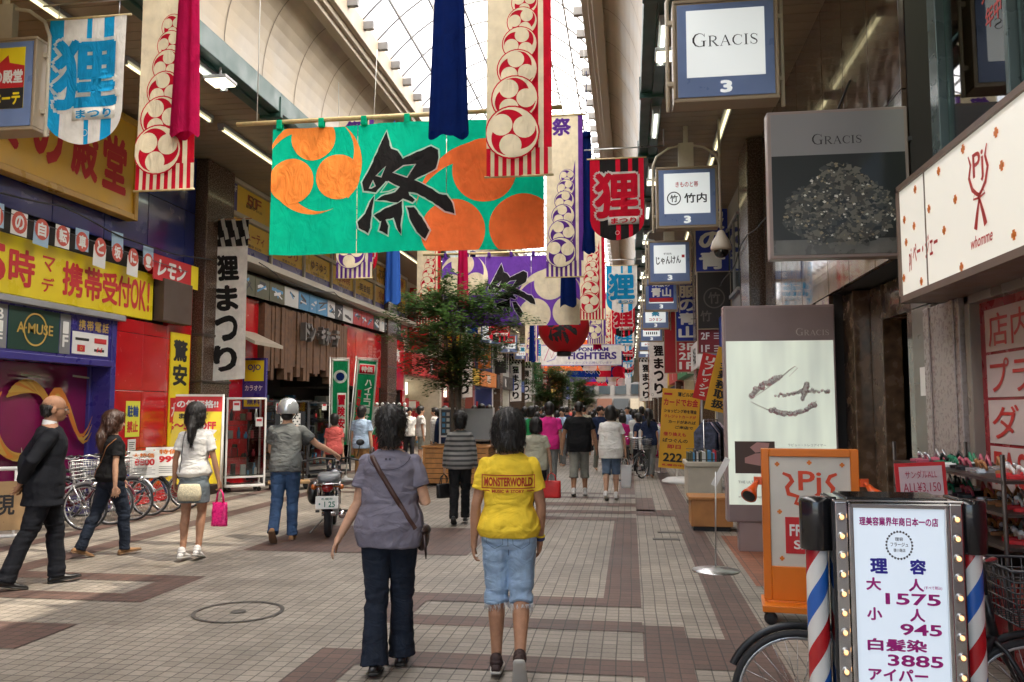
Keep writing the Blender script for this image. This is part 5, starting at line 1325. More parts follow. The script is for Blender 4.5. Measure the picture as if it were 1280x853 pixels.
def person(lab, pos, rz, H=1.7, male=True, skin=None, hair='short', hairm=None, top='tee', topm=None, bottom='long', botm=None, shoem=None,
           L=(0, 0, 0), R=(0, 0, 0), armL=((-.12, 0, -1), (-.08, .12, -1)), armR=((.12, 0, -1), (.08, .12, -1)), lean=0, head=(0, 0), wide=1., loose=.5,
           hem=-.06, flare=1., vox=.008, face=False, spread=.0, curl=(25, 25), group=None, hands=True, cat="person", sleeve=.62, palm=(None, None)):
    s = H / 1.70; skin = skin or SKIN; hairm = hairm or HAIR
    me0 = bpy.data.meshes.new("person"); root = bpy.data.objects.new("person", me0); COL.objects.link(root)
    tag(root, lab, cat, group); root.location = (pos[0], pos[1], 0); root.rotation_euler = (0, 0, rz)
    sw = (.175 if male else .150) * (1 + (wide - 1) * .4); hw = .084; hs = 1.10 if male else 1.13
    # legs
    legs = []; low = 1e9
    for sx, (a, b, p) in ((-1, L), (1, R)):
        a, b, p = radians(a), radians(b), radians(p)
        hip = V((sx * hw, 0, 0)); kn = hip + V((sx * spread * .5, sin(a), -cos(a))) * .42; an = kn + V((sx * spread * .3, sin(b), -cos(b))) * .405
        def ft(y, z, an=an, p=p): return an + V((0, y * cos(p) + z * sin(p), z * cos(p) - y * sin(p)))
        for y in (-.07, .05, .17): low = min(low, ft(y, -.085).z)
        legs.append((hip, kn, an, ft, sx, p))
    hz = -low
    up = V((0, 0, hz))
    tl = math.tan(radians(lean))
    def tz(x, y, z): return V((x, y + max(0, z) * tl, hz + z))     # a torso point at height z above the hip joint
    def sc(mb): mb.v = [(x * s, y * s, z * s) for (x, y, z) in mb.v]; return mb
    W = wide
    fem = 0 if male else 1
    prof = [(-.10, .105, .09, 0), (-.05, .150 + .012 * fem, .112, -.005), (.03, .162 + .012 * fem, .122, -.012), (.10, .152, .112, -.005), (.18, .140 - .016 * fem, .098, 0), (.26, .146 - .012 * fem, .1, .004),
            (.34, .156 - .012 * fem, .11, .008), (.41, .160 - .014 * fem, .106, .0), (.46, .142 - .012 * fem, .088, -.004), (.50, .108 - .008 * fem, .072, -.006), (.535, .070, .058, -.008)]
    body = MB()
    loft(body, [(tz(0, y, z), rx * W, ry * W) for z, rx, ry, y in prof])
    pv = tz(0, -.004, .60)
    # head and neck about the neck pivot
    Rh = Mx.Rotation(radians(head[0]), 4, 'Z') @ Mx.Rotation(radians(-head[1]), 4, 'X')
    def hd(x, y, z): q = Rh @ (V((x, y, z - .60)) * hs); return pv + q + V((0, .012 * (lean > 0), -.042))
    limb(body, [tz(0, -.006, .50), tz(0, -.002, .57), hd(0, .0, .66)], [.068 + .004 * male, .060, .058])
    def hball(mb, c, r, mi=0):
        t = MB(); t.ball((0, 0, 0), tuple(q * 1.0 for q in r), 18, 12)
        for v in t.v:
            q = hd(c[0] + v[0], c[1] + v[1], c[2] + v[2]); mb.v.append(tuple(q))
        o = len(mb.v) - len(t.v); mb.f += [tuple(i + o for i in f_) for f_ in t.f]; mb.m += [mi] * len(t.f); mb.s += [True] * len(t.f)
    hball(body, (0, -.008, .735), (.074, .092, .086)); hball(body, (0, .02, .685), (.062, .072, .07)); hball(body, (0, .042, .645), (.042, .045, .035))
    hball(body, (0, .1, .69), (.013, .019, .018)); hball(body, (0, .088, .71), (.01, .014, .03)); hball(body, (0, .083, .655), (.026, .012, .011))
    for sx in (-1, 1): hball(body, (sx * .074, -.005, .695), (.011, .02, .03))
    # arms and hands
    arms = []
    for sx, (d1, d2), cu, pn in ((-1, armL, curl[0], palm[0]), (1, armR, curl[1], palm[1])):
        sh = tz(sx * sw, -.008, .448); d1 = V(d1).normalized(); d2 = V(d2).normalized()
        el = sh + d1 * .275; wr = el + d2 * .245; k = (1. if male else .86) * (.6 + .4 * W)
        limb(body, [tz(sx * sw * .5, -.006, .462), sh, sh + d1 * .10, el, el + d2 * .07, el + d2 * .16, wr, wr + d2 * .03], [.05 * k, .053 * k, .047 * k, .038 * k, .040 * k, .034 * k, .026 * k, .026 * k])
        arms.append((sh, d1, el, d2, wr, k))
        if not hands: limb(body, [wr, wr + d2 * .08, wr + d2 * .16], [.026, .034, .022]); continue
        n = V(pn) if pn else V((-sx, .25, 0)); n = (n - d2 * n.dot(d2)).normalized(); sp = d2.cross(n).normalized()     # palm normal and finger row axis
        fwd_ = sp if (sp.y if abs(sp.y) > .15 else -sp.z) > 0 else -sp                              # thumb side
        f = .9 if not male else 1.
        for q in np.linspace(-1, 1, 4): limb(body, [wr + d2 * .005, wr + d2 * .05 * f + fwd_ * q * .024 * f, wr + d2 * .088 * f + fwd_ * q * .031 * f], [.016, .015 * f, .0115 * f], 8)
        for q, ln in zip((1, .34, -.34, -1), (.074, .084, .078, .062)):
            p = wr + d2 * .088 * f + fwd_ * q * .034 * f; dd = (d2 + fwd_ * q * .17).normalized(); ch = [p]; ang = radians(cu)
            for j in range(3):
                ax = dd.cross(n).normalized(); dd = (Mx.Rotation(ang * (.5 + .35 * j), 3, ax) @ dd).normalized(); p = p + dd * ln * f * (.42, .32, .26)[j]; ch.append(p)
            limb(body, ch, [.0095 * f, .0088 * f, .0080 * f, .0066 * f], 8)
        p = wr + d2 * .025 + fwd_ * .018; limb(body, [p, p + (d2 * .55 + fwd_ * .75 + n * .25).normalized() * .042 * f, p + (d2 * .55 + fwd_ * .75 + n * .25).normalized() * .042 * f + (d2 * .9 + fwd_ * .25 + n * .3).normalized() * .034 * f, p + (d2 * .55 + fwd_ * .75 + n * .25).normalized() * .042 * f + (d2 * .95 + fwd_ * .1 + n * .35).normalized() * .06 * f], [.0165 * f, .0125 * f, .011 * f, .0085 * f], 8)
    # bare legs
    for (hip, kn, an, ft, sx, p) in legs:
        calf = kn.lerp(an, .3) + V((0, -.014, 0)); k = (1. if male else .95) * (.5 + .5 * W)
        limb(body, [hip + up, hip.lerp(kn, .4) + up, kn + up + V((0, .004, 0)), calf + up, kn.lerp(an, .68) + up, an + up, an + up + V((0, 0, -.02))], [.085 * k, .077 * k, .054 * k, .056 * k, .042 * k, .034 * k, .034])
        if shoem is None: limb(body, [ft(-.04, -.045) + up, ft(.06, -.055) + up, ft(.15, -.065) + up], [.032, .03, .02])
    sd = (pos[0] * 7.7 + pos[1] * 3.1) % 50
    fuse(sc(body), "person", skin, None, vox * s * (.85 if vox > .0076 else .68), 2, None, root)
    def part(nm, m):
        o = bpy.data.objects.new(nm, bpy.data.meshes.new(nm)); COL.objects.link(o); o.parent = root; return o
    info = dict(root=root, s=s, hz=hz, arms=arms, legs=legs, tz=tz, hd=hd, up=up)
    # top
    if top:
        tm = MB(); off = .014 + .010 * loose
        rg = []
        for z, rx, ry, y in prof:
            if z < hem + .005: continue
            bx_, by_ = (rx, ry) if z > -.02 else (max(rx, .158 + .01 * fem), max(ry, .118))
            if .05 < z < .34: bx_ = rx * (1 - loose) + .166 * loose; by_ = ry * (1 - loose) + .116 * loose
            q_ = .012 if z < .12 else 0; rg.append((tz(0, y, z), bx_ * W + off + q_, by_ * W + off + .004 + q_))
        hb = rg[0]; rg.insert(0, (tz(0, -.008, hem), .160 * W + off + .006 * flare, .119 * W + off + .006))
        if top == 'suit': rg.insert(0, (tz(0, -.012, hem - .06), .165 * W + off + .012, .13 * W + off + .012))
        rg[-1] = (rg[-1][0], .074, .062)
        loft(tm, rg)
        for (sh, d1, el, d2, wr, k), sx in zip(arms, (-1, 1)):
            if top == 'none_sleeve': limb(tm, [tz(sx * sw * .5, -.006, .455), tz(sx * sw * .9, -.006, .452)], [.055 * k, .05 * k]); continue
            lng = top in ('long', 'suit')
            a = [tz(sx * sw * .4, -.006, .466), sh + V((0, 0, .002)), sh + d1 * .10]; r_ = [.048 * k, .055 * k + off * .3, .054 * k + off * .6]
            if lng: a += [el, el + d2 * .1, wr + d2 * .0]; r_ += [.052 * k + off * .2, .049 * k + off * .2, .038 * k + off * .3]
            else: e_ = sh + d1 * .275 * sleeve; a += [e_]; r_ += [.057 * k + off * .8]
            tm.tube(a, r_, 14); tm.ball(a[1], r_[1], 14, 8)
        nm = {'suit': "jacket", 'long': "long_sleeved_top"}.get(top, "shirt")
        o = part(nm, topm); fuse(sc(tm), nm, topm, o, vox * s, 2, folds('top', .0135 * (1 if top != 'suit' else .8) * s, sd, hz * s) if vox < .012 else None, o); info['top'] = o
    if bottom:
        bm_ = MB(); W2 = .5 + .5 * W
        rg = [(tz(0, y, z), rx * W + .010, ry * W + .012) for z, rx, ry, y in prof if z <= .105]
        if bottom == 'skirt' or bottom == 'mini':
            ln = .30 if bottom == 'mini' else .52
            loft(bm_, [(tz(0, 0, -ln + .0), .185 * W, .155), (tz(0, 0, -.1), .18 * W, .14)] + rg[1:])
        else:
            loft(bm_, rg)
            full = bottom == 'long'; t_end = {'long': 2, 'shorts': 1.12, 'three': 1.45}.get(bottom, .55)
            for (hip, kn, an, ft, sx, p) in legs:
                ch = [(0, hip + up + V((0, -.006, -.02)), .102), (.45, hip.lerp(kn, .45) + up, .093), (.8, hip.lerp(kn, .8) + up, .080), (1, kn + up, .073), (1.3, kn.lerp(an, .3) + up + V((0, -.012, 0)), .070), (1.7, kn.lerp(an, .7) + up, .064 * (.4 + .6 * flare)), (2.0, an + up + V((0, -.01, -.035)), .066 * flare)]
                if not full: ch = [c for c in ch if c[0] < t_end] + [(t_end, (hip.lerp(kn, t_end) if t_end <= 1 else kn.lerp(an, t_end - 1)) + up, (.074 if t_end < 1.2 else .080))]; ch = [(a, b, (c if a < .2 else c * (.90 if a < .6 else .86)) + .012 * min(1, a)) for a, b, c in ch]
                bm_.tube([c[1] for c in ch], [c[2] * W2 for c in ch], 16); bm_.ball(ch[0][1], ch[0][2] * W2, 14, 8)
                info.setdefault('hem', []).append((ch[-1][1], ch[-1][2] * W2))
        nm = {'skirt': 'skirt', 'mini': 'skirt', 'shorts': 'shorts', 'three': 'shorts'}.get(bottom, 'trousers')
        o = part(nm, botm); fuse(sc(bm_), nm, botm, o, vox * s, 2, folds('leg', .011 * s, sd + 3, hz * s) if vox < .012 else None, o); info['bottom'] = o
    if shoem:
        for (hip, kn, an, ft, sx, p) in legs:
            sm_ = MB(); so = MB()
            K = [(-.085, .030, .05), (-.06, .037, .068), (-.01, .037, .078), (.05, .042, .06), (.11, .047, .042), (.155, .040, .034), (.185, .022, .024)]
            for mbx, lo, hi, g_ in ((sm_, .012, 1., 0.), (so, 0., .018, .004)):
                vs = []; fs = []; n = 12
                for (y, w_, h_) in K:
                    hh = h_ if mbx is sm_ else hi
                    for j in range(n):
                        a = 2 * pi * j / n; xx = (w_ + g_) * cos(a); zz = lo + (hh - lo) * (.5 + .5 * math.copysign(abs(sin(a)) ** .6, sin(a)))
                        if mbx is sm_ and zz > .5 * hh: xx *= .78
                        q = ft(y * (1.02 if g_ else 1), -.085 + zz) + up; vs.append((q.x + xx, q.y, q.z))
                for i in range(len(K) - 1):
                    for j in range(n): a = i * n + j; b = i * n + (j + 1) % n; fs.append((a, b, b + n, a + n))
                fs.append(tuple(range(n - 1, -1, -1))); fs.append(tuple(range((len(K) - 1) * n, len(K) * n)))
                mbx.add(vs, fs, 0, True)
            if bottom != 'long': limb(sm_, [ft(-.03, -.03) + up, ft(-.032, .0) + up], [.044, .042])
            o = sc(sm_).build("shoe", shoem[0], root); sc(so).build("sole", shoem[1], o)
    # hair
    if hair in ('short', 'bob', 'long', 'bald', 'crop'):
        hm = MB()
        if hair == 'short': hball(hm, (0, -.018, .75), (.094, .110, .098)); hball(hm, (0, -.042, .695), (.086, .075, .078)); hball(hm, (0, -.048, .645), (.074, .05, .05)); hball(hm, (0, .035, .80), (.07, .062, .035))
        if hair == 'crop': hball(hm, (0, -.014, .745), (.079, .098, .085)); hball(hm, (0, -.04, .69), (.07, .062, .045))
        if hair == 'bald': hball(hm, (0, -.030, .712), (.079, .082, .052)); hball(hm, (0, -.045, .68), (.070, .056, .05))
        if hair in ('bob', 'long'): hball(hm, (0, -.014, .752), (.096, .112, .098)); hball(hm, (0, -.03, .70), (.105, .090, .095)); hball(hm, (0, -.032, .648), (.102, .08, .062)); hball(hm, (0, .045, .795), (.066, .054, .036))
        if hair == 'long':
            q = [hd(0, -.05, .68), hd(0, -.075, .60), tz(0, -.118, .52), tz(0, -.132, .42), tz(0.005, -.135, .345)]
            hm.tube(q, [.088, .088, .082, .062, .02], 14, flat=.6); hm.ball(q[0], .085, 14, 8)
        o = part("hair", hairm); NEARHAIR.append((o, hairm, hair, s)) if vox < .012 else None; fuse(sc(hm), "hair", hairm, o, min(vox, .008) * s if vox < .012 else vox * s, 1, folds('hair', .0055 * s, sd, 0) if vox < .012 else None, o); info['hair'] = o
    if face:
        for sx in (-1, 1):
            e = MB(); c = hd(sx * .03, .083, .712); e.ball(c, (.013, .011, .009), 12, 8); c2 = hd(sx * .03, .092, .712); e.ball(c2, .0055, 10, 6, 1); sc(e).build("eye", [WHITE, BLACK], root)
            b = MB(); b.tube([hd(sx * .014, .093, .732), hd(sx * .032, .09, .737), hd(sx * .05, .075, .73)], [.004, .0045, .003], 6); sc(b).build("eyebrow", hairm, root)
        e = MB(); e.tube([hd(-.022, .088, .656), hd(0, .096, .655), hd(.022, .088, .656)], [.003, .006, .003], 8); sc(e).build("mouth", mat("lip", (.38, .12, .1), .5), root)
    return info

def extra(info, mb, nm, m):
    """clothing detail in the person's own scaled frame"""
    s = info['s']; mb.v = [(x * s, y * s, z * s) for (x, y, z) in mb.v]
    return mb.build(nm, m, info['root'])
def world_pt(info, p):
    r = info['root']; q = V(p) * info['s']; c, s_ = cos(r.rotation_euler.z), sin(r.rotation_euler.z)
    return V((r.location.x + q.x * c - q.y * s_, r.location.y + q.x * s_ + q.y * c, q.z))

BLK_TOP = fabric("black_jersey", (.012, .012, .013)); LEATHER_B = mat("black_leather", (.014, .013, .013), .3, bump=.1, bscale=120); SOLE = mat("pale_sole", (.5, .48, .44), .7); SOLED = mat("dark_sole", (.03, .028, .026), .8)
SNEAK = (mat("dark_sneaker", (.04, .02, .018), .7), SOLE); WSNEAK = (mat("white_sneaker", (.62, .60, .58), .6), SOLE); BSHOE = (LEATHER_B, SOLED); TANSHOE = (mat("tan_suede", (.30, .16, .07), .85), mat("tan_sole", (.22, .13, .07), .8))
INDIGO = denim("indigo_denim", (.018, .024, .038)); MIDDEN = denim("mid_denim", (.045, .085, .17)); PALED = denim("pale_denim", (.30, .42, .58)); CHAR = crease(mat("charcoal_wool", (.013, .014, .018), .85, var=.1, vscale=14, bump=.12, bscale=700, spec=.15), 3.5, .022, .5)
GREYT = fabric("lavender_grey_jersey", (.175, .165, .21)); YELT = fabric("yellow_jersey", (.80, .56, .045)); WTEE = fabric("white_jersey", (.72, .70, .66)); GPOLO = fabric("slate_jersey", (.13, .135, .13))

P_grey = person("woman in a lavender grey shirt and dark flared jeans walking away with a brown strap", (-1.53, 5.2), radians(9), 1.62, False, hair='short', top='tee', topm=GREYT, botm=INDIGO, shoem=BSHOE,
    L=(-3, -11, 6), R=(13, 5, -6), armL=((-.20, -.02, -1), (-.42, -.28, -.85)), armR=((.30, -.12, -.92), (-.25, .86, .05)), wide=1.14, loose=.6, flare=1.32, vox=.0075, head=(6, 0), hem=-.10, curl=(20, 30), spread=-.03)
P_yel = person("woman in a yellow printed shirt and frayed pale denim shorts walking away", (-.76, 5.2), radians(5), 1.58, False, hair='bob', top='tee', topm=YELT, bottom='shorts', botm=PALED, shoem=SNEAK, skin=SKIN2,
    L=(4, -2, 0), R=(-2, -34, 52), armL=((-.24, -.10, -1), (-.06, .10, -1)), armR=((.22, .04, -1), (-.04, .22, -1)), wide=1.10, loose=.12, vox=.0075, head=(-3, -2), hem=-.02, curl=(32, 40))
P_suit = person("balding man in a dark suit walking with his hands clasped behind his back", (-5.46, 7.17), radians(-46), 1.77, True, skin=SKIN2, hair='bald', top='suit', topm=CHAR, botm=CHAR, shoem=BSHOE,
    L=(16, 4, -8), R=(-16, -22, 12), armL=((-.22, -.55, -.8), (.66, -.10, -.76)), armR=((.22, -.55, -.8), (-.64, -.22, -.74)), lean=3, wide=1.12, loose=.45, hem=-.12, face=True, vox=.008, head=(-6, 6), flare=1.12, palm=((0, -1, .2), (0, -1, .2)))
P_blk = person("woman with long brown hair in a black shirt and dark jeans walking past the bicycles", (-5.83, 8.74), radians(-30), 1.60, False, hair='long', hairm=HAIRB, top='tee', topm=BLK_TOP, botm=INDIGO, shoem=TANSHOE,
    L=(-17, -24, 18), R=(18, 4, -6), armL=((-.1, .25, -1), (0, .5, -.8)), armR=((.14, -.16, -1), (.10, -.02, -1)), vox=.008, head=(-10, 4), hem=-.02, loose=.25)
P_girl = person("slim girl in a white shirt and grey mini skirt walking away with a pink bag", (-4.77, 8.64), radians(8), 1.65, False, skin=SKIN2, hair='long', top='tee', topm=WTEE, bottom='mini', botm=denim("grey_denim", (.16, .19, .21)), shoem=WSNEAK,
    L=(-4, -10, 5), R=(8, -8, 14), armL=((-.25, -.05, -1), (-.05, .1, -1)), armR=((.28, .02, -1), (.20, .10, -1)), wide=.93, vox=.008, hem=-.01, loose=.4, spread=-.05, curl=(25, 60))
P_helm = person("man in a silver helmet, slate shirt and jeans pushing a motorcycle", (-4.32, 10.05), radians(14), 1.72, True, hair=None, top='tee', topm=GPOLO, botm=MIDDEN, shoem=TANSHOE,
    L=(-8, -38, 42), R=(8, 0, 0), armL=((-.1, .35, -.9), (.1, .8, -.4)), armR=((.62, .30, -.62), (.72, .42, -.42)), wide=1.05, vox=.009, lean=6, hem=-.06, loose=.6, curl=(30, 65), palm=(None, (0, 0, -1)))
STRIPE = bpy.data.materials.new("striped_knit"); STRIPE.use_nodes = True; nt = STRIPE.node_tree; b = nt.nodes["Principled BSDF"]; tc = nt.nodes.new("ShaderNodeTexCoord"); wv = nt.nodes.new("ShaderNodeTexWave"); wv.bands_direction = 'Z'; wv.inputs["Scale"].default_value = 4.5; wv.inputs["Distortion"].default_value = .6; wv.inputs["Detail"].default_value = 2
cr = nt.nodes.new("ShaderNodeValToRGB"); cr.color_ramp.elements[0].color = (.05, .05, .05, 1); cr.color_ramp.elements[1].color = (.24, .23, .22, 1); cr.color_ramp.elements[0].position = .25; cr.color_ramp.elements[1].position = .6
nt.links.new(tc.outputs["Object"], wv.inputs["Vector"]); nt.links.new(wv.outputs[0], cr.inputs[0]); nt.links.new(cr.outputs[0], b.inputs["Base Color"]); b.inputs["Roughness"].default_value = .9
P_str = person("woman in a grey striped knit and black trousers carrying a black handbag", (-2.45, 11.86), radians(9), 1.55, False, hair='short', top='long', topm=STRIPE, botm=fabric("black_trouser", (.014, .014, .015)), shoem=BSHOE,
    L=(-10, -20, 25), R=(10, 3, 0), armL=((-.22, .0, -1), (-.12, .1, -1)), armR=((.25, 0, -1), (.1, .2, -1)), wide=1.08, vox=.010, hem=-.08, loose=.8, curl=(70, 30), flare=1.05)
BEIGE = fabric("beige_jersey", (.42, .40, .31)); KHAKI = fabric("stone_cotton", (.24, .24, .21)); GREYB = fabric("grey_cotton", (.16, .165, .16)); DARKB = fabric("dark_cotton", (.03, .03, .035)); PINKT = fabric("hot_pink_jersey", (.62, .03, .22)); GREENT = fabric("green_jersey", (.03, .30, .10)); BLUET = fabric("pale_blue_shirt", (.38, .50, .66)); BROWNB = fabric("tan_trouser", (.27, .15, .06)); REDS = fabric("red_print_jersey", (.5, .1, .09)); NAVYB = fabric("navy_cotton", (.02, .03, .07))
P_bei = person("short woman in a beige top carrying a red bag", (-1.46, 12.9), radians(-3), 1.47, False, hair='bob', top='tee', topm=BEIGE, botm=DARKB, shoem=BSHOE, L=(-8, -14, 10), R=(10, 2, 0), wide=1.15, vox=.011, hem=-.1, loose=.8, armR=((.3, .02, -1), (.1, .15, -1)), curl=(25, 70))
P_pnk = person("man in a hot pink shirt and grey trousers walking away", (-1.62, 16.7), radians(0), 1.74, True, hair='short', top='tee', topm=PINKT, botm=GREYB, shoem=SNEAK, L=(10, 2, 0), R=(-8, -18, 15), vox=.012, hem=-.1, loose=.85, wide=1.05)
P_bks = person("broad man in a black shirt and baggy grey trousers walking away", (-.98, 15.98), radians(3), 1.76, True, skin=SKIN2, hair='crop', top='tee', topm=BLK_TOP, bottom='three', botm=KHAKI, shoem=WSNEAK, L=(-8, -14, 12), R=(10, 1, 0), vox=.012, hem=-.12, loose=.95, wide=1.22, spread=.06, armL=((-.35, 0, -1), (-.12, .1, -1)), armR=((.35, 0, -1), (.15, .15, -1)))
P_wht = person("person in a big white shirt and denim shorts carrying a white plastic bag", (-.36, 15.36), radians(-4), 1.65, False, hair='bob', top='tee', topm=WTEE, bottom='shorts', botm=denim("washed_denim", (.12, .17, .25)), shoem=WSNEAK, L=(-6, -20, 20), R=(8, 0, 0), vox=.012, hem=-.16, loose=1., wide=1.2, armR=((.3, .05, -1), (.1, .1, -1)), curl=(25, 65))
# people standing by the porch, the planters and the stalls
MEM = [
 ("man in a pale blue shirt and tan trousers standing beyond the motorcycle", (-5.6, 16.9), -10, 1.68, True, 'short', 'tee', BLUET, 'long', BROWNB),
 ("person in a red patterned shirt half hidden behind the helmeted man", (-5.95, 16.2), 20, 1.52, False, 'short', 'tee', REDS, 'long', DARKB),
 ("young man in white shirt and pale cargo shorts standing in profile by the planters", (-6.25, 24.4), -60, 1.70, True, 'short', 'tee', WTEE, 'shorts', KHAKI),
 ("young man in a white shirt and dark trousers facing the young man in cargo shorts", (-6.75, 24.9), -150, 1.68, True, 'short', 'tee', WTEE, 'long', DARKB),
 ("young man in a white shirt standing right behind the one in cargo shorts", (-6.05, 25.3), 100, 1.66, True, 'short', 'tee', WTEE, 'long', KHAKI),
 ("woman with reddish hair in a black dress beside the grey notice board", (-3.85, 22.0), 10, 1.58, False, 'bob', 'none_sleeve', BLK_TOP, 'skirt', BLK_TOP),
 ("person with short dark hair and a pale shirt between the striped and beige women", (-2.7, 21.3), 0, 1.66, True, 'short', 'tee', BLUET, 'long', DARKB),
 ("person in a green shirt beside the man in hot pink", (-2.28, 19.2), 0, 1.68, True, 'short', 'tee', GREENT, 'long', NAVYB),
 ("dark haired person in a black shirt at the yellow kanji board", (.5, 24.5), 10, 1.62, True, 'short', 'tee', BLK_TOP, 'long', DARKB),
 ("shopper in a navy shirt bending near the hanging clothes", (.2, 22.4), 60, 1.5, False, 'bob', 'tee', NAVYB, 'long', DARKB)]
for (lab, pos, rz, H_, ml, hr, tp_, tm_, bt, bm2) in MEM:
    rr = random.Random(lab); a = rr.uniform(4, 12)
    person(lab, pos, radians(rz), H_, ml, hair=hr, hairm=HAIRB if 'reddish' in lab else HAIR, top=tp_, topm=tm_, bottom=bt, botm=bm2, shoem=rr.choice([SNEAK, WSNEAK, BSHOE]), L=(a, a - 8, 0), R=(-a * .6, -a, 6), vox=.014, hem=-.09, loose=.7, hands=False)

flush()
# loose strands over every near head of hair, lying along its surface
for (o, hm_, kind, s) in NEARHAIR:
    me = o.data; r = random.Random(len(me.vertices)); m_ = MB(); nv = len(me.vertices)
    zmin = min(v.co.z for v in me.vertices); zmax = max(v.co.z for v in me.vertices)
    for k in range({'bald': 260, 'crop': 500}.get(kind, 1300)):
        v = me.vertices[r.randrange(nv)]; n = v.normal; p = v.co
        k_ = .5 if kind == 'short' else .2; t_ = V((r.gauss(0, k_), r.gauss(0, k_) - .12, -1)); t_ = t_ - n * n.dot(t_)
        if t_.length < .15: t_ = V((r.uniform(-1, 1), r.uniform(-1, .3), 0)); t_ = t_ - n * n.dot(t_)
        t_.normalize(); L_ = r.uniform(.03, .075) * s * (.5 if kind in ('bald', 'crop') else (1.5 if kind == 'long' and p.z < zmin + .3 else 1)); w_ = r.uniform(.0012, .003)
        b_ = n.cross(t_) * w_; lift = r.uniform(.002, .012 if kind != 'short' else .022) * s
        q0 = p + n * .0005; q1 = p + t_ * L_ * .5 + n * lift; q2 = p + t_ * L_ + n * (lift * r.uniform(-.4, 1.0)) + V((0, 0, -.004))
        m_.add([q0 - b_, q0 + b_, q1 + b_ * .8, q1 - b_ * .8, q2], [(0, 1, 2, 3), (3, 2, 4)])
    m_.build("hair_strands", hm_, o)
# ---- details of the two women in front
def bvh(o):
    me = o.data; return BVHTree.FromPolygons([v.co.copy() for v in me.vertices], [tuple(p.vertices) for p in me.polygons])
def on_back(tree, x, z, off=.003, d=1):
    h = tree.ray_cast(V((x, -1 * d, z)), V((0, 1 * d, 0)))
    return h[0] + V((0, -off * d, 0)) if h[0] else None
def wrap(mb, tree, off):
    for i, (x, y, z) in enumerate(mb.v):
        p = on_back(tree, x, z, off - y)
        if p: mb.v[i] = tuple(p)
# print on the yellow shirt
s = P_yel['s']; hz = P_yel['hz'] * s; tr = bvh(P_yel['top'])
m_ = MB(); cz = hz + .345 * s
text(m_, "MONSTERWORLD", 0, cz, .30, .056, 0, 0, .05); text(m_, "MUSIC ★ STORY", 0, cz - .056, .20, .024, 0, 0, .04)
for (a, b, c, d) in ((-.165, .165, cz + .037, cz + .043), (-.165, .165, cz - .042, cz - .036)):
    for k in range(20): x0 = a + (b - a) * k / 20; x1 = a + (b - a) * (k + 1) / 20; m_.poly([(x0, c), (x1, c), (x1, d), (x0, d)])
for x in (-.165, .16): m_.poly([(x, cz - .04), (x + .005, cz - .04), (x + .005, cz + .04), (x, cz + .04)])
for x in (-.16, .115): m_.poly([(x, cz - .058), (x + .045, cz - .058), (x + .045, cz - .053), (x, cz - .053)])
wrap(m_, tr, .003); m_.build("shirt_print", mat("brick_print", (.45, .05, .02), .8), P_yel['root'])
# pockets, seam and frayed hems of the denim shorts
tb = bvh(P_yel['bottom']); m_ = MB(); zt = hz + .03 * s
def seam(pts, w=.0035):
    for i in range(len(pts) - 1):
        (x0, z0), (x1, z1) = pts[i], pts[i + 1]
        for k in range(6):
            a, b = k / 6, (k + 1) / 6; stroke(m_, [(x0 + (x1 - x0) * a, z0 + (z1 - z0) * a), (x0 + (x1 - x0) * b, z0 + (z1 - z0) * b)], w)
for sx in (-1, 1):
    c = sx * .082; seam([(c - .055, zt + .01), (c + .055, zt + .015), (c + .05, zt - .085), (c, zt - .115), (c - .05, zt - .085), (c - .055, zt + .01)])
seam([(0, zt + .04), (0, zt - .16)], .006)
wrap(m_, tb, .0025); m_.build("stitching", mat("stitch_blue", (.14, .2, .3), .8), P_yel['root'])
m_ = MB(); rr = random.Random(2)
for (c, r_) in P_yel['hem']:
    c = c * s; r_ *= s
    for k in range(70):
        a = rr.uniform(0, 2 * pi); q = c + V((cos(a) * r_ * .98, sin(a) * r_ * .98, .012)); e = q + V((rr.uniform(-.012, .012), rr.uniform(-.01, .01), -rr.uniform(.02, .055)))
        m_.tube([q, q.lerp(e, .5) + V((rr.uniform(-.006, .006), 0, 0)), e], .0011, 4, 0)
m_.build("frayed_hem", mat("white_thread", (.6, .63, .66), .9), P_yel['root'])
sh, d1_, el, d2_, wr, k = P_yel['arms'][1]
m_ = MB(); T_ = Mx.Translation(wr * s - d2_ * .012) @ d2_.to_track_quat('Z', 'Y').to_matrix().to_4x4(); m_.torus((0, 0, 0), .027, .006, 'z', 20, 6, 0, T_, flat=1.8); m_.torus((0, 0, -.018), .028, .004, 'z', 20, 6, 1, T_, flat=1.6); m_.build("wristband", [mat("navy_strap", (.02, .03, .12), .5), YELT], P_yel['root'])
# strap, collar seam and bag of the woman in grey
s = P_grey['s']; hz = P_grey['hz'] * s; tr = bvh(P_grey['top'])
bag = thing("shoulder_bag", "brown shoulder bag and strap worn by the woman in lavender grey", "bag", P_grey['root'].location, P_grey['root'].rotation_euler.z)
m_ = MB(); A_ = V((-.115, 0, hz + .51 * s)); B_ = V((.175, 0, hz + .02 * s)); L_ = []
for i in range(37):
    q = A_.lerp(B_, i / 36); p = on_back(tr, q.x, q.z, .006); L_.append(p or q)
vs = []; fs = []
for i, p in enumerate(L_):
    n = V((.86, 0, .51)); vs += [p + n * .0155, p - n * .0155, p - n * .0155 + V((0, .004, 0)), p + n * .0155 + V((0, .004, 0))]
for i in range(36): a = 4 * i; fs += [(a, a + 1, a + 5, a + 4), (a + 1, a + 2, a + 6, a + 5), (a + 3, a, a + 4, a + 7)]
m_.add(vs, fs, 0, True); 
m_.tube([L_[0], L_[0] + V((-.005, .06, .028)), L_[0] + V((-.0, .13, -.02)), V((0, .15, hz + .35 * s)), V((.12, .16, hz + .15 * s)), V((.2, .07, hz + .02 * s))], .009, 8)
m_.build("strap", mat("brown_leather", (.055, .022, .016), .4, var=.2), bag)
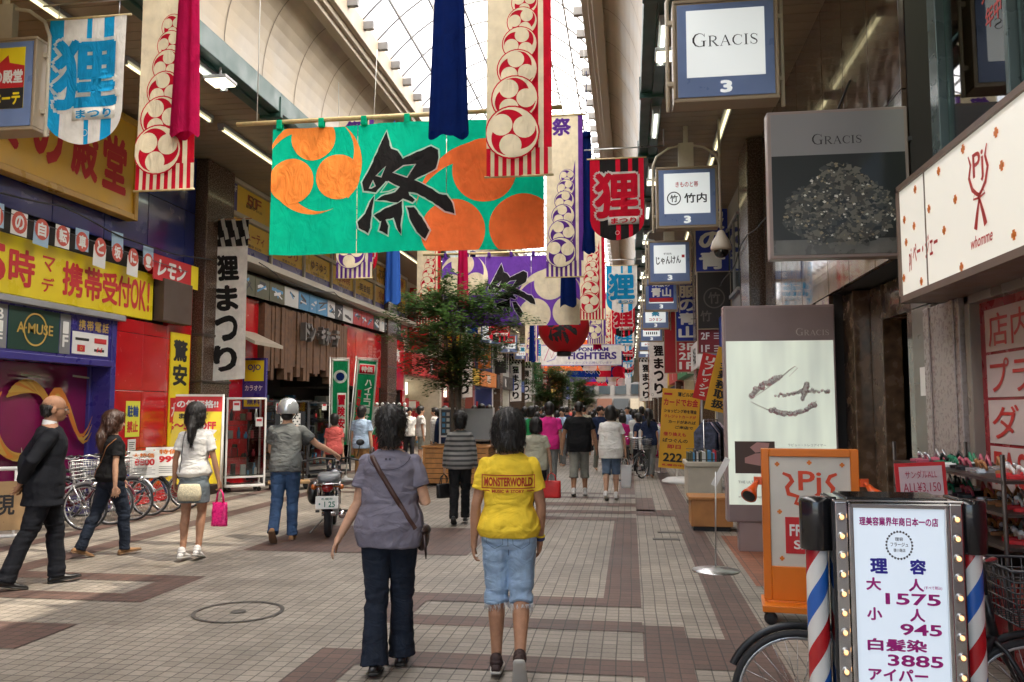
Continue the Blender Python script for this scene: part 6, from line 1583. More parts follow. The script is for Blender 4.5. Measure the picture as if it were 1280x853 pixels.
m_ = MB(); c = V((.205, .03, hz - .055 * s)); m_.ball(c, (.05, .10, .085), 16, 10); m_.ball(c + V((.01, -.02, .05)), (.048, .09, .04), 16, 8); m_.tube([c + V((.02, -.09, .03)), c + V((.03, -.105, -.05)), c + V((.035, -.10, -.12))], [.012, .009, .004], 7)
m_.build("pouch", mat("dark_brown_leather", (.03, .014, .012), .35, var=.2), bag)
m_ = MB(); 
for i in range(24):
    a0, a1 = pi + pi * i / 24, pi + pi * (i + 1) / 24; stroke(m_, [(.135 * cos(a0), hz + .50 * s + .09 * sin(a0)), (.135 * cos(a1), hz + .50 * s + .09 * sin(a1))], .004)
for x in (-.012, .012): circle(m_, x, hz + .475 * s, .008, 0, 0, 8)
wrap(m_, tr, .0025); m_.build("yoke_seam", mat("dark_stitch", (.06, .055, .075), .9), P_grey['root'])

# suit details: shirt collar, glasses
i_ = P_suit; m_ = MB(); vs = []; fs = []
for i in range(24):
    a = 2 * pi * i / 24; p = i_['tz'](.067 * cos(a), -.008 + .066 * sin(a), .528 + .012 * (-sin(a))); q = i_['tz'](.062 * cos(a), -.006 + .062 * sin(a), .572 + .012 * (-sin(a))); vs += [p, q]
for i in range(24): j = (i + 1) % 24; fs.append((2 * i, 2 * j, 2 * j + 1, 2 * i + 1))
m_.add(vs, fs, 0, True); extra(i_, m_, "shirt_collar", mat("white_collar", (.75, .75, .75), .8))
m_ = MB(); hd = i_['hd']
for sx in (-1, 1):
    m_.tube([hd(sx * .03 + .02 * cos(a), .104, .712 + .014 * sin(a)) for a in [2 * pi * q / 16 for q in range(17)]], .0018, 5); m_.tube([hd(sx * .05, .102, .716), hd(sx * .074, .05, .716), hd(sx * .078, -.01, .706)], .0018, 5)
m_.tube([hd(-.01, .106, .714), hd(.01, .106, .714)], .0018, 5); extra(i_, m_, "glasses", DARKM)
# helmet
i_ = P_helm; hd = i_['hd']; m_ = MB()
prf = [(.001, .158), (.05, .152), (.09, .125), (.115, .08), (.124, .03), (.124, -.02), (.118, -.028), (.11, -.02)]
t0 = MB(); t0.lathe(prf[::-1], 28, 0, None, (0, 0, 0)); o_ = len(m_.v); m_.add([hd(x, y * 1.12 - .01, z + .715) for x, y, z in t0.v], t0.f, 0, True); extra(i_, m_, "helmet", mat("silver_helmet", (.42, .44, .46), .22, .55, coat=.6))
m_ = MB(); m_.tube([hd(-.1, .02, .69), hd(-.06, .05, .63), hd(0, .065, .615), hd(.06, .05, .63), hd(.1, .02, .69)], .008, 6); extra(i_, m_, "chin_strap", BLACK)
m_ = MB(); 
t1_ = MB(); t1_.ball((0, 0, 0), (.07, .06, .05), 14, 8); m_.add([hd(x, y - .05, z + .66) for x, y, z in t1_.v], t1_.f, 0, True); extra(i_, m_, "hair", HAIR)

# ---- things people carry
def bag_at(p, lab, cat, w, h, d, col, handle, name="hand_bag", crease=True, rz=0, taper=.85):
    t = thing(name, lab, cat, (p.x, p.y, p.z - h - handle), rz)
    m_ = MB(); n = 28; vs = []; fs = []; rr = random.Random(lab)
    for j in range(9):
        v = j / 8; f_ = (taper + (1 - taper) * v) if taper < 1 else 1 + (taper - 1) * (1 - v)
        q = (.9 if j == 0 else 1) * (1 - .55 * max(0, v - .75) * 2)
        for i in range(n):
            a = 2 * pi * i / n; x = w / 2 * f_ * math.copysign(abs(cos(a)) ** .5, cos(a)); y = d / 2 * q * math.copysign(abs(sin(a)) ** .6, sin(a)) * (1 - .4 * v)
            k_ = 1 + .05 * rr.uniform(-1, 1) * crease; vs.append((x * k_, y * k_, h * v))
    for j in range(8):
        for i in range(n): a = j * n + i; b = j * n + (i + 1) % n; fs.append((a, b, b + n, a + n))
    fs.append(tuple(range(n - 1, -1, -1))); fs.append(tuple(range(8 * n, 9 * n))); m_.add(vs, fs, 0, True); m_.build("bag_body", col, t)
    m_ = MB()
    for y in (-d * .18, d * .18): m_.tube([(-w * .25, y, h * .96), (-w * .18, y * .6, h + handle * .7), (0, 0, h + handle), (w * .18, y * .6, h + handle * .7), (w * .25, y, h * .96)], .007, 6)
    m_.build("handle", col, t)
    return t
def palm_pt(i_, side):
    sh, d1_, el, d2_, wr, k = i_['arms'][side]; return world_pt(i_, wr + d2_ * .105)
bag_at(palm_pt(P_girl, 1), "shiny hot pink shopping bag hanging from the girl's hand", "bag", .17, .26, .07, mat("hot_pink_foil", (.70, .015, .17), .3, var=.3, vscale=30, bump=.5, bscale=25), .14, taper=1.05)
bag_at(palm_pt(P_str, 0), "black leather handbag carried by the woman in striped knit", "bag", .26, .2, .12, LEATHER_B, .14, rz=.9)
bag_at(palm_pt(P_bei, 1), "red cloth bag carried by the short woman in beige", "bag", .28, .26, .14, mat("scarlet_cloth", (.60, .02, .02), .6, var=.2, bump=.4, bscale=30), .12, taper=1.0)
bag_at(palm_pt(P_wht, 1), "long white plastic bag carried by the person in the big white shirt", "bag", .2, .42, .1, mat("white_plastic", (.72, .72, .72), .35, bump=.8, bscale=22, translucent=.3), .12, taper=.9)
i_ = P_girl; s = i_['s']; hz = i_['hz'] * s
t = thing("hip_bag", "cream lace bag worn behind the girl's grey skirt on a thin strap", "bag", i_['root'].location, i_['root'].rotation_euler.z)
m_ = MB(); loft(m_, [((.02, -.18, hz + (z_ - .17) * s), w_, d_) for z_, w_, d_ in ((-.095, .085, .02), (-.085, .115, .04), (-.02, .128, .05), (.05, .118, .042), (.085, .105, .028), (.092, .09, .012))], 26, 0, 3.6); m_.build("bag_body", mat("cream_lace", (.62, .55, .38), .9, var=.25, vscale=45, bump=.6, bscale=70), t)
m_ = MB(); tr = bvh(i_['top']); pp_ = []
for k in range(12): q = V((-.085 - .03 * sin(k / 11 * 3), 0, hz + (.50 - .62 * k / 11) * s)); p = on_back(tr, q.x, q.z, .006); pp_.append(p or V((q.x, -.17, q.z)))
m_.tube(pp_, .004, 6); m_.build("strap", LEATHER_B, t)
i_ = P_blk; tr = bvh(i_['top']); s = i_['s']; hz = i_['hz'] * s
m_ = MB(); pp_ = []
for k in range(20): q = V((-.13 + .30 * (1 - k / 19) * .95, 0, hz + (.02 + .47 * (1 - k / 19)) * s)); p = on_back(tr, q.x, q.z, .006); pp_.append(p or V((q.x, -.12, q.z)))
m_.tube(pp_, .009, 6, flat=.5); tag(m_.build("bag_strap", mat("tan_strap", (.40, .17, .06), .5), None, 0, i_['root'].location), "tan bag strap across the back of the woman in black", "strap"); bpy.data.objects["bag_strap"].rotation_euler.z = i_['root'].rotation_euler.z

# ---- the crowd farther down: four builds, dressed differently
CR = []
for k, (ml, hr, tp_, bt) in enumerate(((True, 'short', 'tee', 'long'), (False, 'bob', 'tee', 'skirt'), (True, 'crop', 'long', 'long'), (False, 'long', 'tee', 'long'))):
    i_ = person("person walking far down the arcade", (-2 - k, 30 + k * 2), radians((0, 8, 180, 170)[k]), 1.7 if ml else 1.58, ml, hair=hr, top=tp_, topm=WTEE, bottom=bt, botm=DARKB, shoem=None, L=(12, 2, 0), R=(-10, -18, 12), vox=.018, hem=-.09, loose=.7, hands=False)
    CR.append(i_['root'])
flush()
TOPS = [("white", WTEE), ("black", BLK_TOP), ("beige", BEIGE), ("navy", NAVYB), ("pale blue", BLUET), ("red", REDS), ("green", GREENT), ("slate", GPOLO), ("pink", PINKT), ("yellow", YELT)]
BOTS = [("dark", DARKB), ("stone", KHAKI), ("navy", NAVYB), ("grey", GREYB), ("blue denim", MIDDEN)]
rr = random.Random(12); seen = []
def dress(o, lab, grp, tm_, bm2, x, y, rz, sc_):
    o.location = (x, y, 0); o.rotation_euler = (0, 0, rz); o.scale = (sc_,) * 3; o['label'] = lab; o['group'] = grp
    for c in o.children:
        st_ = stem_(c.name)
        mm_ = tm_ if st_ in ("shirt", "long_sleeved_top") else (bm2 if st_ in ("trousers", "skirt") else None)
        if mm_: c.material_slots[0].link = 'OBJECT'; c.material_slots[0].material = mm_
def stem_(n): return n.split('.')[0]
PLACES = []
for y0, n, xs in ((23.5, 5, (-3.2, .4)), (27, 8, (-5.6, .6)), (31, 9, (-5.8, .6)), (36, 10, (-5.8, .6)), (42, 11, (-5.8, .6)), (50, 12, (-6, .8)), (60, 12, (-6, .8)), (72, 12, (-6, .8))):
    for i in range(n):
        for _ in range(30):
            x = rr.uniform(*xs); y = y0 + rr.uniform(-1.6, 2.6)
            if all((x - a) ** 2 + (y - b) ** 2 > .5 for a, b in PLACES) and not (abs(x + 4.1) < .9 and 16 < y < 20) and not (abs(x + 3.4) < .8 and abs(y - 38) < .8): break
        PLACES.append((x, y))
for _ in range(85):
    x, y = rr.uniform(-5.2, .75), rr.uniform(20.0, 33)
    if all((x - a) ** 2 + (y - b) ** 2 > .45 for a, b in PLACES + [(-3.85, 22.0), (-2.7, 21.3), (-2.28, 19.2), (-3.7, 19)]): PLACES.append((x, y))
PLACES += [(-5.0, 21.5), (-4.2, 23.6), (-3.5, 24.6), (-3.2, 26.2), (-4.6, 26.4), (-5.3, 28)]
for k, (x, y) in enumerate(PLACES):
    b_ = rr.randrange(4); tn, tm_ = rr.choice(TOPS[:5] * 2 + TOPS) if k < len(PLACES) - 6 else TOPS[0]; bn, bm2 = rr.choice(BOTS)
    o = CR[b_] if b_ < 4 and k == [q for q in range(len(PLACES))][b_] and False else copy_tree(CR[b_])
    away = b_ < 2; rz = (rr.uniform(-.3, .3) if rr.random() < .65 else pi + rr.uniform(-.4, .4))
    near = "near" if y < 30 else ("farther" if y < 45 else "far")
    hn = ("short haired man", "bob haired woman", "crop haired man", "long haired woman")[b_]
    lab = f"{hn} in {tn} top and {bn} {'skirt' if b_ == 1 else 'trousers'}, {near} in the crowd"
    dress(o, lab, lab, tm_, bm2, x, y, rz, rr.uniform(.94, 1.03))
for c in CR:
    for q in list(c.children): bpy.data.objects.remove(q)
    bpy.data.objects.remove(c)

# ================================================================ STREET OBJECTS
SILVER = mat("silver_paint", (.55, .55, .56), .28, .7, var=.05)
def bicycle(label, loc, rz, frame_m, r=.31, group=None, basket=True, rim=SILVER):
    t = thing("bicycle", label, "bicycle", loc, rz, group)
    wb = 1.02
    for x in (0, wb):
        w = MB(); w.torus((x, 0, r), r - .03, .012, 'y', 40, 8); w.tube([(x, -.045, r), (x, .045, r)], .022, 10)
        for k in range(28):
            a = 2 * pi * k / 28; b = a + (.5 if k % 2 else -.5); s = .028 if k % 4 < 2 else -.028
            w.tube([(x + .02 * cos(b), s, r + .02 * sin(b)), (x + (r - .035) * cos(a), 0, r + (r - .035) * sin(a))], .0016, 4)
        o = w.build("wheel", rim, t)
        ty = MB(); ty.torus((x, 0, r), r - .014, .017, 'y', 40, 8); ty.build("tyre", RUBBER, o)
        m = MB(); m.torus((x, 0, r), r + .022, .018, 'y', 22, 6, 0, None, .35, 2.7 if x == 0 else 2.2, .35); m.build("mudguard", frame_m, t)
    f = MB(); bb = (.44, 0, .27); sd_ = (.30, 0, .66); hd0 = (.86, 0, .62); hd1 = (.83, 0, .80)
    f.tube([bb, (.66, 0, .36), (.80, 0, .52), hd0], .019, 10); f.tube([sd_, (.5, 0, .46), (.72, 0, .55), hd0], .014, 8); f.tube([bb, sd_, (.285, 0, .72)], .017, 10)
    for s in (-1, 1): f.tube([bb, (.05, s * .06, r), (0, s * .06, r)], .010, 6); f.tube([(.31, 0, .60), (.04, s * .055, r), (0, s * .06, r)], .008, 6); f.tube([(.855, 0, .60), (.89, s * .05, .56), (.97, s * .05, .42), (wb, s * .05, r)], .012, 8)
    f.tube([hd0, hd1], .02, 10); f.tube([hd1, (.82, 0, .95)], .014, 8); f.build("frame", frame_m, t)
    h = MB(); h.tube([(.66, -.26, .98), (.78, -.24, 1.0), (.84, -.12, .97), (.83, 0, .96), (.84, .12, .97), (.78, .24, 1.0), (.66, .26, .98)], .011, 8); h.build("handlebar", CHROME, t)
    for s in (-1, 1):
        g = MB(); g.tube([(.56, s * .265, .965), (.68, s * .26, .985)], .017, 8); g.build("grip", BLACK, t)
        b = MB(); b.tube([(.76, s * .2, .98), (.66, s * .19, .93)], .006, 6); b.build("brake_lever", CHROME, t)
    s_ = MB(); s_.ball((.26, 0, .76), (.12, .09, .04), 16, 8); s_.ball((.36, 0, .765), (.09, .04, .03), 12, 8); s_.tube([(.285, 0, .68), (.28, 0, .75)], .014, 8); s_.build("saddle", BLACK, t)
    c = MB(); c.torus((.44, -.05, .27), .085, .008, 'y', 24, 6); c.tube([(.44, -.05, .35), (0.0, -.05, r + .035)], .005, 5); c.tube([(.44, -.05, .19), (0, -.05, r - .035)], .005, 5)
    c.tube([(.44, -.07, .27), (.5, -.07, .12)], .01, 6); c.tube([(.44, .07, .27), (.38, .07, .42)], .01, 6); c.bx(.46, .54, -.17, -.08, .105, .13); c.bx(.34, .42, .08, .17, .415, .44); c.build("crankset", STEEL, t)
    k = MB(); k.tube([(-.02, -.1, r - .02), (-.12, -.14, .01)], .009, 6); k.tube([(-.02, .1, r - .02), (-.12, .14, .01)], .009, 6); k.tube([(-.12, -.14, .012), (-.12, .14, .012)], .009, 6); k.build("stand", STEEL, t)
    if basket:
        b = MB(); x0, x1, y, z0, z1 = .90, 1.16, .17, .70, .94
        for z in np.linspace(z0, z1, 6):
            q = (z - z0) / (z1 - z0) * .03; b.tube([(x0 - q, -y - q, z), (x1 + q, -y - q, z), (x1 + q, y + q, z), (x0 - q, y + q, z), (x0 - q, -y - q, z)], .004 if z < z1 - .01 else .007, 5)
        for u_ in np.linspace(-y, y, 9): b.tube([(x0, u_, z0), (x0 - .03, u_ * 1.17, z1)], .003, 4); b.tube([(x1, u_, z0), (x1 + .03, u_ * 1.17, z1)], .003, 4); b.tube([(x0, u_, z0), (x1, u_, z0)], .003, 4)
        for u_ in np.linspace(x0, x1, 7): b.tube([(u_, -y, z0), (u_, -y * 1.17, z1)], .003, 4); b.tube([(u_, y, z0), (u_, y * 1.17, z1)], .003, 4)
        b.build("basket", STEEL if frame_m is not BLACK else DARKM, t)
        l = MB(); l.ball((1.13, 0, .62), (.05, .04, .04), 12, 8); l.build("lamp", CHROME, t)
    return t
LBL = ["silver bicycle nearest the cardboard sign in the row by the magenta window", "silver bicycle second from the cardboard sign in the parked row", "parked bicycle hidden mostly behind the woman in black", "parked bicycle under the big white price cards", "parked bicycle between the price cards and the slim girl", "parked bicycle at the girl's end of the row"]
GRP = "bicycles parked against the discount store"
fm = [SILVER, mat("wine_frame", (.12, .01, .02), .3), SILVER, DARKM, mat("blue_frame", (.02, .06, .2), .3), SILVER]
for i in range(6):
    bicycle(LBL[i], (-8.38 + .03 * (i % 3), 10.35 + .5 * i, 0), radians(8 + 3 * (i % 2)), fm[i], .31, GRP)
# rows of price cards hung on the baskets
for k, (x, y, lab) in enumerate(((-7.22, 11.62, "yellow and white price card on the baskets beside the bigger white card"), (-7.12, 12.0, "white price card with red figures hung over the bicycle baskets"), (-7.15, 12.75, "price card tucked behind the slim girl at the far end of the bicycle row"), (-7.35, 10.95, "small white card between the man in the suit and the woman in black"))):
    t = thing("price_card", lab, "sign", (x, y, .62 if k < 3 else .62), radians(30 + 6 * k))
    w_, h_ = ((.4, .40), (.55, .44), (.45, .34), (.2, .3))[k]
    a = MB(); a.bx(-w_ / 2, w_ / 2, -.004, .004, 0, h_); a.build("card", WHITE, t)
    a = MB(); text(a, "大特価" if k != 2 else "自転車", -.02, h_ - .07, w_ * .75, .07, 1, -.006, .04); text(a, ("8800", "9999", "7800", "現品")[k], 0, h_ * .58, w_ * .7, .1, 0, -.006, .06)
    for q in range(4): a.bx(-w_ * .4, w_ * .38 - .05 * (q % 2), -.0062, -.005, .05 + q * .03, .058 + q * .03, 2)
    a.build("lettering", [REDINK, ORNG, mat("grey_ink", (.2, .2, .22), .6)], t)
# rolling rail with a cardboard notice
t = thing("rolling_rail", "white tubular rolling rail with a cardboard notice at the edge of the shop", "rail", (-7.72, 8.95, 0), radians(28))
a = MB(); a.tube([(-.75, 0, .12), (-.75, 0, .82), (-.70, 0, .9), (-.62, 0, .93), (.48, 0, .93), (.56, 0, .9), (.6, 0, .82), (.6, 0, .24), (.56, 0, .16), (.48, 0, .13), (-.75, 0, .12)], .024, 10); a.tube([(.42, 0, .93), (.42, 0, .13)], .016, 8); a.build("frame", WHITE, t)
a = MB(); a.bx(-.6, .55, -.03, -.022, .2, .78); a.build("cardboard", mat("cardboard", (.42, .27, .13), .85, var=.12), t)
a = MB(); text(a, "買取", -.25, .5, .5, .26, 0, -.033, .03); text(a, "現", .32, .5, .22, .24, 0, -.033, .03); text(a, "金", .32, .3, .01, .01, 0, -.033, .03); a.build("lettering", INK, t)
for x in (-.6, .5):
    a = MB(); a.lathe([(.045, -.015), (.05, 0), (.045, .015)], 16, 0, Mx.Translation((x, 0, .05)) @ Mx.Rotation(pi / 2, 4, 'X')); a.bx(x - .02, x + .02, -.02, .02, .05, .13); a.build("caster", BLACK, t)

# tall yellow sandwich board
t = thing("sandwich_board", "tall yellow and red sale sandwich board behind the slim girl", "sign", (-7.95, 14.05, 0), radians(24))
tilt = Mx.Rotation(radians(-9), 4, 'X')
a = MB(); a.bx(-.6, .6, 0, .02, .3, 1.9, 0, tilt); a.bx(-.6, .6, -.002, .0, 1.62, 1.9, 1, tilt); a.build("front_sheet", [YEL, REDINK], t)
a = MB(); text(a, "驚きの低価格!!", 0, 1.76, 1.05, .15, 0, -.005, .05); text(a, "70%〜30%OFF", 0, 1.36, 1.0, .15, 1, -.005, .06); text(a, "まとめて", .1, 1.54, .5, .1, 2, -.005, .04); text(a, "円均一", .2, 1.1, .6, .14, 2, -.005, .04); text(a, "大放出", .15, .84, .7, .17, 1, -.005, .05); text(a, "現品限り", .1, .6, .6, .1, 2, -.005, .04)
ps = [(.24 + (.30 if k % 2 else .2) * cos(k * pi / 9), 1.18 + (.27 if k % 2 else .18) * sin(k * pi / 9)) for k in range(18)]; a.poly(ps, -.003, 0)
a.v = [tuple(tilt @ V(p)) for p in a.v]; a.build("lettering", [WHITE, REDINK, INK], t)
a = MB()
for x in (-.61, .61): a.tube([(x, -.02, 0), (x, .31, 1.92)], .018, 8); a.tube([(x, .62, 0), (x, .31, 1.92)], .018, 8)
a.bx(-.6, .6, .30, .33, 1.88, 1.92); a.build("frame", WHITE, t)
a = MB(); a.bx(-.58, .58, -.01, .01, .25, 1.7, 0, Mx.Translation((0, .56, 0)) @ Mx.Rotation(radians(8), 4, 'X')); a.build("back_sheet", WOOD, t)

# glass showcases
def showcase(loc, rz, lab, w=.9, d=.5, h=1.85, fm_=WHITE, seed=1):
    t = thing("glass_showcase", lab, "showcase", loc, rz, "glass showcases outside the porch"); f = MB()
    for x in (-w / 2, w / 2):
        for y in (0, d): f.bx(x - .018, x + .018, y - .018, y + .018, .1, h)
    for z in (.12, .3, h): f.bx(-w / 2, w / 2, -.018, .018, z - .018, z + .018); f.bx(-w / 2, w / 2, d - .018, d + .018, z - .018, z + .018); f.bx(-w / 2 - .018, -w / 2 + .018, 0, d, z - .017, z + .017); f.bx(w / 2 - .018, w / 2 + .018, 0, d, z - .017, z + .017)
    f.bx(-w / 2, w / 2, 0, d, .13, .15); f.build("frame", fm_, t, .003)
    g = MB(); g.bx(-w / 2 + .02, w / 2 - .02, -.003, .003, .32, h - .02); g.bx(-w / 2 - .003, -w / 2 + .003, .02, d - .02, .32, h - .02); g.bx(w / 2 - .003, w / 2 + .003, .02, d - .02, .32, h - .02); g.build("glass_panel", glass_mat("clear_glass", (.95, .97, .96), .06), t)
    r = random.Random(seed); s = MB()
    for z in (.34, .7, 1.06, 1.42): s.bx(-w / 2 + .02, w / 2 - .02, .02, d - .02, z - .008, z)
    s.build("shelf", glass_mat("shelf_glass", (.8, .9, .87), .1), t)
    q = MB()
    for z in (.34, .7, 1.06, 1.42):
        for k in range(7):
            x = r.uniform(-w / 2 + .08, w / 2 - .14); hh = r.uniform(.06, .24); y = r.uniform(.08, d - .2)
            if r.random() < .5: q.bx(x, x + r.uniform(.05, .11), y, y + .1, z + .001, z + hh, r.randrange(5))
            else: q.lathe([(.03, .001), (.035, hh * .5), (.015, hh * .8), (.018, hh)], 10, r.randrange(5), None, (x, y, z))
    for z, x in ((1.62, -.2), (1.3, .25)): q.bx(x - .07, x + .07, -.008, -.004, z, z + .18, 1); q.bx(x - .05, x + .05, -.0095, -.0075, z + .1, z + .15, 2)
    q.build("display_goods", PAL, t)
    c = MB()
    for x in (-w / 2 + .08, w / 2 - .08):
        for y in (.06, d - .06): c.lathe([(.04, -.015), (.045, 0), (.04, .015)], 14, 0, Mx.Translation((x, y, .045)) @ Mx.Rotation(pi / 2, 4, 'X')); c.bx(x - .015, x + .015, y - .015, y + .015, .05, .11)
    c.build("caster", BLACK, t)
showcase((-7.62, 15.75, 0), radians(38), "white framed glass showcase right behind the yellow sandwich board", .75, .45, 1.86, WHITE, 1)
showcase((-7.55, 17.5, 0), radians(60), "dark framed glass showcase behind the lattice rack", 1.2, .5, 1.82, DARKM, 2)
showcase((-7.3, 19.6, 0), radians(60), "dark framed glass showcase behind the helmeted man", 1.3, .5, 1.8, DARKM, 3)
t = thing("lattice_rack", "black rack with a white lattice panel on a wooden dolly", "rack", (-6.95, 16.35, 0), radians(24))
a = MB(); a.bx(-.3, .3, -.02, .02, .95, 1.6); a.tube([(-.28, 0, .2), (-.28, 0, 1.6)], .015, 6); a.tube([(.28, 0, .2), (.28, 0, 1.6)], .015, 6); a.bx(-.3, .3, -.02, .3, .72, .76); a.tube([(-.28, .28, .2), (-.28, .28, .75)], .015, 6); a.tube([(.28, .28, .2), (.28, .28, .75)], .015, 6); a.build("frame", BLACK, t)
a = MB(); a.bx(-.2, .2, -.028, -.02, .98, 1.56)
a.build("panel", WHITE, t)
a = MB()
for i in range(9):
    for j in range(5): circle(a, -.16 + j * .08 + (.04 if i % 2 else 0) - .02, 1.02 + i * .062, .02, 0, -.0295, 4)
a.build("lattice_pattern", DARKM, t)
a = MB(); a.bx(-.42, .42, -.1, .4, .12, .17); a.build("dolly", WOOD, t, .008)
a = MB()
for x in (-.34, .34):
    for y in (-.04, .34): a.lathe([(.04, -.02), (.055, 0), (.04, .02)], 14, 0, Mx.Translation((x, y, .06)) @ Mx.Rotation(pi / 2, 4, 'X'))
a.build("caster", BLACK, t)

# green upright advertising flags, bulb-framed board
def upright(loc, rz, lab, z0, z1, w, tl, words, head):
    t = thing("advertising_flag", lab, "flag", loc, rz, "green upright flags"); sh_ = Mx.Rotation(radians(tl), 4, 'Y')
    mb = MB(); mb.poly([(-w / 2, z0), (w / 2, z0), (w / 2, z1), (-w / 2, z1)], 0, 0); mb.bx(-w / 2, -w / 2 + .04, -.002, 0, z0, z1, 1); mb.bx(w / 2 - .04, w / 2, -.002, 0, z0, z1, 1); mb.bx(-w / 2, w / 2, -.0025, 0, z1 - .05, z1, 1)
    head(mb, z1)
    for k, (s_, x, a, b, ww, mi, bg) in enumerate(words):
        if bg is not None: mb.bx(x - ww * .62, x + ww * .62, -.003, 0, b - .03, a + .03, bg)
        vtext(mb, s_, x, a, b, ww, mi, -.005, .05)
    mb = conform(mb, lambda X_, Z_: .02 * sin(6 * X_ + 2.2 * Z_) + .01 * sin(11 * X_ - Z_), .1, -w / 2, w / 2, .25, z0, z1)
    mb.v = [tuple(sh_ @ V(p)) for p in mb.v]; mb.build("cloth", [CGRN2, CWHT, CRED, CYEL, CROY], t)
    p = MB(); p.tube([sh_ @ V((-w / 2 - .03, 0, 0)), sh_ @ V((-w / 2 - .03, 0, z1 + .05))], .012, 6); p.tube([sh_ @ V((-w / 2 - .05, 0, z1 + .02)), sh_ @ V((w / 2, 0, z1 + .02))], .008, 6); p.lathe([(.17, 0), (.17, .05), (.05, .07), (.02, .12)], 18, 0, None, (-w / 2 - .03, 0, 0)); p.build("pole", WHITE, t)
CGRN2 = cloth("leaf_green_cloth", (.01, .24, .09)); CYEL = cloth("yellow_cloth", (.70, .55, .05))
upright((-6.85, 19.0, 0), radians(18), "green upright flag with a blue roundel and red strip, the straight one of two", .8, 2.84, .42, 0, [("冒険安全", .04, 2.0, .9, .17, 2, 1)], lambda m, z: (circle(m, 0, z - .42, .16, 1, -.004), circle(m, 0, z - .42, .10, 4, -.006)))
upright((-6.25, 18.6, 0), radians(18), "green upright flag leaning over, with white kana and a yellow foot", .55, 2.82, .48, 4, [("ハイエコーサイン", .06, 2.35, 1.05, .16, 1, None), ("買取強化", -.13, 2.1, 1.3, .1, 2, None)], lambda m, z: (m.bx(-.19, .19, -.004, 0, z - .36, z - .12, 1), m.bx(-.17, .17, -.0055, 0, z - .34, z - .14, 2), text(m, "特価", 0, z - .24, .26, .14, 1, -.007, .05), m.bx(-.2, .2, -.004, 0, .57, 1.0, 3), text(m, "OPEN", 0, .86, .26, .12, 2, -.006, .04)))
t = thing("bulb_board", "green and red board framed by a row of white globes", "sign", (-6.08, 20.4, 0), radians(14))
a = MB(); a.bx(-.4, .4, 0, .06, 1.0, 1.72, 0); a.poly([(-.4, 1.0), (.1, 1.0), (.4, 1.72), (-.1, 1.72)], -.003, 1); a.bx(-.02, .02, .0, .05, 0, 1.0, 2); a.bx(-.3, .3, -.1, .2, 0, .04, 2); a.build("board", [WHITE, mat("leaf_green", (.01, .24, .09), .5), GREYM], t)
a = MB(); text(a, "大特価", -.05, 1.45, .5, .2, 0, -.007, .05); text(a, "SALE", 0, 1.18, .5, .16, 0, -.007, .05); a.build("lettering", REDINK, t)
a = MB()
for k in range(7): a.ball((-.42 + k * .14, 0, 1.77), .045, 10, 8)
for k in range(5): a.ball((-.45, 0, 1.1 + k * .14), .045, 10, 8); a.ball((.45, 0, 1.1 + k * .14), .045, 10, 8)
a.build("globe", mat("white_globe", (.8, .8, .78), .3), t)

# motorcycle seen from behind
t = thing("motorcycle", "dark motorcycle with a grey seat and white plate pushed by the helmeted man", "motorcycle", (-3.80, 10.15, 0), radians(17))
for y, r_, w_ in ((.30, .29, .045), (1.52, .29, .04)):
    a = MB(); a.torus((0, y, r_), r_ - .07, .018, 'x', 32, 8)
    for k in range(20): q = 2 * pi * k / 20; a.tube([(.02 * (-1) ** k, y + .03 * cos(q), r_ + .03 * sin(q)), (0, y + (r_ - .07) * cos(q), r_ + (r_ - .07) * sin(q))], .003, 4)
    a.tube([(-.09, y, r_), (.09, y, r_)], .025, 10); o = a.build("wheel", CHROME, t)
    a = MB(); a.torus((0, y, r_), r_ - w_ * .9, w_, 'x', 36, 10); a.build("tyre", RUBBER, o)
    a = MB(); a.torus((0, y, r_), r_ + .03, .075, 'x', 24, 8, 0, None, .15 if y > 1 else .9, 2.9, 1.); 
    a.v = [(x_, y_, z_ if True else 0) for x_, y_, z_ in a.v]; a.build("fender", mat("navy_enamel", (.012, .016, .03), .2, coat=.6), t)
a = MB(); a.bx(-.14, .14, -.12, -.10, .40, .56); a.build("number_plate", WHITE, t, .006)
a = MB(); text(a, "札幌市", 0, .525, .14, .03, 0, -.1225, .02); text(a, "・1 25", 0, .46, .2, .07, 0, -.1225, .03); a.build("plate_lettering", mat("plate_green", (.02, .15, .1), .6), t)
a = MB(); a.ball((0, -.06, .66), (.075, .06, .06), 16, 10); a.build("tail_lamp", mat("ruby_lens", (.30, .01, .01), .12, coat=.6), t)
for s in (-1, 1):
    a = MB(); a.ball((s * .17, -.04, .67), (.035, .04, .035), 12, 8); a.tube([(s * .06, -.02, .67), (s * .16, -.03, .67)], .01, 6); a.build("indicator", mat("amber_lens", (.5, .12, .02), .15, coat=.5), t)
    a = MB(); a.tube([(s * .11, .25, .42), (s * .12, .12, .70)], [.03, .028], 10); a.build("shock_absorber", CHROME, t)
    a = MB(); a.tube([(s * .33, 1.12, .98), (s * .36, 1.10, 1.12), (s * .37, 1.1, 1.14)], .007, 6); a.ball((s * .37, 1.08, 1.18), (.06, .015, .045), 14, 8); a.build("mirror", BLACK, t)
    a = MB(); a.bx(s * .14 - .06, s * .14 + .06 + s * .07, .72, .78, .26, .29); a.build("footrest", BLACK, t)
a = MB(); loft(a, [((0, .22, .72), .13, .26), ((0, .24, .78), .145, .29), ((0, .26, .82), .13, .26)], 20, 0, 3); loft(a, [((0, .62, .73), .11, .2), ((0, .62, .80), .12, .2)], 20, 0, 3); a.build("seat", mat("grey_vinyl", (.22, .23, .24), .5), t)
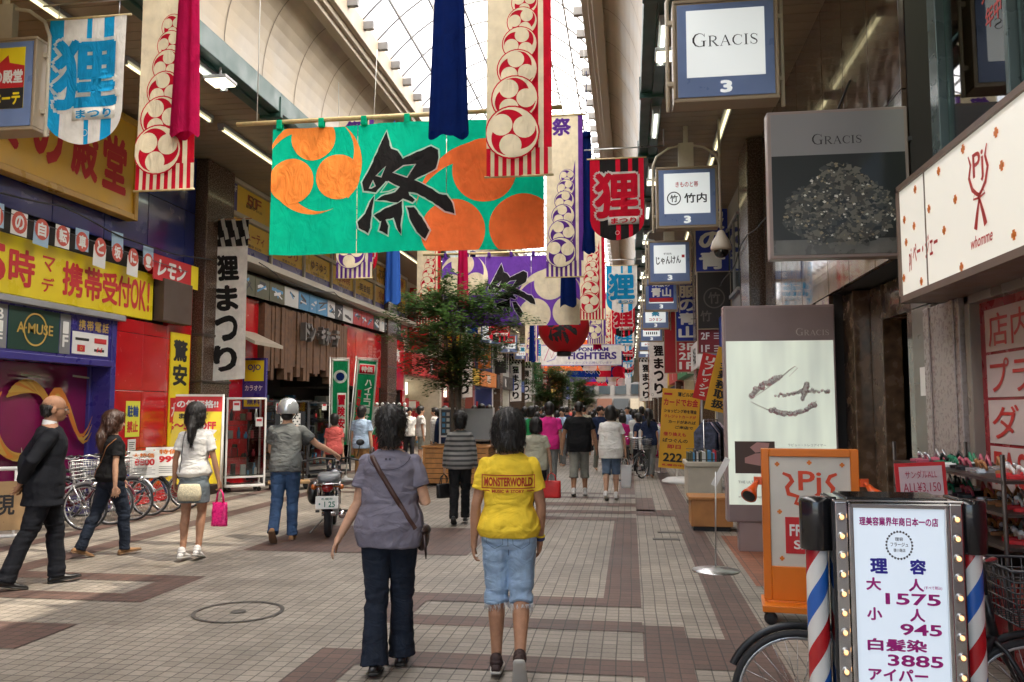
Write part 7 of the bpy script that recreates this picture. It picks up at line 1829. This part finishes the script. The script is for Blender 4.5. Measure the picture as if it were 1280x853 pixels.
a = MB(); a.bx(-.16, .16, -.14, .2, .70, .715); [a.tube([(x_, -.14, .71), (x_, .3, .74)], .009, 6) for x_ in (-.15, -.05, .05, .15)]; a.tube([(-.15, -.14, .71), (.15, -.14, .71)], .01, 6); a.build("rack", CHROME, t)
a = MB(); loft(a, [((0, .98, .58), .06, .2), ((0, .98, .68), .13, .26), ((0, .98, .78), .13, .24), ((0, .98, .83), .07, .16)], 20, 0, 2.4); a.tube([(0, .3, .6), (0, .7, .55), (0, 1.1, .62), (0, 1.25, .86)], .035, 10); a.build("body", mat("navy_enamel", (.012, .016, .03), .2, coat=.6), t)
a = MB(); a.bx(-.11, .11, .68, .98, .22, .46); a.lathe([(.06, -.08), (.08, 0), (.06, .08)], 16, 0, Mx.Translation((0, .95, .42)) @ Mx.Rotation(pi / 2, 4, 'X')); a.build("engine", STEEL, t, .02)
a = MB(); a.tube([(.1, .95, .28), (.17, .6, .24), (.18, .1, .30), (.19, -.12, .34)], [.02, .03, .048, .045], 12); a.build("exhaust", CHROME, t)
a = MB(); a.tube([(-.36, 1.05, .93), (-.2, 1.18, .96), (0, 1.22, .94), (.2, 1.18, .96), (.36, 1.05, .93)], .014, 8); a.tube([(0, 1.22, .94), (0, 1.34, .6)], .03, 10)
for s in (-1, 1): a.tube([(s * .08, 1.26, .85), (s * .075, 1.52, .29)], .02, 8); a.tube([(s * .36, 1.05, .93), (s * .46, .98, .92)], .018, 8)
a.build("handlebar", BLACK, t)
a = MB(); a.ball((0, 1.38, .86), (.09, .08, .09), 16, 10); a.build("headlight", CHROME, t)
a = MB(); a.bx(-.24, .24, -.36, .0, 0, 0); 
a = MB(); a.ball((-.21, .5, .55), (.09, .2, .16), 16, 10); a.build("side_bag", LEATHER_B, t)
a = MB(); a.tube([(-.05, .7, .22), (-.24, .62, .03), (-.26, .6, .012)], .011, 6); a.build("stand", STEEL, t)

# planter, trees, boards in the middle of the street
t = thing("planter", "slatted orange brown timber planter holding the street tree", "planter", (-3.72, 17.55, 0), 0)
a = MB(); CED = mat("cedar_slat", (.42, .19, .055), .5, var=.2, vscale=9, bump=.1)
for k in range(7): z = .06 + k * .108; a.bx(-.70, .70, -.02, .0, z, z + .095); a.bx(-.70, .70, 1.0, 1.02, z, z + .095); a.bx(-.72, -.70, .0, 1.0, z, z + .095); a.bx(.70, .72, .0, 1.0, z, z + .095)
a.build("slats", CED, t, .004)
a = MB(); 
for x in (-.72, .66): a.bx(x, x + .06, -.035, -.02, .02, .84)
a.bx(-.75, .75, -.05, .06, .82, .86); a.bx(-.75, .75, .94, 1.05, .82, .86); a.bx(-.75, -.64, .06, .94, .82, .86); a.bx(.64, .75, .06, .94, .82, .86); a.build("rim", CED, t, .006)
a = MB(); a.bx(-.69, .69, .01, .99, .05, .76); a.build("soil", mat("potting_soil", (.035, .024, .016), .95, bump=.6, bscale=40), t)
LEAF = bpy.data.materials.new("leaf"); LEAF.use_nodes = True; nt = LEAF.node_tree; b = nt.nodes["Principled BSDF"]; gi = nt.nodes.new("ShaderNodeNewGeometry"); cr = nt.nodes.new("ShaderNodeValToRGB")
cr.color_ramp.elements[0].color = (.045, .10, .03, 1); cr.color_ramp.elements[1].color = (.11, .17, .04, 1); e_ = cr.color_ramp.elements.new(.8); e_.color = (.065, .125, .03, 1)
nt.links.new(gi.outputs["Random Per Island"], cr.inputs[0]); nt.links.new(cr.outputs[0], b.inputs["Base Color"]); b.inputs["Roughness"].default_value = .45
tr_ = nt.nodes.new("ShaderNodeBsdfTranslucent"); mxs = nt.nodes.new("ShaderNodeMixShader"); mxs.inputs[0].default_value = .5; nt.links.new(cr.outputs[0], tr_.inputs[0]); nt.links.new(b.outputs[0], mxs.inputs[1]); nt.links.new(tr_.outputs[0], mxs.inputs[2]); nt.links.new(mxs.outputs[0], nt.nodes["Material Output"].inputs[0])
BARK = mat("grey_bark", (.10, .08, .06), .85, var=.3, vscale=15, bump=.4, bscale=50)
def tree(loc, lab, z0, z1, rx, seed, zb=.76):
    t = thing("street_tree", lab, "tree", (loc[0], loc[1], zb), 0); r = random.Random(seed); tk = MB(); lf = MB()
    def leafy(p, d, n):
        for _ in range(n):
            q = p + V((r.gauss(0, .05), r.gauss(0, .05), r.gauss(0, .045))); s = r.uniform(.045, .085); a = r.uniform(0, 2 * pi); u_ = V((cos(a), sin(a), r.uniform(-.35, .2))).normalized(); v_ = V((-sin(a), cos(a), r.uniform(-.3, .3))).normalized()
            lf.add([q - u_ * s * .2, q + u_ * s * .5 + v_ * s * .42, q + u_ * s * 1.5, q + u_ * s * .5 - v_ * s * .42], [(0, 1, 2, 3)])
    H_ = z1 - zb; stems = [(r.uniform(-.12, .12), r.uniform(-.1, .1), r.uniform(-.25, .25), r.uniform(-.2, .2), r.uniform(.75, 1)) for _ in range(4)]
    for (a, b, c, d, h_) in stems:
        P = [V((a + c * v * 1.2 + .05 * sin(5 * v + a * 9), b + d * v * 1.2, H_ * h_ * v)) for v in np.linspace(0, 1, 9)]; tk.tube(P, [.045 * (1 - .8 * v) + .006 for v in np.linspace(0, 1, 9)], 8)
        for k in range(30):
            v = r.uniform(max(.05, (z0 - zb) / H_), 1.); i = min(7, int(v * 8)); p = P[i].lerp(P[i + 1], v * 8 - i); an = r.uniform(0, 2 * pi); zz = zb + p.z
            prof_ = max(.22, min(1, 1.3 - abs((zz - z0) / (z1 - z0) - .52) * 1.8)); ln = rx * prof_ * r.uniform(.55, 1.1)
            e = p + V((cos(an) * ln, sin(an) * ln * .9, r.uniform(-.1, .55))); m_ = p.lerp(e, .5) + V((0, 0, .08)); tk.tube([p, m_, e], [.014, .009, .004], 5)
            for j in range(5, 11):
                w = j / 10; c_ = p.lerp(m_, w * 2) if w < .5 else m_.lerp(e, w * 2 - 1)
                for _ in range(2):
                    tw = V((r.gauss(0, .15), r.gauss(0, .15), r.uniform(-.2, .16))); 
                    for q in (.3, .65, 1.): leafy(c_ + tw * q, tw, 4)
    tk.build("trunk", BARK, t); lf.build("crown", LEAF, t); return t
tree((-3.9, 18.05, 0), "leafy green street tree with thin stems rising from the timber planter", 2.05, 4.4, 1.55, 5)
tree((-3.5, 38, 0), "smaller leafy street tree seen below the baseball banner", 1.6, 3.9, 1.3, 8, .5); tree((-3.0, 55, 0), "distant street tree, the farthest of the three down the arcade", 1.6, 3.7, 1.3, 9, .5)
for y, lab in ((38, "timber planter of the smaller tree below the baseball banner"), (55, "timber planter of the farthest street tree")):
    q = [o for o in bpy.data.objects if o.name == "planter"][0]; c = copy_tree(q, None, (-3.5 if y == 38 else -3.0, y - .5, -.3), None, lab)
t = thing("notice_board", "white framed notice board with a grey panel beyond the striped woman", "board", (-3.75, 18.9, 0), radians(6))
a = MB()
for x in (-.62, -.1, .62): a.bx(x - .02, x + .02, -.02, .02, 0, 1.68)
for z in (.7, 1.02, 1.66): a.bx(-.62, -.1, -.018, .018, z - .02, z + .02)
a.build("frame", WHITE, t, .004)
a = MB(); a.bx(-.08, .6, -.015, .015, .95, 1.66); a.build("grey_panel", paint("panel_grey", (.34, .36, .37), .5), t)
a = MB(); a.bx(-.59, -.13, .0, .012, 1.05, 1.63, 0)
for k in range(14): a.bx(-.57 + .1 * (k % 4), -.5 + .1 * (k % 4), -.003 - .0005 * k, .0, 1.1 + .13 * (k // 4), 1.18 + .13 * (k // 4), 1 + k % 4)
a.build("photo_sheet", [mat("dark_photo", (.05, .055, .06), .4), PAL[0], PAL[1], PAL[2], PAL[4]], t)

# ---- right-hand side
bicycle("bicycle with an orange basket parked beside the hanging clothes", (-.25, 19.3, 0), radians(60), DARKM, .31)
t = thing("standing_sign", "tall yellow loan signboard with black and red characters and the number 222", "sign", (1.0, 19.0, 0), 0)
lean_ = Mx.Rotation(radians(4), 4, 'Y'); a = MB(); AMB = paint("amber_board", (.76, .40, .02), .45)
a.bx(-.42, .42, 0, .05, .32, 2.1, 0, lean_); a.build("board", AMB, t, .004)
a = MB(); yy = -.004
for s_, x, z, w_, h_, mi in (("薄ビル3階", .12, 1.98, .4, .1, 0), ("カードでお金", 0, 1.8, .76, .17, 1), ("ショッピング枠を現金", 0, 1.6, .72, .085, 0), ("クレジットカードが", 0, 1.48, .7, .075, 1), ("カードがあれば", .05, 1.36, .6, .075, 0), ("ご来店で", .1, 1.24, .4, .07, 0), ("借り換えも", -.1, 1.08, .5, .09, 1), ("ばつぐんの", -.08, .94, .55, .09, 0), ("即日", -.1, .8, .3, .09, 1), ("222-6", -.0, .56, .66, .2, 0), ("札幌市中央区", 0, .39, .7, .05, 1)): text(a, s_, x, z, w_, h_, mi, yy, .04)
a.bx(-.38, -.2, yy - .001, yy + .003, 1.95, 2.0, 1); a.v = [tuple(lean_ @ V(p)) for p in a.v]; a.build("lettering", [INK, REDINK], t)
a = MB(); a.tube([(0, .08, .04), (.1, .08, 1.0)], .02, 8); a.lathe([(.42, 0), (.42, .06), (.3, .12), (.05, .14)], 24, 0, None, (.1, .1, 0)); a.build("base", WHITE, t)
for k, (x, y, z, w_, h_, c_, s_, lab, ink) in enumerate(((1.5, 18.2, 1.85, .36, 1.0, REDINK, "リフレッシュ", "red slanting board with white kana above the loan signboard", WHITE), (1.78, 17.9, 1.6, .5, 1.35, AMB, "貸金業務取扱", "yellow slanting board with black characters right of the red one", INK))):
    t = thing("slanting_board", lab, "sign", (x, y, 0), 0); T_ = Mx.Translation((0, 0, z)) @ Mx.Rotation(radians(14), 4, 'Y')
    a = MB(); a.bx(-w_ / 2, w_ / 2, 0, .04, 0, h_, 0, T_); a.build("board", c_, t); a = MB(); vtext(a, s_, 0, h_ - .05, .05, w_ * .55, 0, -.004, .05); a.v = [tuple(T_ @ V(p)) for p in a.v]; a.build("lettering", ink, t)
    a = MB(); a.tube([(0, .06, 0), (0.02, .06, z + .1)], .02, 8); a.lathe([(.2, 0), (.2, .03), (.03, .06)], 18); a.build("post", GREYM, t)
t = thing("sale_cart", "cream bargain cart with books spread on top, under the hanging clothes", "cart", (1.22, 14.3, 0), 0)
a = MB(); a.bx(-.28, .28, 0, .9, .1, .68); a.bx(-.31, .31, -.03, .93, .68, .76); a.build("body", mat("cream_cart", (.52, .47, .38), .45, var=.08), t, .015); a = MB(); a.bx(-.25, .25, .03, .87, 0.0, .1); a.build("plinth", BLACK, t)
a = MB(); r = random.Random(3)
for k in range(18): x = -.27 + k * .03; a.bx(x, x + .026, .1, .5, .762, .9 + r.uniform(0, .06), r.randrange(5))
for z in (.8, .98): a.tube([(-.3, .02, z), (.3, .02, z)], .006, 5, 3)
a.build("book", PAL, t)
def garments(loc, rz, lab, n, cols, w=.9, h=1.5):
    t = thing("clothes_rail", lab, "clothes rail", loc, rz); a = MB(); a.tube([(-w / 2, 0, .03), (-w / 2, 0, h), (w / 2, 0, h), (w / 2, 0, .03)], .014, 8)
    for x in (-w / 2, w / 2): a.tube([(x, -.22, .03), (x, .22, .03)], .014, 8)
    a.build("rail", CHROME, t); r = random.Random(lab)
    for k in range(n):
        x = -w / 2 + .08 + k * (w - .16) / max(1, n - 1); m = MB(); vs = []; fs = []; L_ = r.uniform(.6, .85); ph = r.uniform(0, 6)
        for j in range(9):
            v = j / 8
            for i in range(16):
                q = 2 * pi * i / 16; wd = .2 * (.3 + .7 * min(1, v * 4)) * (1 + .12 * sin(5 * q + ph + v)); vs.append((x + .028 * (1 + .6 * v) * cos(q) * (1 + .4 * sin(4 * q + ph)), wd * sin(q), h - .04 - L_ * v))
        for j in range(8):
            for i in range(16): aa = j * 16 + i; bb = j * 16 + (i + 1) % 16; fs.append((aa, aa + 16, bb + 16, bb))
        fs.append(tuple(range(16))); fs.append(tuple(range(8 * 16 + 15, 8 * 16 - 1, -1))); m.add(vs, fs, 0, True); m.tube([(x, 0, h - .05), (x, 0, h + .02)], .004, 5)
        tag(m.build("hanging_garment", cols[k % len(cols)], t))
PLAID = mat("blue_plaid", (.06, .07, .11), .9, var=.6, vscale=16); FLOR = mat("lilac_floral", (.5, .42, .5), .9, var=.5, vscale=22)
garments((1.45, 15.6, 0), radians(70), "rail of dark plaid and lilac clothes beside the bargain cart", 8, [PLAID, NAVYB, FLOR, PLAID, DARKB], .95, 1.45)
garments((1.85, 12.9, 0), radians(80), "rail of red and pink clothes behind the tall lit poster panel", 7, [REDINK, PINKT, DARKB, CRED], .9, 1.5)
garments((.55, 21.3, 0), radians(65), "rail of pale clothes beside the parked bicycle with the orange basket", 7, [WTEE, FLOR, PINKT, BLUET], .9, 1.3)
t = thing("pole_stand", "thin steel pole stand with a round base and a white tag", "stand", (.84, 8.8, 0), 0)
a = MB(); a.lathe([(.24, 0), (.235, .012), (.06, .03), (.012, .05)], 32); a.build("base", STEEL, t); a = MB(); a.tube([(0, 0, .04), (.02, 0, 1.0)], .008, 8); a.build("pole", STEEL, t)
a = MB(); a.bx(-.03, .03, -.003, .003, -.16, .16, 0, Mx.Translation((.07, 0, 1.0)) @ Mx.Rotation(radians(28), 4, 'Y')); a.build("tag", WHITE, t)
t = thing("wooden_crate", "low orange brown wooden display box behind the pole stand", "box", (1.05, 11.6, 0), 0); a = MB(); a.bx(-.25, .3, 0, .5, .06, .42); a.bx(-.28, .33, -.03, .53, .42, .46); a.build("box", mat("orange_wood", (.45, .20, .06), .5, var=.15), t, .008); a = MB(); a.bx(-.22, .27, .03, .47, 0, .06); a.build("plinth", BLACK, t)

# orange boutique stand
t = thing("boutique_stand", "orange framed stand with a cream panel, orange lamps and casters", "sign", (1.38, 6.8, 0), radians(-7))
a = MB(); a.bx(-.36, -.30, -.02, .1, .16, 1.33); a.bx(.30, .36, -.02, .1, .16, 1.33); a.bx(-.30, .30, -.02, .1, 1.27, 1.33); a.bx(-.30, .30, -.02, .1, .16, .42); a.bx(-.34, .34, -.03, .0, .12, .16); a.build("frame", ORNG, t, .006)
a = MB(); a.bx(-.38, .38, -.18, .22, .1, .15); a.build("base", ORNG, t, .006)
a = MB(); a.bx(-.298, .298, .0, .06, .42, 1.27); a.build("panel", mat("cream_panel", (.66, .64, .57), .4, var=.05), t)
a = MB(); text(a, "Pj", 0, 1.06, .17, .2, 0, -.004, .015)
for s in (-1, 1):
    stroke(a, [(s * .2, 1.14), (s * .15, 1.12), (s * .13, 1.08), (s * .17, 1.03), (s * .16, .98), (s * .09, .96), (s * .11, .91), (s * .04, .89), (0, .86)], [.02, .03, .034, .034, .034, .03, .03, .03, .02], 0, -.004); stroke(a, [(0, .87), (s * .05, .83), (s * .06, .78)], [.02, .03, .03], 0, -.0045)
for x, z in ((-.24, 1.21), (0, 1.225), (.24, 1.21), (-.23, .84), (-.22, .48), (.24, .84)): plus(a, x, z, .018, 1, -.003)
a.bx(-.19, .2, -.006, -.001, .52, .8, 2); text(a, "FRIEND", 0, .70, .32, .09, 3, -.008, .03); text(a, "SALE", 0, .59, .26, .07, 3, -.008, .03); a.build("lettering", [paint("vermilion", (.66, .06, .015), .4), ORNG, REDINK, WHITE], t)
for s in (-1, 1):
    a = MB(); a.bx(s * .36, s * .42, -.06, .0, 1.05, 1.11); a.tube([(s * .39, -.05, 1.08), (s * .41, -.12, 1.06)], .015, 8)
    d = V((s * .35, -.75, -.55)).normalized(); p = V((s * .41, -.12, 1.06)); a.tube([p, p + d * .05, p + d * .12, p + d * .15], [.022, .03, .055, .062], 16, cap=True); o = a.build("clip_lamp", mat("orange_lamp", (.70, .09, .01), .3, coat=.4), t)
    b = MB(); q = p + d * .152; T_ = Mx.Translation(q) @ d.to_track_quat('Z', 'Y').to_matrix().to_4x4(); b.lathe([(.0, .004), (.03, .004), (.05, -.002)], 16, 0, T_, cap=False); b.build("reflector", BLACK, o)
for x in (-.32, .32):
    for y in (-.13, .17): a = MB(); a.lathe([(.03, -.02), (.05, -.012), (.05, .012), (.03, .02)], 18, 0, Mx.Translation((x, y, .05)) @ Mx.Rotation(pi / 2, 4, 'X')); a.bx(x - .02, x + .02, y - .02, y + .02, .06, .1); a.build("caster", BLACK, t)
t = thing("shoe_step", "stepped pale wooden box with dark sandals beside the orange stand", "box", (1.42, 6.1, 0), radians(-5)); a = MB(); a.bx(-.14, .3, 0, .3, 0, .3); a.bx(-.06, .3, .12, .3, .3, .62); a.bx(-.0, .3, .2, .3, .62, .9); a.build("steps", mat("pale_wood", (.45, .30, .17), .55, var=.15), t, .006)
# sandals
def sandal(loc, rz, m1, m2, lab, grp):
    t = thing("sandal", lab, "sandal", loc, rz, grp); a = MB()
    for s in (-.05, .05):
        n = 14; P = []
        for i in range(n): q = 2 * pi * i / n; P.append((s + .033 * cos(q) * (1 + .15 * sin(q)), .12 * sin(q)))
        vs = [(x, y, .0) for x, y in P] + [(x, y, .018 + .02 * max(0, -y / .12)) for x, y in P]; a.add(vs, [tuple(range(n - 1, -1, -1)), tuple(range(n, 2 * n))] + [(i, (i + 1) % n, (i + 1) % n + n, i + n) for i in range(n)])
    a.build("sole", m1, t); b = MB()
    for s in (-.05, .05):
        for y in (.045, -.06): b.tube([(s - .034, y, .012), (s - .03, y + .005, .04), (s, y + .008, .056 if y > 0 else .075), (s + .03, y + .005, .04), (s + .034, y, .012)], .008, 6, flat=1.6)
        b.ball((s, .06, .056), .014, 8, 6)
    b.build("strap", m2, t); return t
SC = [("white", WHITE), ("red", REDINK), ("black", BLACK), ("pink", mat("rose_strap", (.5, .10, .15), .4)), ("silver", SILVER), ("green", mat("emerald_strap", (.01, .2, .1), .4)), ("tan", mat("tan_strap", (.40, .17, .06), .5))]
sandal((1.50, 6.2, .3), 1.4, SC[2][1], SC[2][1], "black sandals on the low step of the pale wooden box", "black sandals"); sandal((1.52, 6.3, .62), 1.5, SC[2][1], SC[2][1], "black sandals on the upper step of the pale wooden box", "black sandals")
t = thing("shoe_rack", "dark wire shoe rack with three shelves of sandals before the sale window", "rack", (2.02, 5.2, 0), 0); a = MB()
for z in (.83, .98, 1.14, 1.30): a.bx(-.24, .24, -.85, .85, z - .022, z - .006); 
for x in (-.23, .23):
    for y in (-.84, .84): a.tube([(x, y, 0), (x, y, 1.42)], .012, 6)
a.build("frame", mat("dark_bronze", (.04, .03, .025), .4, .3), t)
k = 0; nm_ = {1.295: "top", 1.135: "middle", .975: "lower"}
for z in (1.295, 1.135, .975):
    for i in range(7):
        c1 = SC[(k * 5 + 1) % 7]; c2 = SC[(k * 3 + (i % 2)) % 7]; k += 1
        sandal((2.0 + random.uniform(-.05, .05), 4.52 + i * .22, z), pi / 2 + random.uniform(-.2, .2), c1[1], c2[1], f"{c2[0]} strapped sandals with {c1[0]} soles on the {nm_[z]} shelf of the shoe rack", f"{c2[0]} {c1[0]} sandals {nm_[z]}")
t = thing("price_card", "red edged card reading ALL ¥3,150 on a thin stem by the shoe rack", "sign", (1.62, 5.0, 0), 0)
T_ = Mx.Translation((0, 0, 1.235)) @ Mx.Rotation(radians(-3), 4, 'Y'); a = MB(); a.bx(-.135, .135, 0, .012, -.105, .105, 0, T_); a.bx(-.115, .115, -.003, .0, -.085, .085, 1, T_); a.build("card", [REDINK, mat("pale_rose_card", (.62, .48, .50), .6)], t)
a = MB(); text(a, "ALL¥3,150", 0, -.035, .2, .06, 0, -.006, .0); text(a, "サンダルALL", 0, .04, .17, .045, 0, -.006, .0); a.v = [tuple(T_ @ V(p)) for p in a.v]; a.build("lettering", mat("wine_ink", (.42, .02, .06), .6), t); a = MB(); a.tube([(0, .02, 0), (0, .02, 1.2)], .008, 6); a.lathe([(.1, 0), (.1, .012), (.01, .02)], 16, 0, None, (0, .02, 0)); a.build("stem", STEEL, t)

# black bicycle behind the barber sign
bicycle("black city bicycle with a wire basket parked behind the barber sign", (.76, 4.12, 0), 0, BLACK, .305, None, True, SILVER)

# barber sign
t = thing("barber_sign", "lit barber shop price sign with striped poles and rows of bulbs", "sign", (1.085, 3.66, .055), radians(-2))
t.scale = (.91, .91, 1)
GL_ = paint("gloss_black", (.012, .012, .014), .15, coat=.6)
a = MB(); a.bx(-.22, .22, .0, .3, .06, 1.22); a.bx(-.38, .38, .03, .3, .02, .06); [a.bx(x_ - .03, x_ + .03, .06, .26, -.055, .02) for x_ in (-.3, .3)]; a.build("cabinet", GL_, t, .008)
LP = mat("lit_price_panel", (.50, .57, .66), .3, emit=.13, ecol=(.80, .9, 1.)); a = MB(); a.bx(-.192, .192, -.02, 0, .10, 1.175); a.build("light_panel", LP, t)
a = MB(); a.bx(-.215, -.193, -.035, .02, .08, 1.2); a.bx(.193, .215, -.035, .02, .08, 1.2); a.bx(-.215, .215, -.035, .02, 1.178, 1.2); a.bx(-.28, .28, -.015, .28, 1.2, 1.212); a.bx(-.27, -.217, -.02, .02, .08, 1.2); a.bx(.217, .27, -.02, .02, .08, 1.2); a.build("chrome_trim", CHROME, t, .005)
a = MB()
for s in (-1, 1):
    for k in range(14): a.ball((s * .244, -.035, 1.14 - k * .078), .0105, 10, 8)
a.build("bulb", mat("lit_bulb", (.9, .6, .35), .3, emit=.45, ecol=(1., .5, .2)), t)
a = MB()
for s in (-1, 1):
    for k in range(14): a.tube([(s * .244, -.02, 1.14 - k * .078), (s * .244, -.027, 1.14 - k * .078)], .017, 10)
a.build("bulb_socket", STEEL, t)
m = bpy.data.materials.new("barber_stripes"); m.use_nodes = True; nt = m.node_tree; b = nt.nodes["Principled BSDF"]; b.inputs["Roughness"].default_value = .15; b.inputs["Coat Weight"].default_value = .6
tc = nt.nodes.new("ShaderNodeTexCoord"); sp = nt.nodes.new("ShaderNodeSeparateXYZ"); at = nt.nodes.new("ShaderNodeMath"); at.operation = 'ARCTAN2'; mu = nt.nodes.new("ShaderNodeMath"); mu.operation = 'MULTIPLY'; mu.inputs[1].default_value = 1 / (2 * pi)
mz = nt.nodes.new("ShaderNodeMath"); mz.operation = 'MULTIPLY_ADD'; mz.inputs[1].default_value = 2.3; fr_ = nt.nodes.new("ShaderNodeMath"); fr_.operation = 'FRACT'; cr = nt.nodes.new("ShaderNodeValToRGB"); cr.color_ramp.interpolation = 'CONSTANT'
nt.links.new(tc.outputs["Object"], sp.inputs[0]); nt.links.new(sp.outputs[0], at.inputs[0]); nt.links.new(sp.outputs[1], at.inputs[1]); nt.links.new(at.outputs[0], mu.inputs[0]); nt.links.new(sp.outputs[2], mz.inputs[0]); nt.links.new(mu.outputs[0], mz.inputs[2]); nt.links.new(mz.outputs[0], fr_.inputs[0]); nt.links.new(fr_.outputs[0], cr.inputs[0]); nt.links.new(cr.outputs[0], b.inputs["Base Color"])
els = cr.color_ramp.elements; els[0].color = (.72, .72, .70, 1); els[1].position = .25; els[1].color = (.02, .12, .48, 1)
for p_, c_ in ((.5, (.72, .72, .70, 1)), (.75, (.46, .015, .02, 1))): e = els.new(p_); e.color = c_
for s in (-1, 1):
    a = MB(); a.lathe([(.048, .1), (.050, .12), (.050, 1.04), (.048, 1.06)], 28); o = a.build("striped_pole", m, t, loc=(s * .335, .10, 0))
    a = MB(); a.lathe([(.068, .99), (.074, .995), (.074, 1.19), (.068, 1.208), (.0, 1.212)], 28); a.build("pole_cap", GL_, t, loc=(s * .335, .10, 0)); a = MB(); a.lathe([(.074, .02), (.074, .14), (.066, .15)], 28); a.build("pole_foot", GL_, t, loc=(s * .335, .10, 0))
    a = MB(); a.bx(s * .27 - .012, s * .27 + .012, .0, .2, .06, 1.22); a.build("side_post", GL_, t, .004)
a = MB(); yy = -.0225
text(a, "理美容業界年商日本一の店", 0, 1.125, .335, .036, 1, yy, .045)
ring(a, 0, 1.03, .052, .0535, 3, yy); 
for k in range(26): q = 2 * pi * k / 26; circle(a, .055 * cos(q), 1.03 + .055 * sin(q), .0048, 3, yy - .0004, 8)
text(a, "理容", 0, 1.055, .035, .015, 3, yy, .02); text(a, "フラージュ", 0, 1.033, .075, .016, 3, yy, .02); text(a, "狸小路店", 0, 1.01, .05, .014, 3, yy, .02)
text(a, "理", -.09, .945, .075, .062, 0, yy, .055); text(a, "容", .075, .945, .07, .062, 0, yy, .055)
rows = [("大", "人", .872, "1575", .814), ("小", "人", .752, "945", .694), ("白髪染", None, .630, "3885", .570), ("アイパー", None, .512, "8925", .452), ("パーマ", None, .37, "6300", .31)]
for l1, l2, z1, num, z2 in rows:
    if l2: text(a, l1, -.115, z1, .065, .052, 1, yy, .045); text(a, l2, .065, z1, .065, .052, 1, yy, .045)
    else: text(a, l1, -.025 - .0, z1, .25, .05, 1, yy, .045)
    w_ = .058 * len(num); text(a, num, .165 - w_ / 2, z2, w_, .046, 1, yy, .03)
text(a, "(すべて税込)", .135, .862, .075, .016, 1, yy, .02); a.build("lettering", [mat("indigo_ink", (.025, .015, .33), .5), mat("magenta_ink", (.42, .01, .22), .5), WHITE, mat("faint_black_ink", (.06, .05, .06), .6)], t)

# slack cables along the store fronts
CB = mat("black_cable", (.02, .02, .02), .6)
for i, (x, z, y0, y1, sag, lab) in enumerate(((XL + .35, 4.55, 2, 15, .16, "slack black cable along the navy store front"), (XL + .75, 4.7, 16.2, 29.5, .2, "slack black cable under the yellow tenant boards"), (XR - .3, 4.75, 8, 29, .25, "slack black cable along the blue box sign side"))):
    a = MB(); n = 36; a.tube([(x + .03 * sin(k * 1.3), y0 + (y1 - y0) * k / n, z - sag * abs(sin(3 * pi * k / n))) for k in range(n + 1)], .012, 5); tag(a.build("power_cable", CB), lab, "cable")
